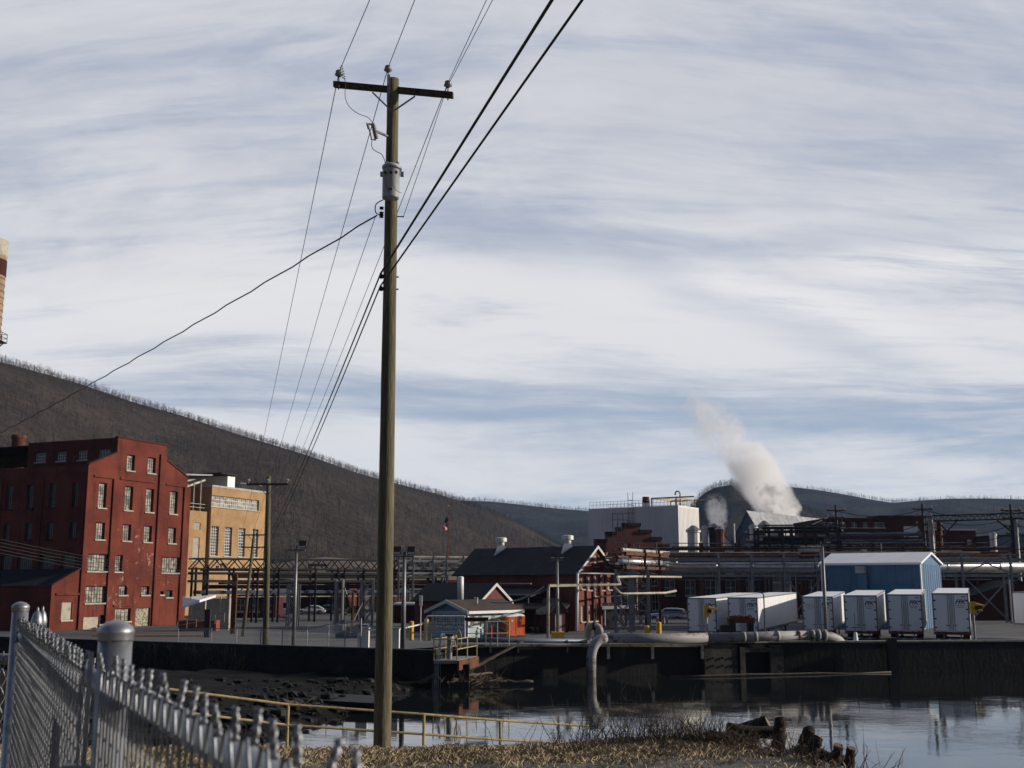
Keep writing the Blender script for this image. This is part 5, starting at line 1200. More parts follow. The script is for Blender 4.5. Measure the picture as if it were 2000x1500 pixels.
# ---- cars
def make_car(name, label, L_, W_, Hh, paint, suv=False):
    t = bpy.data.objects.new(name, None); COL.objects.link(t); tag(t, label, 'car')
    h = Hh; l = L_/2
    low = [(-l, .35), (-l+.03, .75), (-l+.12, .92*h/1.7 if suv else .85), (-l*.45, 1.02*h/1.7 if suv else .92), (l*.8, 1.08*h/1.7 if suv else .95), (l-.05, .95), (l, .45)]
    secs = [(-l, .62, .60), (-l+.25, .55, .80), (-l*.5, .4, 1.0), (0, .38, 1.02), (l*.6, .38, 1.05), (l-.2, .45, 1.0), (l, .55, .72)]
    def loft(stn, name_, m, parent, sm=True):
        mb = MB(); n = 12; vs = []
        for x, zb, zt_, hw in stn:
            for j in range(n):
                an = 2*pi*j/n; cx_, sz = cos(an), sin(an); e = .55
                px_ = math.copysign(abs(cx_)**e, cx_)*hw; pz_ = math.copysign(abs(sz)**e, sz)*(zt_-zb)/2+(zt_+zb)/2; vs.append((x, px_, pz_))
        fs = [(i*n+j, i*n+(j+1) % n, (i+1)*n+(j+1) % n, (i+1)*n+j) for i in range(len(stn)-1) for j in range(n)]
        fs += [tuple(reversed(range(n))), tuple((len(stn)-1)*n+j for j in range(n))]; mb.add(vs, fs); return lbuild(mb, name_, m, parent, sm)
    w_ = W_/2; b0 = .28; belt = h*.62
    body = loft([(-l, b0+.15, belt-.22, w_*.80), (-l+.15, b0, belt-.10, w_*.92), (-l*.6, b0-.03, belt-.03, w_), (0, b0-.05, belt+.02, w_), (l*.6, b0-.03, belt+.03, w_), (l-.15, b0, belt-.02, w_*.95), (l, b0+.12, belt-.15, w_*.85)], 'body', paint, t)
    if suv: cab = [(-l*.42, belt-.1, belt+.02, w_*.9), (-l*.12, belt-.1, h-.06, w_*.78), (0, belt-.1, h, w_*.77), (l*.6, belt-.1, h-.02, w_*.77), (l*.88, belt-.1, h-.14, w_*.74), (l*.97, belt-.1, belt+.1, w_*.82)]
    else: cab = [(-l*.42, belt-.1, belt+.02, w_*.88), (-l*.05, belt-.1, h-.05, w_*.72), (l*.25, belt-.1, h, w_*.7), (l*.55, belt-.1, h-.1, w_*.72), (l*.85, belt-.1, belt+.06, w_*.82)]
    loft(cab, 'roof', paint, t)
    g = [(x, max(zb, belt+.04), max(belt+.06, zt_-.09), hw+.012) for x, zb, zt_, hw in cab[1:-1]]; loft(g, 'side_glass', M['glass'], t, False)
    for x in (-l*.62, l*.62):
        for s_ in (-1, 1):
            wh = lbuild(MB().lathe((x, s_*(w_-.10), .35), [(.2, -.12), (.34, -.11), (.36, 0), (.34, .11), (.2, .12)], 20, (0, 1, 0)), 'wheel', M['tyre'], t, True)
            mb = MB(); mb.lathe((x, s_*(w_+.012), .35), [(.22, -.02), (.2, .0), (.05, .012)], 16, (0, s_, 0)); lbuild(mb, 'rim', M['alu'], wh)
    for s_ in (-1, 1):
        lbuild(MB().box((-l+.06, s_*w_*.62, belt-.2), (.12, .32, .14)), 'headlight', M['glass'], t); lbuild(MB().box((l-.06, s_*w_*.78, belt-.12), (.14, .22, .26)), 'tail_light', M['inkr'], t)
        lbuild(MB().box((-l*.3, s_*(w_+.07), belt+.1), (.14, .16, .12)), 'mirror', paint, t)
    return t
M['silver'] = mat('silver_car_paint', (.48, .50, .54), .28, .4, .04, 1); M['carblk'] = mat('dark_car_paint', (.02, .022, .028), .25, .1, .1, 1)
p = gp(1304, 1212); sv_ = make_car('parked_suv', 'white silver estate car parked facing left beside the leftmost trailer', 4.9, 1.95, 1.75, M['silver'], True)
p = gat(1304, 150); sv_.location = (p.x, p.y, H-72*150/2234); sv_.rotation_euler = (0, 0, radians(-22))
# level pad under the car is the yard; lift yard locally handled by ramp
rp_ = MB(); a = gat(1215, 128); c_ = gat(1420, 128); z3 = H-72*150/2234
rp_.add([(a.x-4, 112, gz(a.x, 112)-.02), (c_.x+6, 112, gz(c_.x, 112)-.02), (c_.x+12, 143, z3-.004), (a.x-2, 143, z3-.004), (c_.x+16, 160, z3-.004), (a.x, 160, z3-.004), (c_.x+16, 161, -1), (a.x, 161, -1)], [(0, 1, 2, 3), (3, 2, 4, 5), (5, 4, 6, 7)])
o = rp_.build('ramp', M['asph'], None); o['kind'] = 'structure'
for px, Z, an, m_, lb in ((607, 178, 8, 'silver', 'silver sedan parked left of the dark cars under the pipe bridge'), (634, 181, 5, 'carblk', 'black sedan parked between the silver sedan and the grey posts'), (652, 186, 12, 'carblk', 'dark car half hidden behind the grey posts under the pipe bridge'), (690, 176, 20, 'carblk', 'dark car parked behind the white barrier blocks')):
    t = make_car('parked_car', lb, 4.6, 1.85, 1.45, M[m_]); g = gat(px, Z); t.location = (g.x, g.y, g.z+.35); t.rotation_euler = (0, 0, radians(an)); t['group'] = 'cars parked under the pipe bridge'
kb = MB(); a = gat(585, 168); c_ = gat(730, 168); kb.add([(a.x, 165, .2), (c_.x, 165, .2), (c_.x+3, 171, .598), (a.x-3, 171, .598), (c_.x+6, 200, .598), (a.x-6, 200, .598)], [(0, 1, 2, 3), (3, 2, 4, 5)]); o = kb.build('parking_area', M['asph'], None); o['kind'] = 'structure'

# ---- portable toilets
def make_toilet(label):
    t = bpy.data.objects.new('portable_toilet', None); COL.objects.link(t); tag(t, label, 'portable toilet', 'orange portable toilets by the gatehouse')
    mb = MB(); mb.box((0, 0, 1.0), (1.1, 1.1, 1.9))
    for i in range(5): mb.box((-.5+i*.25, -.56, 1.05), (.05, .03, 1.6)); mb.box((.56, -.5+i*.25, 1.05), (.03, .05, 1.6))
    lbuild(mb, 'cabin', M['orange'], t)
    d_ = lbuild(MB().box((0, -.585, 1.02), (.74, .03, 1.75)), 'door', M['orange'], t); lbuild(MB().box((.05, -.605, 1.55), (.16, .01, .16)), 'door_sign', M['white'], d_)
    mb = MB(); mb.lathe((0, 0, 1.95), [(.80, 0), (.76, .08), (.55, .2), (.1, .27)], 4); 
    me_o = lbuild(mb, 'roof', M['trl'], t); me_o.rotation_euler = (0, 0, pi/4); lbuild(MB().box((0, 0, .06), (1.2, 1.2, .1)), 'skid', M['black'], t); return t
t = make_toilet('orange portable toilet nearer the gatehouse steps'); g = gp(994, 1244.5); t.location = g; t.rotation_euler = (0, 0, radians(28))
t2 = copy_tree(t); t2['label'] = 'orange portable toilet on the right partly behind the first'; g = gp(1006, 1244); t2.location = g+Vector((.2, .9, 0)); t2.rotation_euler = (0, 0, radians(28))
# gatehouse steps with rails, red extinguisher
g = gp(972, 1245); stp_ = thing('entry_steps', 'small concrete steps with cream handrails between gatehouse door and toilets', 'steps', g)
mb = MB(); [mb.box((g.x+.3*i, g.y, g.z+.35-.1*i), (.3, 1.2, .7-.2*i)) for i in range(4)]; mb.build('steps', M['conc'], stp_)
for s_ in (-.55, .55):
    mb = MB(); mb.path([g+Vector((-1.0, s_, .1)), g+Vector((-1.0, s_, 1.6)), g+Vector((.0, s_, 1.7)), g+Vector((1.0, s_, 1.2)), g+Vector((1.15, s_, .9)), g+Vector((1.0, s_, .6)), g+Vector((.1, s_, 1.0))], .035, 6); mb.tube(g+Vector((0, s_, .5)), g+Vector((0, s_, 1.7)), .035, n=6); mb.build('handrail', M['lit'], stp_)
g = gp(959, 1246); MB_ = MB().lathe(g, [(.12, 0), (.12, 1.0), (.08, 1.1), (.03, 1.15)], 10); tag(MB_.build('standpipe', M['inkr'], None), 'short red standpipe against the gatehouse wall', 'standpipe')

# ---- bollards, posts
def make_bollard(m_, r_, h_, label, grp, capm=None):
    t = bpy.data.objects.new('bollard', None); COL.objects.link(t); tag(t, label, 'bollard', grp)
    lbuild(MB().lathe((0, 0, 0), [(r_, 0), (r_, h_-.06), (r_*.7, h_-.01), (r_*.1, h_)], 14), 'post', M[m_], t); lbuild(MB().lathe((0, 0, 0), [(r_+.05, 0), (r_+.05, .05)], 14), 'base', M['conc'], t)
    return t
def sgp(px, py, Z): g = gat(px, Z); return g
for px, Z, h_, mm, lb in ((770, 96, 1.55, 'yellow', 'yellow bollard left of the cream gate post'), (833, 92, 1.7, 'yellow', 'thick cream and yellow bollard beside the gate frame')):
    t = make_bollard(mm, .19 if mm == 'yellow' else .2, h_, lb, 'bollards at the gate'); t.location = gat(804 if px == 770 else 833, Z)
g = gat(836, 91.4); lb_ = MB().box((g.x+.12, g.y, g.z+.55), (.34, .3, 1.1)); tag(lb_.build('marker_post', M['lit'], None), 'cream square post against the yellow bollard', 'post')
bt = make_bollard('yellow', .22, 1.25, 'yellow bollard on the left of the two above the big pipe', 'yellow bollards above the big pipe'); g = gat(1263, 98); g.z = .55; bt.location = g
b2 = copy_tree(bt); b2['label'] = 'yellow bollard on the right of the two above the big pipe'; g = gat(1286, 95); g.z = .95; b2.location = g
cb = make_bollard('lit', .14, 1.2, 'x', 'cream bollards near the white car')
BL = [(1216, 132, 'cream bollard in front of the left lattice tower'), (1233.5, 132, 'cream bollard between the two lattice towers'), (1250.5, 134, 'cream bollard in front of the right lattice tower'), (1269, 135, 'cream bollard at the nose of the white car'), (1283.5, 136, 'first cream bollard in the tight row before the white car'), (1290.5, 134, 'second cream bollard in the tight row before the white car'), (1296, 135, 'third cream bollard in the tight row before the white car'), (1302.5, 136, 'last cream bollard in the tight row before the white car')]
for i, (px, Z, lb) in enumerate(BL):
    t = cb if i == 0 else copy_tree(cb); t['label'] = lb; g = gat(px, Z); g.z = .2+(z3-.2)*sst((Z-110)/28)*.75; t.location = g
# lamp posts
def lamp_post(px, Z, py_top, label, r_=.085, lamps=2, block_m=None, zbase=None, m='steel'):
    g = gat(px, Z)
    if zbase is not None: g.z = zbase
    top = hz(g, py_top); t = thing('lamp_post', label, 'lamp post', g, 'flood lamp posts in the yard')
    MB().tube(g, (g.x, g.y, top), r_*1.2, r_*.8, 10).build('post', M[m], t, True)
    MB().box((g.x, g.y, top-.25), (1.0, .1, .1)).build('bracket', M['steel'], t)
    for s_ in ((-1, 1) if lamps == 2 else (1,)):
        h_ = MB().box((g.x+s_*.38, g.y-.1, top+.08), (.42, .3, .34), m=Matrix.Rotation(-.5, 3, 'X')).build('lamp_head', M['black'], t); MB().box((g.x+s_*.38, g.y-.28, top+.0), (.34, .04, .26), m=Matrix.Rotation(-.5, 3, 'X')).build('lamp_glass', M['porc'], h_)
    if block_m: MB().box((g.x, g.y, g.z+.32), (1.1, 1.1, .7)).build('base_block', M[block_m], t)
def wz_at(px):  # column px just behind the wall top
    Z = 60.0
    for _ in range(30): Z = yard_edge(ray(px, 1200)[0]*Z)+.8
    return Z
lamp_post(575, wz_at(573), 1066, 'slim pale lamp post left of the large wooden pole', .10, 1)
lamp_post(788, wz_at(788), 1078, 'grey lamp post with two dark floodlights right of the large wooden pole', .12, 2)
lamp_post(1089, 97, 1088, 'grey lamp post on a yellow block before the brick outhouse', .13, 2, 'yellow')
lamp_post(1612, 84, 1058, 'tall grey lamp post in front of the trailer with printed words', .13, 0 or 1, zbase=.5)
# second utility poles
def util_pole(pxb, Z, pyb, pxt, pyt, label, arms=1, r_=.17):
    g = gat(pxb, Z); x1 = ray(pxt, pyt)[0]*Z; top = Vector((x1, Z, hz(Vector((0, Z, 0)), pyt)))
    t = thing('utility_pole', label, 'utility pole', g); MB().tube(g, top, r_*1.15, r_*.8, 12).build('pole', M['pole'], t, True)
    for k in range(arms):
        z = top.z-.5-k*1.2; c_ = Vector((top.x, Z-.2, z)); w_ = 1.25
        MB().box(c_, (2*w_, .1, .12)).build('crossarm', M['wood'], t)
        for s_ in (-1, 0, 1):
            MB().lathe(c_+Vector((s_*w_*.92, 0, .06)), [(.03, 0), (.03, .12), (.11, .14), (.11, .2), (.06, .26)], 8).build('insulator', M['porc'], t)
        for s_ in (-1, 1): MB().tube(c_+Vector((s_*.6, 0, 0)), c_+Vector((0, 0, -.7)), .025, n=4).build('brace', M['steel'], t)
    return t, top
up1, top1 = util_pole(521, wz_at(521), 1260, 525, 930, 'round wooden utility pole standing at the wall left of the slim lamp post', 1, .16)
up2, top2 = util_pole(476, 112, 1235, 497, 1035, 'dark leaning utility pole with double crossarms by the powerhouse', 2, .16)
for px, Z, pyt, lb in ((456, 118, 1122, 'rust brown steel post by the loading dock'), (406, 110, 1190, 'short black post in front of the plywood wall of the dock')):
    g = gat(px, Z); o = MB().box((g.x, g.y, (g.z+hz(g, pyt))/2), (.5, .4, hz(g, pyt)-g.z)).build('steel_post', M['rust' if px == 456 else 'black'], None); tag(o, lb, 'post')
# rust crane post with block base
g = gat(689, 110); cp_ = thing('jib_post', 'rusty jib post with Y arms on a pale U shaped block', 'crane post', g)
MB().tube(g, g+Vector((0, 0, 4.2)), .16, n=8).build('post', M['rust'], cp_)
for s_, h_ in ((-1, 3.3), (1, 1.8)): MB().tube(g+Vector((0, 0, 1.9 if s_ < 0 else 1.4)), g+Vector((s_*.9, 0, 1.4+h_)), .08, n=5).build('arm', M['lit' if s_ > 0 else 'rust'], cp_)
MB().tube(g+Vector((-.9, 0, 4.7)), g+Vector((0, 0, 2.6)), .06, n=5).build('stay', M['lit'], cp_)
mb = MB(); mb.box(g+Vector((0, -.3, .35)), (3.0, 1, .7)); mb.box(g+Vector((-1.15, -.3, .95)), (.7, 1, .5)); mb.box(g+Vector((1.15, -.3, .95)), (.7, 1, .5)); mb.build('base_block', M['bluepipe'], cp_)
for px in (655, 668):
    g = gat(px, 122); o = MB().tube(g, g+Vector((0, 0, 5.5)), .16, n=8).build('steel_post', M['steel'], None); tag(o, 'left one of the twin grey posts by the dark cars' if px == 655 else 'right one of the twin grey posts by the dark cars', 'post')
# gate arms with white blocks
for px, w_, lb in ((711, .62, 'white barrier block left of the large wooden pole'), (770, .62, 'white barrier block just right of the large wooden pole')):
    Z = wz_at(px)+.6; g = gat(px, Z); t = thing('barrier_block', lb, 'barrier block', g); MB().box(g+Vector((0, 0, .52)), (w_, .55, 1.05)).build('cabinet', M['white'], t); MB().box(g+Vector((0, 0, 1.075)), (w_+.06, .6, .05)).build('lid', M['steel'], t)
a = gat(700, wz_at(700)+.5)+Vector((0, 0, .95)); c_ = gat(768, wz_at(768)+.5)+Vector((0, 0, 1.0)); tag(MB().tube(a, c_, .05, n=6).build('lift_barrier', M['white'], None), 'thin white barrier arm running behind the large wooden pole', 'barrier')
a = gat(764, 88)+Vector((0, 0, .75)); c_ = gat(826, 92)+Vector((0, 0, 1.3)); tag(MB().tube(a, c_, .06, n=6).build('lift_barrier', M['white'], None), 'white and red barrier arm reaching the yellow bollard', 'barrier')
# pipe frame gate before the gatehouse
gt_ = thing('pipe_gate', 'pale tubular gate frame standing before the gatehouse gable', 'gate', gat(870, 88)); Zg_ = 88
def gq(x, y): return at(*cH(x, y), Zg_)
mb = MB(); mb.path([gat(cH(822, 0)[0], Zg_), gq(822, 500), gq(832, 476), gq(860, 470), gq(1480, 470), Vector((gq(1485, 600).x, Zg_, .9))], .06, 6); mb.build('gate_frame', M['mullw'], gt_)
for x in (1040, 1220, 1360): MB().tube(Vector((gq(x, 500).x, Zg_, .6)), gq(x, 472), .035, n=5).build('gate_bar', M['steel'], gt_)
for y in (590, 740): MB().tube(gq(730, y), gq(1470, y), .035, n=5).build('gate_rail', M['mullw'], gt_)
g = gq(922, 665); MB().box(g, (.62, .06, .9)).build('gate_sign', M['board'], gt_)
g = gat(821.5, 90); t = thing('gate_post', 'thin gate post with a white box at its top left of the gatehouse', 'gate post', g); MB().tube(g, g+Vector((0, 0, 3.3)), .06, n=6).build('post', M['steel'], t); MB().box(g+Vector((0, 0, 3.1)), (.24, .2, .8)).build('box', M['white'], t)
# road-side chain link fence on the wall (posts and rail, thin wires)
rf = thing('roadside_fence', 'low steel post and rail fence along the wall left of the large wooden pole', 'fence', gat(560, wz_at(560)))
pr = None
for px, dz in ((350, 1.0), (415, 1.0), (464, 1.0), (511, 1.0), (553, 1.0), (601, 1.0), (643, 1.3), (675, 1.35), (706, 1.6)):
    Z = wz_at(px)-.25; g = gat(px, Z); MB().tube(g, g+Vector((0, 0, dz)), .03, n=6).build('post', M['steel'], rf)
    if pr:
        mb = MB(); mb.tube(pr[0]+Vector((0, 0, pr[1]*.96)), g+Vector((0, 0, dz*.96)), .022, n=5); mb.build('top_rail', M['steel'], rf)
        mb = MB()
        for i in range(14):
            s_ = i/14; a = pr[0].lerp(g, s_); c_ = pr[0].lerp(g, min(1, s_+2/14)); mb.tube(a, c_+Vector((0, 0, dz*.95)), .004, n=3); mb.tube(c_, a+Vector((0, 0, dz*.95)), .004, n=3)
        mb.build('mesh', M['wire'], rf)
    pr = (g, dz)
for px, m_, sh_ in ((680.5, 'board', 0), (692, 'lit', 0), (699.5, 'lit', 1)):
    g = gat(px, wz_at(px)-.32)+Vector((0, 0, .95 if px < 685 else 1.05))
    mb = MB()
    if sh_: mb.lathe(g, [(.24, -.01), (.24, .01)], 18, (0, 1, 0))
    else: mb.box(g, (.27, .03, .33))
    mb.build('notice_sign', M[m_], rf)
# yellow kerb lines
def strip(name, pts, w_, m_, label=None, dz=.006):
    mb = MB()
    for p, q_ in zip(pts[:-1], pts[1:]):
        d_ = (q_-p); d_.z = 0; d_.normalize(); n_ = Vector((-d_.y, d_.x, 0))*w_/2
        mb.quad(p-n_+Vector((0, 0, dz)), q_-n_+Vector((0, 0, dz)), q_+n_+Vector((0, 0, dz)), p+n_+Vector((0, 0, dz)))
    o = mb.build(name, m_, None); o['kind'] = 'structure'; return o
mb = MB(); ps = [gp(px, 1243.2-(px-250)*.0) for px in range(180, 420, 20)]
for p, q_ in zip(ps[:-1], ps[1:]): mb.par(p+Vector((0, 0, -.05)), (q_-p)*.995, (0, .35, 0), (0, 0, .2))
o = mb.build('kerb', M['yellow'], None); o['kind'] = 'structure'
mb = MB(); a = gat(1205, 131); c_ = gat(1338, 137); a.z = .2+(z3-.2)*.55; c_.z = .2+(z3-.2)*.95; mb.par(a, c_-a, (0, .3, 0), (0, 0, .2)); tag(mb.build('parking_barrier', M['ochre'], None), 'low ochre wheel stop rail before the white car', 'wheel stop')
# yellow fire monitors
def monitor(px, Z, pyt, lb, zb=.6):
    g = gat(px, Z); g.z = zb; top = hz(g, pyt); t = thing('fire_monitor', lb, 'fire monitor', g, 'yellow fire monitors'); MB().tube(g, (g.x, g.y, top-.7), .09, n=8).build('riser', M['lit' if px < 1500 else 'steel'], t)
    c_ = Vector((g.x, g.y, top-.4)); mb = MB(); mb.box(c_, (.38, .3, .85)); mb.tube(c_+Vector((.1, 0, .3)), c_+Vector((.8, -.1, .15)), .09, .05, 8); mb.tube(c_+Vector((.1, 0, -.1)), c_+Vector((.65, -.1, -.2)), .07, .04, 8); mb.build('nozzle_head', M['yellow'], t)
    MB().lathe(c_+Vector((.2, -.2, 0)), [(.16, -.03), (.16, .03)], 12, (0, 1, 0)).build('hand_wheel', M['black'], t)
monitor(1380, 88, 1183, 'yellow fire monitor on a cream riser before the leftmost trailer')
monitor(1901, 82, 1176, 'yellow fire monitor on a grey riser right of the facing trailers')
# grapple machine
g = gat(1446, 88); g.z = .6; gm = thing('grapple_machine', 'rusty grapple machine with drum standing before the trailer with the sunlit side', 'grapple machine', g)
s_ = 2234/88
mb = MB(); w_ = 1.9; [mb.box(g+Vector((x, 0, .9)), (.45, .5, 1.8)) for x in (-.65, .72)]; mb.build('upright', M['black'], gm)
mb = MB(); mb.box(g+Vector((0, 0, 1.95)), (2.0, .9, .42)); [mb.blob(g+Vector((-.7+i*.28, -.2, 2.2)), (.2, .2, .14), 7, i, .4) for i in range(6)]; mb.build('rusty_head', M['rust'], gm)
MB().tube(g+Vector((-.55, -.3, .55)), g+Vector((.65, -.3, .55)), .42, n=16).build('drum', mat('drum_olive', (.10, .095, .06), .7, .1, .3, 3), gm, True)
MB().lathe(g+Vector((.95, -.3, .55)), [(.55, -.08), (.55, .08)], 18, (1, 0, 0)).build('flywheel', M['black'], gm); MB().box(g+Vector((-1.25, 0, 1.2)), (.7, .5, .8)).build('side_box', M['black'], gm)
# hose on the sunlit trailer: thin black riser
g = gat(1493, 90); g.z = .6; tag(MB().path([g, Vector((g.x, g.y, hz(g, 1162))), Vector((g.x-.15, g.y, hz(g, 1157))), Vector((g.x-.5, g.y, hz(g, 1156)))], .05, 6).build('hose_riser', M['black'], None), 'thin black hooked riser in front of the sunlit trailer side', 'riser')
g = gat(1669, 80); g.z = .7; cn_ = thing('warning_cone', 'slim pale cone with a black spike by the pipe elbow', 'cone', g); MB().lathe(g, [(.26, 0), (.22, .3), (.1, 1.25), (.07, 1.28)], 12).build('cone', M['trl'], cn_); MB().tube(g+Vector((0, 0, 1.25)), g+Vector((0, 0, 2.6)), .03, n=5).build('spike', M['black'], cn_); MB().tube(g+Vector((-.3, 0, 1.6)), g+Vector((.3, 0, 1.6)), .025, n=5).build('spike_bar', M['black'], cn_)
g = gat(1738, 66); g.z = .0; g.y = wpt(1738, 0).y-.3; g.x = ray(1738, 1200)[0]*g.y; tag(MB().box((g.x, g.y, .9), (.55, .35, 2.3)).build('fender_pile', M['black'], None), 'black timber fender pile on the flood wall between two trailers', 'pile')

# ---- flag
Zf = 205; g = gat(874, Zf); fp = thing('flagpole', 'tall thin flagpole over the gabled works roof', 'flagpole', g); top = hz(g, 990); MB().tube(g, (g.x, g.y, top), .11, .06, 8).build('pole', M['rust'], fp); MB().blob((g.x, g.y, top+.15), .16, 8).build('finial', M['ochre'], fp)
fl = thing('flag', 'limp flag with red and white stripes and blue canton on the thin flagpole', 'flag', (g.x, g.y, 0)); zt_, zb_ = hz(g, 1006), hz(g, 1041)
def flag_part(name, i0, i1, j0, j1, m_):
    mb = MB(); nj = 10
    def fp_(a_, h_): # a_ across 0..1 (drooped), h_ along 0..1
        x = g.x-.06-a_*(.75+.35*sin(h_*5))+.10*sin(a_*9+h_*4); y = g.y-.05-.35*sin(a_*7+h_*3); return Vector((x, y, zt_-(zt_-zb_)*(h_*.62+a_*.38)))
    for i in range(nj):
        for j in range(4):
            a0, a1 = j0+(j1-j0)*j/4, j0+(j1-j0)*(j+1)/4; h0, h1 = i0+(i1-i0)*i/nj, i0+(i1-i0)*(i+1)/nj
            mb.quad(fp_(a0, h0), fp_(a1, h0), fp_(a1, h1), fp_(a0, h1))
    mb.build(name, m_, fl)
M['flr'] = mat('flag_red', (.40, .03, .05), .8); M['flb'] = mat('flag_blue', (.03, .04, .16), .8)
for k in range(13):
    lo = k/13; flag_part('stripe', lo, lo+1/13, (.45 if k < 7 else 0), 1, M['flr' if k % 2 == 0 else 'white'])
flag_part('canton', 0, 7/13, 0, .45, M['flb'])

# ---- overhead power gantry at the right
def gantry_pole(px, Z, pyt, lb):
    g = gat(px, Z); top = hz(g, pyt); t = thing('gantry_pole', lb, 'line pole', g, 'line poles above the right works'); MB().tube(g, (g.x, g.y, top), .3, .18, 8).build('mast', M['black'], t)
    for k in range(4):
        z = top-.8-k*1.0; MB().box((g.x, g.y, z), (2.6-.3*k, .14, .16)).build('crossarm', M['rust'], t)
        for s_ in (-1, 1): MB().lathe((g.x+s_*(1.15-.15*k), g.y, z+.05), [(.05, 0), (.16, .1), (.16, .3), (.05, .36)], 8).build('insulator', M['porc'], t)
    return Vector((g.x, g.y, top))
tA = gantry_pole(1815, 150, 983, 'black line pole with stacked crossarms between the boiler hall and brick hall'); tB = gantry_pole(1990, 146, 985, 'black line pole near the right edge above the dark warehouse'); tC = gantry_pole(1643, 158, 986, 'black line pole left of the boiler houses'); tD = gantry_pole(1480, 150, 1032, 'short line pole above the trestles')
for k in range(5):
    z = -.8-k*.9
    for a, c_, lb in ((tC, tA, 'dark power line between the boiler house poles'), (tA, tB, 'dark power line sagging right of the boiler hall'), (tB, tB+Vector((18, -3, 0)), 'dark power line leaving at the right edge')):
        tag(MB().path(sagline(a+Vector((0, 0, z)), c_+Vector((0, 0, z)), .9+.2*k), .05, 4).build('power_line', M['cable'], None), lb, 'power line', lb+' bundle')
tag(MB().path(sagline(tC+Vector((0, 0, -1)), tD, 1.2), .05, 4).build('power_line', M['cable'], None), 'dark power line dropping from the boiler poles to the trestles', 'power line')
gb_ = thing('line_gantry', 'black lattice beam on diagonal struts carrying the lines at right', 'gantry', tA)
a = at(1822, 1018, 146); c_ = at(2100, 1010, 146); mb = MB()
for dz in (0, .7): mb.tube(a+Vector((0, 0, dz)), c_+Vector((0, 0, dz)), .12, n=4)
for i in range(24): mb.tube(a.lerp(c_, i/24), a.lerp(c_, (i+.5)/24)+Vector((0, 0, .7)), .05, n=4); mb.tube(a.lerp(c_, (i+.5)/24)+Vector((0, 0, .7)), a.lerp(c_, (i+1)/24), .05, n=4)
mb.build('beam', M['black'], gb_)
for p, q_ in (((1870, 1016), (1836, 1052)), ((1832, 1020), (1850, 1038)), ((1947, 1016), (1985, 1046)), ((1986, 1018), (1968, 1034))): MB().tube(at(*p, 146), at(*q_, 146), .12, n=4).build('strut', M['black'], gb_)
for px in (1829, 1996): g = gat(px, 146); MB().tube(g, (g.x, g.y, at(px, 1015, 146).z), .35, n=6).build('column', M['steel'], gb_)

# small rooftop clutter: stacks and vents among the trestles
for px, Z, pyb, pyt, r_, mm, lb in ((1377, 190, 1060, 1031, .5, 'metalw', 'tall silver vent stack under the small steam puff'), (1395, 190, 1062, 1030, .8, 'black', 'dark stubby stack under the small steam puff'), (1407, 186, 1066, 1034, .7, 'rust', 'rust orange stub stack right of the small steam puff'), (1436, 170, 1100, 1023, .12, 'white', 'thin white mast right of the small steam puff'), (1472, 180, 1050, 1029, .6, 'metalw', 'white bent vent above the dark gabled warehouse'), (1494, 178, 1050, 1026, .9, 'lit', 'cream tank drum on the trestle top'), (1941, 160, 1072, 1043, .45, 'alu', 'bright conical vent before the navy warehouse'), (1355, 182, 1065, 1036, 1.0, 'metalw', 'silver drum at the corner of the pale ribbed block')):
    a = at(px, pyb, Z); top = at(px, pyt, Z); g = gat(px, Z); t = thing('vent_stack', lb, 'vent stack', (a.x, Z, g.z)); MB().lathe((a.x, Z, g.z), [(r_, 0), (r_, top.z-g.z-.3), (r_*1.2, top.z-g.z-.3), (r_*1.2, top.z-g.z)], 12).build('shaft', M[mm], t, False); MB().lathe((a.x, Z, top.z), [(r_*1.3, 0), (r_*.3, r_*.8)], 12).build('cap', M['steel'], t)
# ================================================================== WATERSIDE PIPES AND PLATFORM
def wf(px, py, off=0.0):
    """world point in column px, row py, 'off' metres in front of the flood wall"""
    Z = wpt(px, 0, off).y; return at(px, py, Z)
def pipe_mat():
    m = bpy.data.materials.new('peeling_white_pipe'); m.use_nodes = True; t = m.node_tree; t.nodes.clear(); q = NB(t)
    co = q.n('ShaderNodeTexCoord').outputs['Object']
    a = q.noise(q.n('ShaderNodeMapping', {0: co, 3: (.6, 1.4, 1.4)}).outputs[0], 1.1, 8, .7, .4); c2 = q.noise(co, 3.5, 7, .7); e = q.noise(co, .35, 3, .5)
    c = q.mix(q.ramp(e, .4, .6), (.22, .22, .22), (.34, .34, .34)); c = q.mix(q.ramp(q.m('ADD', q.m('MULTIPLY', a, .7), q.m('MULTIPLY', c2, .3)), .50, .57), c, (.13, .07, .05))
    c = q.mix(q.ramp(c2, .60, .66), c, (.05, .035, .03))
    p = q.n('ShaderNodeBsdfPrincipled', {'Base Color': c, 'Roughness': .65}); q.n('ShaderNodeOutputMaterial', {0: p.outputs[0]}); return m
M['peel'] = pipe_mat()
bp = thing('river_pipe', 'fat peeling white pipe lying along the flood wall with elbows at both ends', 'pipe', wf(1400, 1262, 1))
R_ = .285
def bend(p0, c_, p1, k=7): return [p0*(1-t)**2+c_*2*t*(1-t)+p1*t*t for t in [i/k for i in range(k+1)]]
a0 = wf(1154, 1335, .75); a0.z = -.4; a1 = wf(1155, 1282, .75); a2 = wf(1158, 1248, .75); a3 = wf(1184, 1246, .7)
end = [wf(1380, 1245.5, .6), wf(1585, 1241, .5)]
MB().path([a0, a1]+bend(a1, a2, a3)[1:], R_, 16).build('elbow', M['peel'], bp, True)
MB().path([a3, wf(1288, 1247, .6), end[0]], R_, 16).build('pipe_run', M['peel'], bp, True)
MB().path([end[0], wf(1492, 1243, .5), end[1]], R_, 16).build('pipe_run', M['peel'], bp, True)
MB().path(bend(end[1], wf(1640, 1239, .3), wf(1645, 1262, -1.2)), R_*1.02, 16).build('elbow', M['peel'], bp, True)
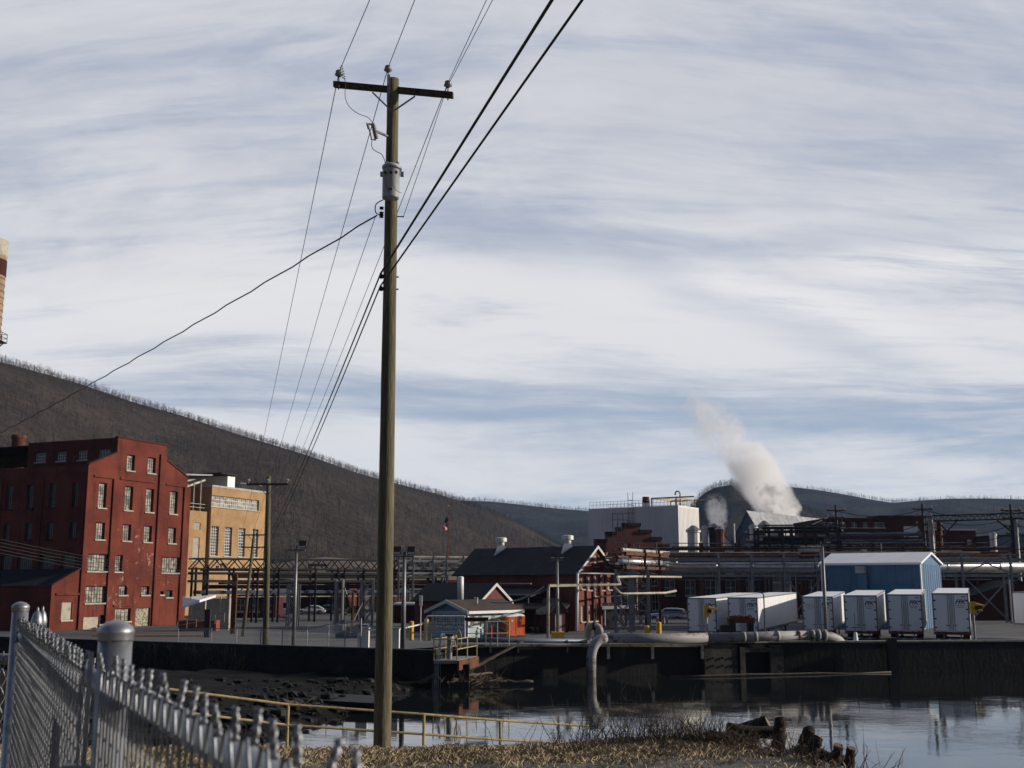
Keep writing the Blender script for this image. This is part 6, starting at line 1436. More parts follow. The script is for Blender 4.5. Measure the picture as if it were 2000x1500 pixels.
for px, py, k in ((1187, 1246, 1.08), (1378, 1245.5, 1.06), (1388, 1245.5, 1.04), (1452, 1244, 1.05), (1475, 1243.5, 1.05), (1518, 1242.5, 1.10), (1560, 1241.5, 1.0), (1586, 1241, 1.2), (1597, 1240.5, 1.28), (1610, 1240.5, 1.18)):
    MB().lathe(wf(px, py, .55), [(R_*k, -.1), (R_*(k+.03), 0), (R_*k, .1)], 18, Vector((1, .09, .0))).build('flange', M['peel'], bp, True)
for px in (1188, 1274, 1371): p = wf(px, 1262, .35); MB().box(p-Vector((0, 0, .35)), (.16, .3, .75)).build('bracket', M['lit'], bp)
MB().path([wf(870, 1262, .22), wf(1160, 1260, .22), wf(1381, 1260.5, .25)], .09, 8).build('lower_pipe', M['lit'], bp, True)
# gooseneck on top of the elbow
gn = thing('gooseneck_vent', 'small cream and black gooseneck pipe standing above the left elbow of the fat pipe', 'vent pipe', wf(1150, 1250, -.5))
b0, b1 = wf(1149, 1250, -.6), wf(1149, 1228, -.6); b3, b4 = wf(1172, 1232, -.3), wf(1172, 1240, -.3)
MB().path([b0, b1]+bend(b1, wf(1150, 1222, -.5), wf(1160, 1222.5, -.45))[1:], .2, 12).build('neck', M['lit'], gn, True)
MB().path([wf(1157, 1222.5, -.45), wf(1163, 1222.7, -.4)], .24, 12).build('coupling', M['black'], gn, True)
MB().path(bend(wf(1162, 1222.6, -.4), wf(1171, 1222.5, -.3), b3)+[b4], .2, 12).build('outlet', M['peel'], gn, True)
# smaller pipe along the wall with flared end
sp_ = thing('outfall_pipe', 'grey smooth pipe on the wall top ending in an angled spout over the platform', 'pipe', wf(1000, 1251, 0))
MB().path([wf(886, 1250, -.1), wf(1000, 1250.6, 0), wf(1146, 1252, .1)], .135, 14).build('pipe_run', M['bluepipe'], sp_, True)
MB().path([wf(886, 1250.5, -.1), wf(864, 1241, .3)], .15, 14).build('spout', M['alu'], sp_, True)
for px in (958, 1012, 1108): p = wf(px, 1262, .1); MB().box(p, (.08, .3, .7)).build('strap', M['steel'], sp_)
M['fall'] = mat('falling_water', (.35, .38, .42), .2, 0, .2, 8)
mb = MB(); p0 = wf(862, 1243, .4); p1 = Vector((p0.x-.35, p0.y-.2, 0))
for k in range(9): o_ = Vector((rnd.gauss(0, .06), rnd.gauss(0, .05), 0)); mb.path([p0, p0+Vector((-.18, -.08, -.7))+o_, p1+o_*2], [.016, .013, .008], 4)
tag(mb.build('water_spill', M['fall'], None), 'thin stream of water falling from the angled spout', 'water stream', kind='stuff')
# platform with railings and valve wheel
Zq = 59.6
pf = thing('valve_platform', 'small railed platform with valve wheel standing off the river wall', 'platform', at(890, 1297, Zq))
cP = crop(740, 1150, .11334)
zfl = at(880, 1296, Zq).z
def pq(x, y, dy=0): return at(*cP(x, y), Zq+dy)
fx0, fx1 = pq(945, 1300).x, pq(1345, 1300).x; bx1 = pq(1690, 1240, 4).x; bx0 = fx0+1.0
fl_ = MB(); fl_.prism([(fx0, Zq, zfl), (fx1, Zq, zfl), (bx1, Zq+3.6, zfl), (bx0, Zq+3.6, zfl)], (0, 0, .16)); fl_.build('deck', M['conc'], pf)
MB().prism([(fx1+.02, Zq-.04, zfl-.35), (bx1+.02, Zq+3.5, zfl-.35), (bx1+.02, Zq+3.5, zfl+.14), (fx1+.02, Zq-.04, zfl+.14)], (.1, 0, 0)).build('edge_beam', M['rust'], pf)
MB().box(((fx0+fx1)/2+.4, Zq+1.8, zfl/2-.6), (1.6, 2.4, zfl+1.0)).build('pier', M['shaderock'], pf)
def railseg(p, q_, n, root, h=1.08):
    for i in range(n+1): a = p.lerp(q_, i/n); MB().tube(a, a+Vector((0, 0, h)), .028, n=6).build('rail_post', M['yrail'], root)
    for z in (h, h*.52): MB().tube(p+Vector((0, 0, z)), q_+Vector((0, 0, z)), .028, n=6).build('rail', M['yrail'], root)
z_ = zfl+.15
railseg(Vector((fx0, Zq, z_)), Vector((bx0, Zq+3.6, z_)), 2, pf); railseg(Vector((fx1, Zq, z_)), Vector((bx1, Zq+3.6, z_)), 2, pf); railseg(Vector((fx0, Zq, z_)), Vector((fx1, Zq, z_)), 1, pf)
up = Vector((pq(1470, 900).x, Zq+4.6, WT)); railseg(up, up+Vector((1.0, .2, 0)), 1, pf, 2.2/1.6); railseg(up+Vector((1.0, .2, 0)), up+Vector((2.3, .8, 0)), 2, pf, 1.35)
vs = pq(1215, 1270, .9); MB().tube((vs.x, vs.y, z_), (vs.x, vs.y, z_+1.25), .14, n=12).build('valve_stem', M['steel'], pf); MB().lathe((vs.x, vs.y, z_+1.2), [(.24, 0), (.24, .12)], 12).build('stem_cap', M['black'], pf)
mb = MB(); c_ = Vector((vs.x+.45, vs.y-.1, z_+1.0)); ring = [c_+Vector((.17*cos(2*pi*i/18), -.1*cos(2*pi*i/18), .52*sin(2*pi*i/18))) for i in range(19)]; mb.path(ring, .03, 6)
for i in range(3): mb.tube(ring[i*3], ring[i*3+9], .02, n=4)
mb.build('hand_wheel', M['yrail'], pf)
MB().box(up+Vector((.5, 0, 1.5)), (1.3, .5, .18)).build('red_box', M['redd'], pf)
# driftwood
def log(pts, r0, r1, label, m='drift', seed=0):
    r = random.Random(seed); P_ = [Vector(p) for p in pts]; out = []
    for a, c_ in zip(P_[:-1], P_[1:]):
        for i in range(6): out.append(a.lerp(c_, i/6)+Vector((r.gauss(0, .03), r.gauss(0, .03), r.gauss(0, .03))))
    out.append(P_[-1]); n = len(out); mb = MB(); mb.path(out, [r0+(r1-r0)*i/(n-1)+r.gauss(0, r0*.06) for i in range(n)], 9)
    for k in range(4):
        i = r.randrange(2, n-2); d_ = Vector((r.gauss(0, 1), r.gauss(0, .5), abs(r.gauss(0, 1)))).normalized(); mb.tube(out[i], out[i]+d_*r.uniform(.3, .9), r0*.25, r0*.08, 5)
    return tag(mb.build('driftwood_log', M[m], None, True), label, 'log', 'driftwood caught at the platform')
l0 = onz(884, 1322, .35); l1 = wf(925, 1304, 1.2); l2 = wf(1026, 1250.5, .0)
log([l0, l1, l2], .13, .07, 'long leaning trunk resting on the wall top beside the platform', seed=1)
log([onz(775, 1334, .25), onz(850, 1331, .25), onz(946, 1330, .2)], .10, .07, 'thin pale log at water level left of the heap', seed=2)
log([onz(905, 1329, .25), onz(970, 1330, .22), onz(1041, 1331, .18)], .09, .07, 'thick floating log reaching right from the heap', seed=3)
log([onz(868, 1321, .5), onz(900, 1326, .4), onz(930, 1321, .5)], .09, .05, 'short bent branch lying on top of the driftwood heap', seed=4)
log([wf(826, 1330, 1.0), wf(850, 1318, .6), wf(866, 1300, .3)], .10, .05, 'slender branch rising to the platform foot', seed=5)
log([onz(880, 1330, .35), onz(925, 1318, .6), onz(962, 1315, .5)], .12, .05, 'crooked limb under the leaning trunk', seed=6)
log([onz(1310, 1321.5, .06), onz(1740, 1312.5, .06)], .07, .05, 'very long straight thin pole floating along the flood wall', seed=7)
mb = MB()
for i in range(150):
    p = onz(rnd.uniform(860, 985), rnd.uniform(1320, 1333), rnd.uniform(.1, .5)); a = rnd.uniform(0, 6.28); l = rnd.uniform(.2, .9); mb.tube(p, p+Vector((cos(a)*l, sin(a)*l, rnd.gauss(.1, .25))), .025, .01, 4)
tag(mb.build('debris', M['bark'], None), 'tangled sticks and debris beside the driftwood logs', 'debris', kind='stuff')
lg = [onz(548, 1369, .7), onz(590, 1378, .45), onz(612, 1387, .3)]; o = log(lg, .09, .05, 'pale bare log lying on the rubble below the concrete footing', seed=8)
# vine tangle on the dark wall at left
mb = MB()
for i in range(420):
    px = rnd.uniform(250, 480); Z = wz_at(px)-1.3-rnd.random()*.5; g = Vector((ray(px, 1200)[0]*Z, Z, rnd.uniform(-.1, 1.0))); pts = [g]
    d_ = Vector((rnd.gauss(0, .3), rnd.gauss(0, .1), 1)).normalized()
    for k in range(4): d_ = (d_+Vector((rnd.gauss(0, .35), rnd.gauss(0, .15), rnd.gauss(0, .15)))).normalized(); pts.append(pts[-1]+d_*rnd.uniform(.12, .35))
    mb.path(pts, [.012, .010, .008, .006, .003], 3)
tag(mb.build('brambles', M['bark'], None), 'bare brambles tangled on the dark river wall under the road', 'brambles', kind='stuff')

# ================================================================== NEAR UTILITY POLE
Zn = 22.3
base = Vector((ray(747, 1440)[0]*Zn, Zn, 0)); base.z = bank(base.x, Zn)-.3
ztop = hz(Vector((0, Zn, 0)), 155); xt = ray(768, 155)[0]*Zn; top = Vector((xt, Zn, ztop))
po = thing('utility_pole', 'tall weathered greenish wooden utility pole with crossarm and grey transformer', 'utility pole', base)
n_ = 40; pts = [base.lerp(top, i/n_) for i in range(n_+1)]
MB().path(pts, [.172-.052*i/n_+rnd.gauss(0, .0012) for i in range(n_+1)], 28).build('pole', M['pole'], po, True)
def onpole(py): z = hz(Vector((0, Zn, 0)), py); return base.lerp(top, (z-base.z)/(top.z-base.z))
def pn(px, py, dy=0): return at(px, py, Zn+dy)
ca, cb_ = pn(652, 165, -.22), pn(885, 186.5, -.22)
cm = (ca+cb_)/2; ca.y += .45; cb_.y -= .0
ca = at(652, 165, ca.y); cb_ = at(885, 186.5, Zn-.22)
d = (cb_-ca); up_ = Vector((0, 0, 1)); nn = d.normalized().cross(up_)
MB().par(ca-up_*.06-nn*.05, d, nn*.1, up_*.125).build('crossarm', M['wood'], po)
for px in (668, 727, 770, 815, 871):
    t = (px-652)/(885-652); p = ca.lerp(cb_, t)+nn*.0; MB().tube(p-nn*.0+Vector((0, -.09, 0)), p+Vector((0, -.05, 0)), .018, n=8).build('bolt', M['black'], po)
for a_, b_ in (((727, 178), (764, 214)), ((811, 186), (770, 214))): MB().par(pn(*a_, -.3), pn(*b_, -.26)-pn(*a_, -.3), (0, -.008, 0), (0, 0, -.045)).build('brace', M['steel'], po)
def insul(px, py, lab):
    p = pn(px, py, -.2); i_ = MB(); i_.lathe(p, [(.035, 0), (.05, .02), (.085, .035), (.09, .06), (.06, .08), (.075, .10), (.07, .13), (.04, .15)], 14); o = i_.build('insulator', M['porc'], po, True); MB().tube(p-Vector((0, 0, .28)), p+Vector((0, 0, .02)), .014, n=6).build('pin', M['black'], po); return p+Vector((0, 0, .11))
I1 = insul(662, 150, ''); I2 = insul(758, 141, ''); I3 = insul(875, 171, '')
MB().par(pn(758, 200, -.16)-Vector((.03, 0, 0)), (.06, 0, 0), (0, .02, 0), (0, 0, pn(758, 146).z-pn(758, 200).z)).build('ridge_pin', M['steel'], po)
# cutout
k0 = pn(757, 266, -.12); k1 = pn(736, 257, -.3)
MB().tube(k0, k1, .028, n=8).build('cutout_bracket', M['steel'], po)
mb = MB(); c0, c1_ = pn(729.5, 245, -.3), pn(735, 270, -.3)
for i in range(9): p = c0.lerp(c1_, i/8); mb.lathe(p, [(.022, -.012), (.055, 0), (.022, .012)], 12, c1_-c0)
mb.tube(c0, c1_, .022); mb.build('cutout_insulator', M['porc'], po, True)
mb = MB(); mb.path([pn(718, 243, -.35), pn(723, 258, -.36), pn(726, 273, -.33), pn(734, 273, -.3)], .018, 8); mb.tube(pn(716, 243, -.35), pn(731, 242, -.3), .022); mb.tube(pn(716, 240, -.35), pn(719, 252, -.35), .012); mb.build('fuse_tube', M['steel'], po)
mb = MB(); cc = [pn(666+6*sin(i*1.25)*.6+i*.22, 128+i*1.0, -.25+.05*cos(i*1.25)) for i in range(27)]; mb.path(cc, .006, 5); mb.build('coil', M['cable'], po)
def sp(pts, r, name='jumper_wire'): 
    P_ = [Vector(p) for p in pts]; out = []
    for i in range(len(P_)-1):
        p0 = P_[max(i-1, 0)]; p1 = P_[i]; p2 = P_[i+1]; p3 = P_[min(i+2, len(P_)-1)]
        for k in range(6): t = k/6; out.append(.5*((2*p1)+(-p0+p2)*t+(2*p0-5*p1+4*p2-p3)*t*t+(-p0+3*p1-3*p2+p3)*t**3))
    out.append(P_[-1]); MB().path(out, r, 5).build(name, M['cable'], po, True)
sp([pn(672, 152, -.3), pn(675, 165, -.35), pn(674, 188, -.35), pn(682, 208, -.35), pn(700, 222, -.35), pn(718, 229, -.33), pn(729, 241, -.3)], .007)
sp([pn(726, 275, -.33), pn(727, 289, -.33), pn(737, 297, -.32), pn(746, 302, -.3), pn(753, 318, -.25)], .008)
# transformer
tb, tt_ = pn(763, 388, -.36), pn(766, 330, -.36)
MB().lathe(tb, [(.03, -.01), (.165, 0), (.175, .02), (.175, tt_.z-tb.z), (.0+.19, tt_.z-tb.z+.01), (.19, tt_.z-tb.z+.05), (.15, tt_.z-tb.z+.09), (.02, tt_.z-tb.z+.11)], 28).build('transformer', M['trans'], po, True)
MB().lathe(tt_+Vector((0, 0, -.02)), [(.195, 0), (.2, .02), (.195, .04)], 28).build('lid_band', M['steel'], po, True)
for px in (755, 776):
    p = pn(px, 327, -.36); mb = MB()
    for i in range(4): mb.lathe(p+Vector((0, 0, .03*i)), [(.03, 0), (.045, .012), (.03, .025)], 12)
    mb.build('bushing', M['porc'], po, True)
for px, py in ((753, 337), (764, 337), (774, 337)): p = pn(px, py, -.55); MB().lathe(p, [(.03, 0), (.03, .04), (.015, .07)], 10, (0, -1, 0)).build('terminal', M['black'], po)
for s_ in (-1, 1): MB().par(tt_+Vector((s_*.17, -.04, -.16)), (s_*.07, 0, 0), (0, .08, 0), (0, 0, .09)).build('lug', M['trans'], po)
for z in (.12, .45): MB().box(tb+Vector((0, .24, z)), (.09, .2, .05)).build('hanger', M['steel'], po)
sp([pn(753, 340, -.56), pn(752, 356, -.58), pn(757, 372, -.56), pn(757, 392, -.3)], .005); sp([pn(765, 345, -.57), pn(768, 362, -.58), pn(776, 373, -.56), pn(784, 377, -.5)], .005)
rotT = Euler((pi/2, 0, 0)).to_quaternion(); tx = text_mesh('10', .085, M['ink'], po, tb+Vector((0, -.181, .11))-Vector(po['_o']), rotT, 'lettering', bold=.003)
# secondary rack with service drop
for py in (408, 418, 424):
    p = onpole(py)+Vector((-.14, -.05, 0)); MB().lathe(p+Vector((-.05, 0, 0)), [(.02, -.03), (.05, -.02), (.03, 0), (.05, .02), (.02, .03)], 10).build('spool', M['black'], po)
sp([onpole(402)+Vector((-.15, -.1, .1)), onpole(404)+Vector((-.3, -.1, .02)), onpole(418)+Vector((-.3, -.1, 0)), onpole(424)+Vector((-.18, -.1, 0))], .012, 'splice')
MB().tube(onpole(423)+Vector((.1, 0, 0)), onpole(423)+Vector((.27, 0, 0)), .012, n=6).build('bolt', M['black'], po)
for py in (541, 565): MB().lathe(onpole(py)+Vector((-.17, -.05, 0)), [(.02, -.05), (.045, -.03), (.045, .03), (.02, .05)], 10).build('clamp', M['black'], po); MB().tube(onpole(py)+Vector((.12, 0, 0)), onpole(py)+Vector((.18, 0, 0)), .015, n=6).build('bolt', M['black'], po)
# ---- wires
def overhead(P0, px, py, r, label, dz=-.05, grp='wires passing overhead'):
    """leave the near pole towards the camera side, staying level, through (px,py)"""
    e_ = onz(px, py, P0.z+dz); d_ = (e_-P0)/(e_-P0).length; far = P0+d_*46; pts = [P0]
    for i in range(1, 30): s_ = i/29; pts.append(P0.lerp(far, s_))
    return tag(MB().path(pts, r, 6).build('power_line', M['cable'], None), label, 'power line')
overhead(I1, 722, 0, .0075, 'thin wire from the left crossarm insulator to the top of the view'); overhead(I2, 810, 0, .0075, 'thin wire from the middle insulator to the top of the view')
overhead(I3, 950, 0, .0065, 'left strand of the twin thin wires from the right insulator to the top'); overhead(I3+Vector((.02, 0, -.02)), 962, 0, .0065, 'right strand of the twin thin wires from the right insulator to the top')
K1 = onpole(541)+Vector((-.17, -.22, 0)); K2 = onpole(565)+Vector((-.17, -.22, 0))
def cable_up(P0, px, py, r, label):
    e_ = at(px, py, 11.5); pts = [P0+(e_-P0)*(i/24)*2.6+Vector((0, 0, -1.2*4*(i/24)*(1-i/24)*.0)) for i in range(25)]; return tag(MB().path(pts, r, 8).build('power_line', M['cable'], None), label, 'cable')
cable_up(K1, 1078, 0, .021, 'thick black cable rising from the upper clamp to the top right'); cable_up(K2, 1137, 0, .017, 'second thick black cable rising from the lower clamp to the top right')
def far_line(P0, P1, sag, r, label): return tag(MB().path(sagline(P0, P1, sag, 30), r, 5).build('power_line', M['cable'], None), label, 'power line')
W2 = top2+Vector((0, -.3, -.4))
far_line(I1, W2+Vector((-1.1, 0, .3)), .5, .009, 'leftmost of the thin wires descending from the crossarm to the leaning pole')
far_line(I2, W2+Vector((0, 0, .4)), .5, .009, 'second thin wire descending from the crossarm to the leaning pole')
far_line(I3, W2+Vector((1.1, 0, .3)), .6, .009, 'thin wire descending from the right insulator behind the wooden pole')
far_line(I3+Vector((0, 0, -.03)), onpole(425)+Vector((.25, 0, 0)), .02, .007, 'short thin stay wire from the right insulator to the pole side bolt')
far_line(onpole(424)+Vector((-.3, -.1, 0)), W2+Vector((.2, 0, -.9)), .5, .007, 'faint wire descending from the cable spools to the leaning pole')
far_line(K1, W2+Vector((.6, 0, -1.9)), .6, .017, 'upper thick cable descending from the clamps to the leaning pole'); far_line(K2, W2+Vector((.7, 0, -2.3)), .6, .015, 'lower thick cable descending from the clamps to the leaning pole')
sd0 = onpole(424)+Vector((-.28, -.1, 0)); sd1 = at(-120, 905, 60); pts = sagline(sd0, sd1, .25, 60); pts = [p+Vector((0, 0, .02*sin(i*2.1))) for i, p in enumerate(pts)]
tag(MB().path(pts, .018, 6).build('power_line', M['cable'], None), 'twisted service cable running down left towards the mill chimney', 'service cable')
for k in range(5):
    a = at(-60, 1040+k*7, 50); c_ = Vector((top1.x, top1.y, top1.z-3.2-.35*k)); 
    tag(MB().path(sagline(a, at(372, 1117+k*5.5, 70), .15, 16)+sagline(at(372, 1117+k*5.5, 70), Vector((up2.location.x+1.2, 112, 4.6+.3*k)), .1, 6)[1:], .012, 4).build('power_line', M['cable'], None), 'thin wire crossing the lower storeys of the red mill', 'power line', 'bundle of wires across the red mill')
# ================================================================== WEATHERED RAILING
yr = thing('bank_railing', 'weathered yellow two rail pipe railing sloping down the bank behind the wooden pole', 'railing', at(828, 1440, 34))
seq = [(330, 1346, 31.4), (563, 1376, 33), (828, 1395, 34), (977, 1407, 35.2), (1150, 1418, 36.8)]
tops = [at(px, py, Z) for px, py, Z in seq]
for i, p in enumerate(tops):
    if 0 < i < 4: MB().tube(p, p-Vector((0, 0, 1.25)), .042, n=8).build('rail_post', M['yrail'], yr)
    if i:
        for dz in (0, .56): MB().path([tops[i-1]-Vector((0, 0, dz)), p-Vector((0, 0, dz))], .036, 8).build('rail', M['yrail'], yr)
# ================================================================== BRUSH, STUMPS
def stems(name, n, region, hmin, hmax, r, label, m, spread=.5, seed=1, curl=.18):
    rr = random.Random(seed); mb = MB()
    for i in range(n):
        x, y = region(rr); z = bank(x, y); h = rr.uniform(hmin, hmax); d_ = Vector((rr.gauss(0, spread), rr.gauss(0, spread), 1)).normalized(); p = Vector((x, y, z-.05)); pts = [p]; k = 5
        for j in range(k): d_ = (d_+Vector((rr.gauss(0, curl), rr.gauss(0, curl), rr.gauss(-.02, .08)))).normalized(); p = p+d_*h/k; pts.append(p)
        mb.path(pts, [r, r*.85, r*.7, r*.55, r*.4, r*.2], 4, False)
        for q_ in range(rr.randrange(0, 4)):
            b_ = pts[rr.randrange(2, 5)]; e_ = b_+Vector((rr.gauss(0, .1), rr.gauss(0, .1), rr.uniform(.03, .18)))*h; mb.path([b_, b_.lerp(e_, .5)+Vector((0, 0, -.01)), e_], [r*.45, r*.3, r*.12], 3, False)
    return tag(mb.build(name, M[m], None), label, 'brush', kind='stuff')
M['weed'] = mat('dry_weed_stems', (.20, .135, .08), .9, 0, .3, 3); M['weedr'] = mat('rusty_brush_twigs', (.105, .070, .048), .9, 0, .35, 3)
stems('dry_weeds', 520, lambda r: (lambda k: ([1.9, 2.4, 3.3, 3.9, 2.9, 1.2, 3.6][k]+r.gauss(0, .28), [21.9, 21.2, 21.8, 21.3, 21.0, 21.9, 20.9][k]+r.gauss(0, .22)))(r.randrange(7)), .2, .95, .008, 'dry rust coloured weeds along the crest of the bank above the water', 'weedr', .35, 3)
stems('dry_weeds', 90, lambda r: (r.gauss(2.7, 1.2), 21.6+r.gauss(0, .5)), .6, 1.3, .008, 'tall pale dry stalks rising from the weeds on the crest', 'weed', .3, 4)
stems('brush', 2400, lambda r: ((lambda t: (3.3+2.9*t+r.gauss(0, .35), 21.6-4.0*t**1.3+r.gauss(0, .45)))(r.random())), .2, .75, .010, 'dark tangled brush and twigs around the stumps at the water edge', 'weedr', .9, 5, .35)
stems('brush', 1400, lambda r: (r.uniform(1.6, 5.8), 20.4+r.gauss(0, .8)), .08, .35, .008, 'flattened dead twigs and litter on the bank', 'bark', 2.0, 6, .3)
for k, (px, py, Z, h_) in enumerate(((1690, 1480, 17.5, 1.0), (1722, 1490, 17, .55), (1770, 1500, 16, .5), (1600, 1440, 20.5, .9), (1560, 1400, 21.6, .7))):
    p = at(px, 1515, Z); rr = random.Random(k); mb = MB(); pts = [Vector((p.x+rr.gauss(0, .01)*j, p.y, H-5.3+.1+(j/6)*(at(px, py, Z).z+h_*.55-.1))) for j in range(7)]; mb.path(pts, [.009, .008, .007, .006, .005, .004, .002], 5)
    for j in (3, 4, 5): mb.path([pts[j], pts[j]+Vector((rr.gauss(0, .12), 0, .18))], [.004, .002], 3)
    tag(mb.build('reed_stalk', M['weed'], None), 'lone thin dry stalk standing in front of the open water at right', 'stalk', 'lone stalks by the open water')
M['stump'] = mat('rotten_stump_bark', (.026, .020, .017), .95, 0, .45, 4, (.06, .05, .04), .36, .9, 14, stretch=(3, 3, 1)); M['cut'] = mat('cut_wood_end', (.16, .125, .085), .9, 0, .3, 6)
def stump(px, py0, py1, Z, w_, lean, label):
    a = at(px, py1, Z); c_ = at(px+lean, py0, Z-.1); t = thing('tree_stump', label, 'stump', a, 'stumps and cut logs at the water edge'); mb = MB(); k = 7; pts = [a.lerp(c_, i/k)+Vector((rnd.gauss(0, .012), rnd.gauss(0, .012), 0)) for i in range(k+1)]; r = w_*Z/2234/2*.85
    mb.path([a-(c_-a)*.6]+pts, [r*1.25]+[r*(1.12-.12*i/k)+rnd.gauss(0, r*.03) for i in range(k+1)], 14); mb.build('bark', M['stump'], t); MB().lathe(c_, [(r*.93, -.02), (r*.9, .012)], 14, c_-a).build('cut_end', M['cut'], t)
stump(1521, 1403, 1438, 21.0, 26, 3, 'upright dark stump at the left end of the brush heap'); stump(1573, 1424, 1450, 20.2, 26, 8, 'squat stump leaning right in the middle of the brush heap'); stump(1583, 1440, 1480, 19.2, 26, 14, 'leaning stump in front of the squat one'); stump(1632, 1456, 1490, 18.6, 22, 5, 'left one of the paired posts nearest the water'); stump(1658, 1462, 1494, 18.3, 20, 6, 'rightmost stub of the paired posts nearest the water')
stump(1468, 1408, 1420, 21.6, 26, 30, 'short fat cut log lying at the left of the brush heap')
def lying(p0, p1, r, label, m='stump'):
    t = thing('cut_log', label, 'log', p0, 'stumps and cut logs at the water edge'); MB().path([p0.lerp(p1, i/6)+Vector((0, 0, rnd.gauss(0, .015))) for i in range(7)], r, 12).build('bark', M[m], t, True); MB().lathe(p0, [(r*.94, -.01), (r*.9, .015)], 12, p0-p1).build('cut_end', M['cut'], t)
lying(at(1386, 1437, 20.8), at(1480, 1441, 20.9), .085, 'slim log with pale cut end lying on the bank'); lying(at(1420, 1424, 21.3), at(1530, 1432, 21.2), .11, 'dark log lying across the brush heap')
lying(at(1558, 1462, 19.6), at(1650, 1486, 19.0), .09, 'half buried dark log beneath the leaning stump')
# ================================================================== CHAIN LINK FENCES
def lattice(fr_a, fr_b, top_a, top_b, hgt, r, pitch=.0355, dz=.0355, tipn=True, sides=4, sag=0.0):
    """woven mesh between two ground plan points; wires zigzag one pitch wide, twisted tips on top"""
    mb = MB(); a = Vector(fr_a); c_ = Vector(fr_b); d_ = (c_-a); L_ = d_.length; d_.normalize(); n2 = Vector((d_.y, -d_.x, 0)); K = int(L_/pitch)
    for k in range(K):
        pts = []; m_ = int(hgt/dz)
        for j in range(m_+1):
            side = (j+k) % 2; u = (k+(1 if side else 0))*pitch; s_ = u/L_; zt_ = top_a+(top_b-top_a)*s_-sag*4*s_*(1-s_)
            w_ = (1 if side else -1)*r*1.1
            pts.append(a+d_*u+n2*w_+Vector((0, 0, zt_-.030-j*dz)))
        mb.path(pts, r, sides, False)
        if k % 2 == 0:
            u = (k+1)*pitch; s_ = u/L_; zt_ = top_a+(top_b-top_a)*s_-sag*4*s_*(1-s_)+rnd.gauss(0, .003); b_ = a+d_*u; tl = Vector((rnd.gauss(0, .004), rnd.gauss(0, .004), 0))
            for ph in (0, pi):
                pts = [b_+tl*(t/8)+Vector((cos(ph+t*.95), sin(ph+t*.95), 0))*r*1.05+Vector((0, 0, zt_-.034+.034*t/10)) for t in range(11)]; mb.path(pts, r, sides)
    return mb
def round_post(root, x, y, zt_, r, capn='dome'):
    MB().tube((x, y, H-2.1), (x, y, zt_-.03), r, n=28).build('post', M['galv'], root, True)
    if capn == 'dome': pr_ = [(r*1.06, -.020), (r*1.08, -.018), (r*1.08, -.008), (r*1.12, -.006), (r*1.1, -.002), (r*.95, .005), (r*.6, .012), (r*.2, .0155), (.001, .016)]
    else: pr_ = [(r*1.05, -.04), (r*1.06, -.01), (r*1.12, 0), (r*1.0, .02), (r*.75, .045), (r*.4, .06), (r*.25, .065), (r*.22, .08), (.001, .09)]
    MB().lathe((x, y, zt_-.03), pr_, 28).build('cap', M['galv'], root, True)
def xy(px, Z): return Vector((ray(px, 1230)[0]*Z, Z, 0))
TD = .118  # mesh tips below the camera
pA = xy(226, 2.06); pA.x = ray(226, 1240)[0]*2.06; pN = Vector((.235, .18, 0)); pB = xy(37, 4.47)
fa = thing('chain_link_fence', 'nearest galvanised chain link fence run with blurred twisted tips at lower centre', 'fence', (pA.x, pA.y, H-1.95))
nearL = pN
lattice(Vector((-.7215, 2.03, 0)), Vector((.2055, .25, 0)), H-TD, H-TD-.012, 1.8, .0023, sag=-.004, sides=6).build('mesh', M['wire'], fa, True)
MB().tube(pA+Vector((.024, .012, H-TD-.072)), nearL+Vector((.024, .012, H-TD-.085)), .021, n=16).build('top_rail', M['galv'], fa, True)
fb_ = thing('chain_link_fence', 'second chain link run between the large domed post and the tall far left post', 'fence', (pA.x-.3, pA.y+1, H-1.95))
round_post(fb_, pA.x, pA.y, hz(pA, 1195), .0290); round_post(fb_, pB.x, pB.y, hz(pB, 1168), .0300)
lattice(pB, pA+Vector((-.04, -.03, 0)), hz(pB, 1206), H-TD-.0, 1.8, .0021, sides=5).build('mesh', M['wire'], fb_, True)
MB().tube(pB+Vector((0, .03, hz(pB, 1240))), pA+Vector((0, .03, H-TD-.08)), .021, n=14).build('top_rail', M['galv'], fb_, True)
for z in (-.33,):
    mb = MB(); mb.lathe(pA+Vector((0, 0, H+z)), [(.033, -.012), (.036, 0), (.033, .012)], 20); mb.par(pA+Vector((-.075, -.012, H+z-.018)), (.05, 0, 0), (0, .02, 0), (0, 0, .036)); mb.build('tension_band', M['galv'], fb_); MB().tube(pA+Vector((-.062, -.03, H+z)), pA+Vector((-.062, .02, H+z)), .008, n=6).build('band_bolt', M['galv'], fb_)
MB().par(pA+Vector((-.045, -.004, H-1.9)), (.008, 0, 0), (0, .004, 0), (0, 0, 1.78)).build('tension_bar', M['galv'], fb_)
# third run: beyond the far post, going off left, and the gate leaf behind
pC = xy(-420, 5.6); fc = thing('chain_link_fence', 'chain link run leaving the view at the far left edge', 'fence', (pB.x-1, pB.y, H-1.95))
lattice(pC, pB, H-.30, H-.26, 1.6, .0020, sides=3).build('mesh', M['wire'], fc, True); MB().tube(pC+Vector((0, .03, H-.33)), pB+Vector((0, .03, H-.29)), .021, n=10).build('top_rail', M['galv'], fc, True); round_post(fc, pC.x, pC.y, H-.2, .03)
pG = xy(71, 6.7); pH = Vector((-1.12, 3.1, 0))
gf = thing('fence_gate', 'chain link gate panel behind the nearer runs, hung on twin acorn capped posts', 'gate', (pG.x, pG.y, H-1.95))
round_post(gf, pG.x, pG.y, hz(pG, 1205), .031, 'acorn'); round_post(gf, xy(81, 6.9).x, 6.9, hz(Vector((0, 6.9, 0)), 1203), .026, 'acorn')
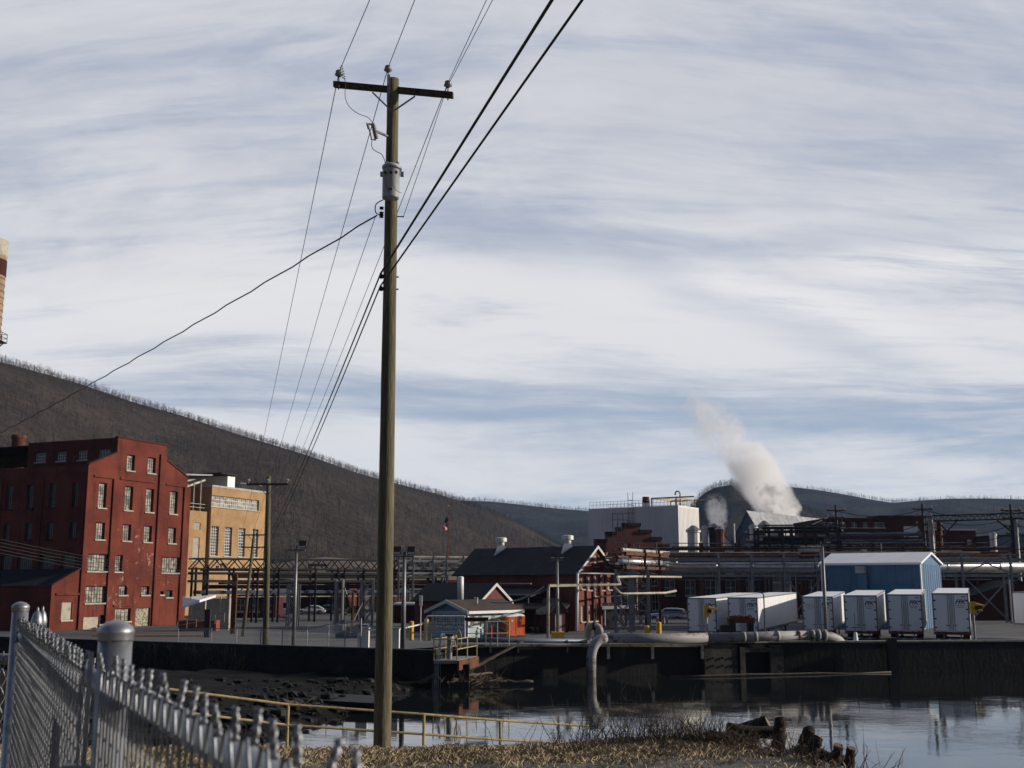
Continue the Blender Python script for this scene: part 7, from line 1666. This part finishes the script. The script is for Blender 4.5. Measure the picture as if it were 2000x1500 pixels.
lattice(pG, pH, H-.22, H-.20, 1.7, .0021, sides=3).build('mesh', M['wire'], gf, True); 
q_ = xy(72, 5.0); q_ = xy(128, 4.3); MB().tube(q_+Vector((0, 0, H-2)), q_+Vector((0, 0, H-.31)), .022, n=12).build('upright', M['trl'], gf, True)
q2_ = xy(47, 4.0)
# orange sign on the fence
sgn = thing('warning_sign', 'small weathered orange and white warning sign wired to the chain link', 'sign', xy(144, 2.6))
s0 = at(134, 1386, 2.62); s1 = at(157, 1398, 2.42); hh_ = .30
du = (s1-s0); du.z = 0; du2 = du*1.0
def sgq(u0, u1, z0, z1, off): return [s0+du*u0+Vector((0, -off, z0)), s0+du*u1+Vector((0, -off, z0)), s0+du*u1+Vector((0, -off, z1)), s0+du*u0+Vector((0, -off, z1))]
MB().prism(sgq(0, 1, -.32, 0, 0), (0, .002, 0)).build('plate', M['white'], sgn); M['sgn'] = mat('faded_orange_print', (.50, .16, .09), .6, 0, .15, 20)
MB().prism(sgq(.06, .94, -.205, -.01, .003), (0, .001, 0)).build('orange_panel', M['sgn'], sgn)
for k in range(6): MB().prism(sgq(.2, .8, -.085-.02*k, -.075-.02*k, .005), (0, .001, 0)).build('faded_text', M['trl'], sgn)
MB().tube(s0+du*.5+Vector((0, -.006, -.03)), s0+du*.5+Vector((0, -.012, -.03)), .008, n=8).build('bolt', M['black'], sgn)
# far left: pale yard wall and second fence posts behind the gate
for px, Z in ((-40, 60), (20, 60), (57, 61), (90, 61)): pass
# ================================================================== STEAM
def steam(label, path_pts, radii, dens, seed, nscale):
    """billowing plume: a soft volume inside a lumpy tube"""
    P_ = [Vector(p) for p in path_pts]; o_ = P_[0]
    mb = MB(); mb.path([p for p in P_], [r*1.35 for r in radii], 20)
    m = bpy.data.materials.new('steam_volume'); m.use_nodes = True; t = m.node_tree; t.nodes.clear(); q = NB(t)
    co = q.n('ShaderNodeNewGeometry').outputs['Position']
    # distance to the plume axis, built from the polyline
    best = None
    warp = q.n('ShaderNodeTexNoise', {'Vector': co, 'Scale': nscale*.5, 'Detail': 3.0}).outputs['Color']
    wv = q.n('ShaderNodeVectorMath', {0: q.n('ShaderNodeVectorMath', {0: warp, 1: (.5, .5, .5)}, operation='SUBTRACT').outputs[0], 'Scale': 1.1/nscale}, operation='SCALE').outputs[0]
    pw = q.n('ShaderNodeVectorMath', {0: co, 1: wv}, operation='ADD').outputs[0]
    for i in range(len(P_)-1):
        a, c_ = P_[i], P_[i+1]; d_ = c_-a; l2 = d_.length_squared
        ap = q.n('ShaderNodeVectorMath', {0: pw, 1: tuple(a)}, operation='SUBTRACT').outputs[0]
        h = q.m('DIVIDE', q.n('ShaderNodeVectorMath', {0: ap, 1: tuple(d_)}, operation='DOT_PRODUCT').outputs['Value'], l2, clamp=True)
        sc = q.n('ShaderNodeVectorMath', {0: tuple(d_), 'Scale': h}, operation='SCALE').outputs[0]
        ln = q.n('ShaderNodeVectorMath', {0: q.n('ShaderNodeVectorMath', {0: ap, 1: sc}, operation='SUBTRACT').outputs[0]}, operation='LENGTH').outputs['Value']
        rr = q.m('ADD', radii[i], q.m('MULTIPLY', h, radii[i+1]-radii[i]))
        v = q.m('SUBTRACT', 1.0, q.m('DIVIDE', ln, rr)); fade = 1-i/(len(P_)-1)
        v2 = q.m('MULTIPLY', q.ramp(v, .0, .45), q.m('ADD', dens[i], q.m('MULTIPLY', h, dens[i+1]-dens[i])))
        best = v2 if best is None else q.m('MAXIMUM', best, v2)
    n = q.noise(co, nscale, 5, .62); n2 = q.noise(co, nscale*3.1, 3, .6)
    dn = q.m('MULTIPLY', best, q.ramp(q.m('ADD', q.m('MULTIPLY', n, .72), q.m('MULTIPLY', n2, .28)), .44, .52))
    pv = q.n('ShaderNodeVolumePrincipled', {'Color': (.985, .99, 1.0, 1), 'Density': dn, 'Anisotropy': .2}); q.n('ShaderNodeOutputMaterial', {1: pv.outputs[0]})
    o = mb.build('steam_plume', m, None); return tag(o, label, 'steam', kind='stuff')
Zs = 230
def S3(*l): return [at(px, py, Zs) for px, py in l]
k_ = Zs/2234
steam('large white steam plume drifting up left above the works', S3((1545, 1030), (1528, 1005), (1495, 955), (1462, 915), (1425, 860), (1385, 810), (1345, 775)), [12*k_, 40*k_, 48*k_, 52*k_, 52*k_, 52*k_, 40*k_], [3.0, 3.0, 2.0, .9, .36, .16, .03], 1, .16)
steam('small white steam puff over the silver vent stack', S3((1400, 1036), (1402, 1022), (1403, 1008), (1398, 985), (1392, 960)), [12*k_, 20*k_, 22*k_, 24*k_, 16*k_], [1.4, 1.2, .8, .25, .0], 2, .35)
# ================================================================== HAZE
hz_m = bpy.data.materials.new('thin_valley_haze'); hz_m.use_nodes = True; t = hz_m.node_tree; t.nodes.clear(); q = NB(t)
pv = q.n('ShaderNodeVolumePrincipled', {'Color': (.42, .64, 1.0, 1), 'Density': .000055}); q.n('ShaderNodeOutputMaterial', {1: pv.outputs[0]})
mb = MB(); mb.par((-4200, -400, -8), (9000, 0, 0), (0, 5200, 0), (0, 0, 560)); hzo = mb.build('haze', hz_m, None); hzo['kind'] = 'stuff'; hzo['label'] = 'thin bluish air over the valley'
S.cycles.volume_step_rate = 4; S.cycles.volume_max_steps = 64; S.cycles.volume_bounces = 6; S.cycles.max_bounces = 12
for o in list(bpy.data.objects):
    if '_o' in o.keys(): del o['_o']
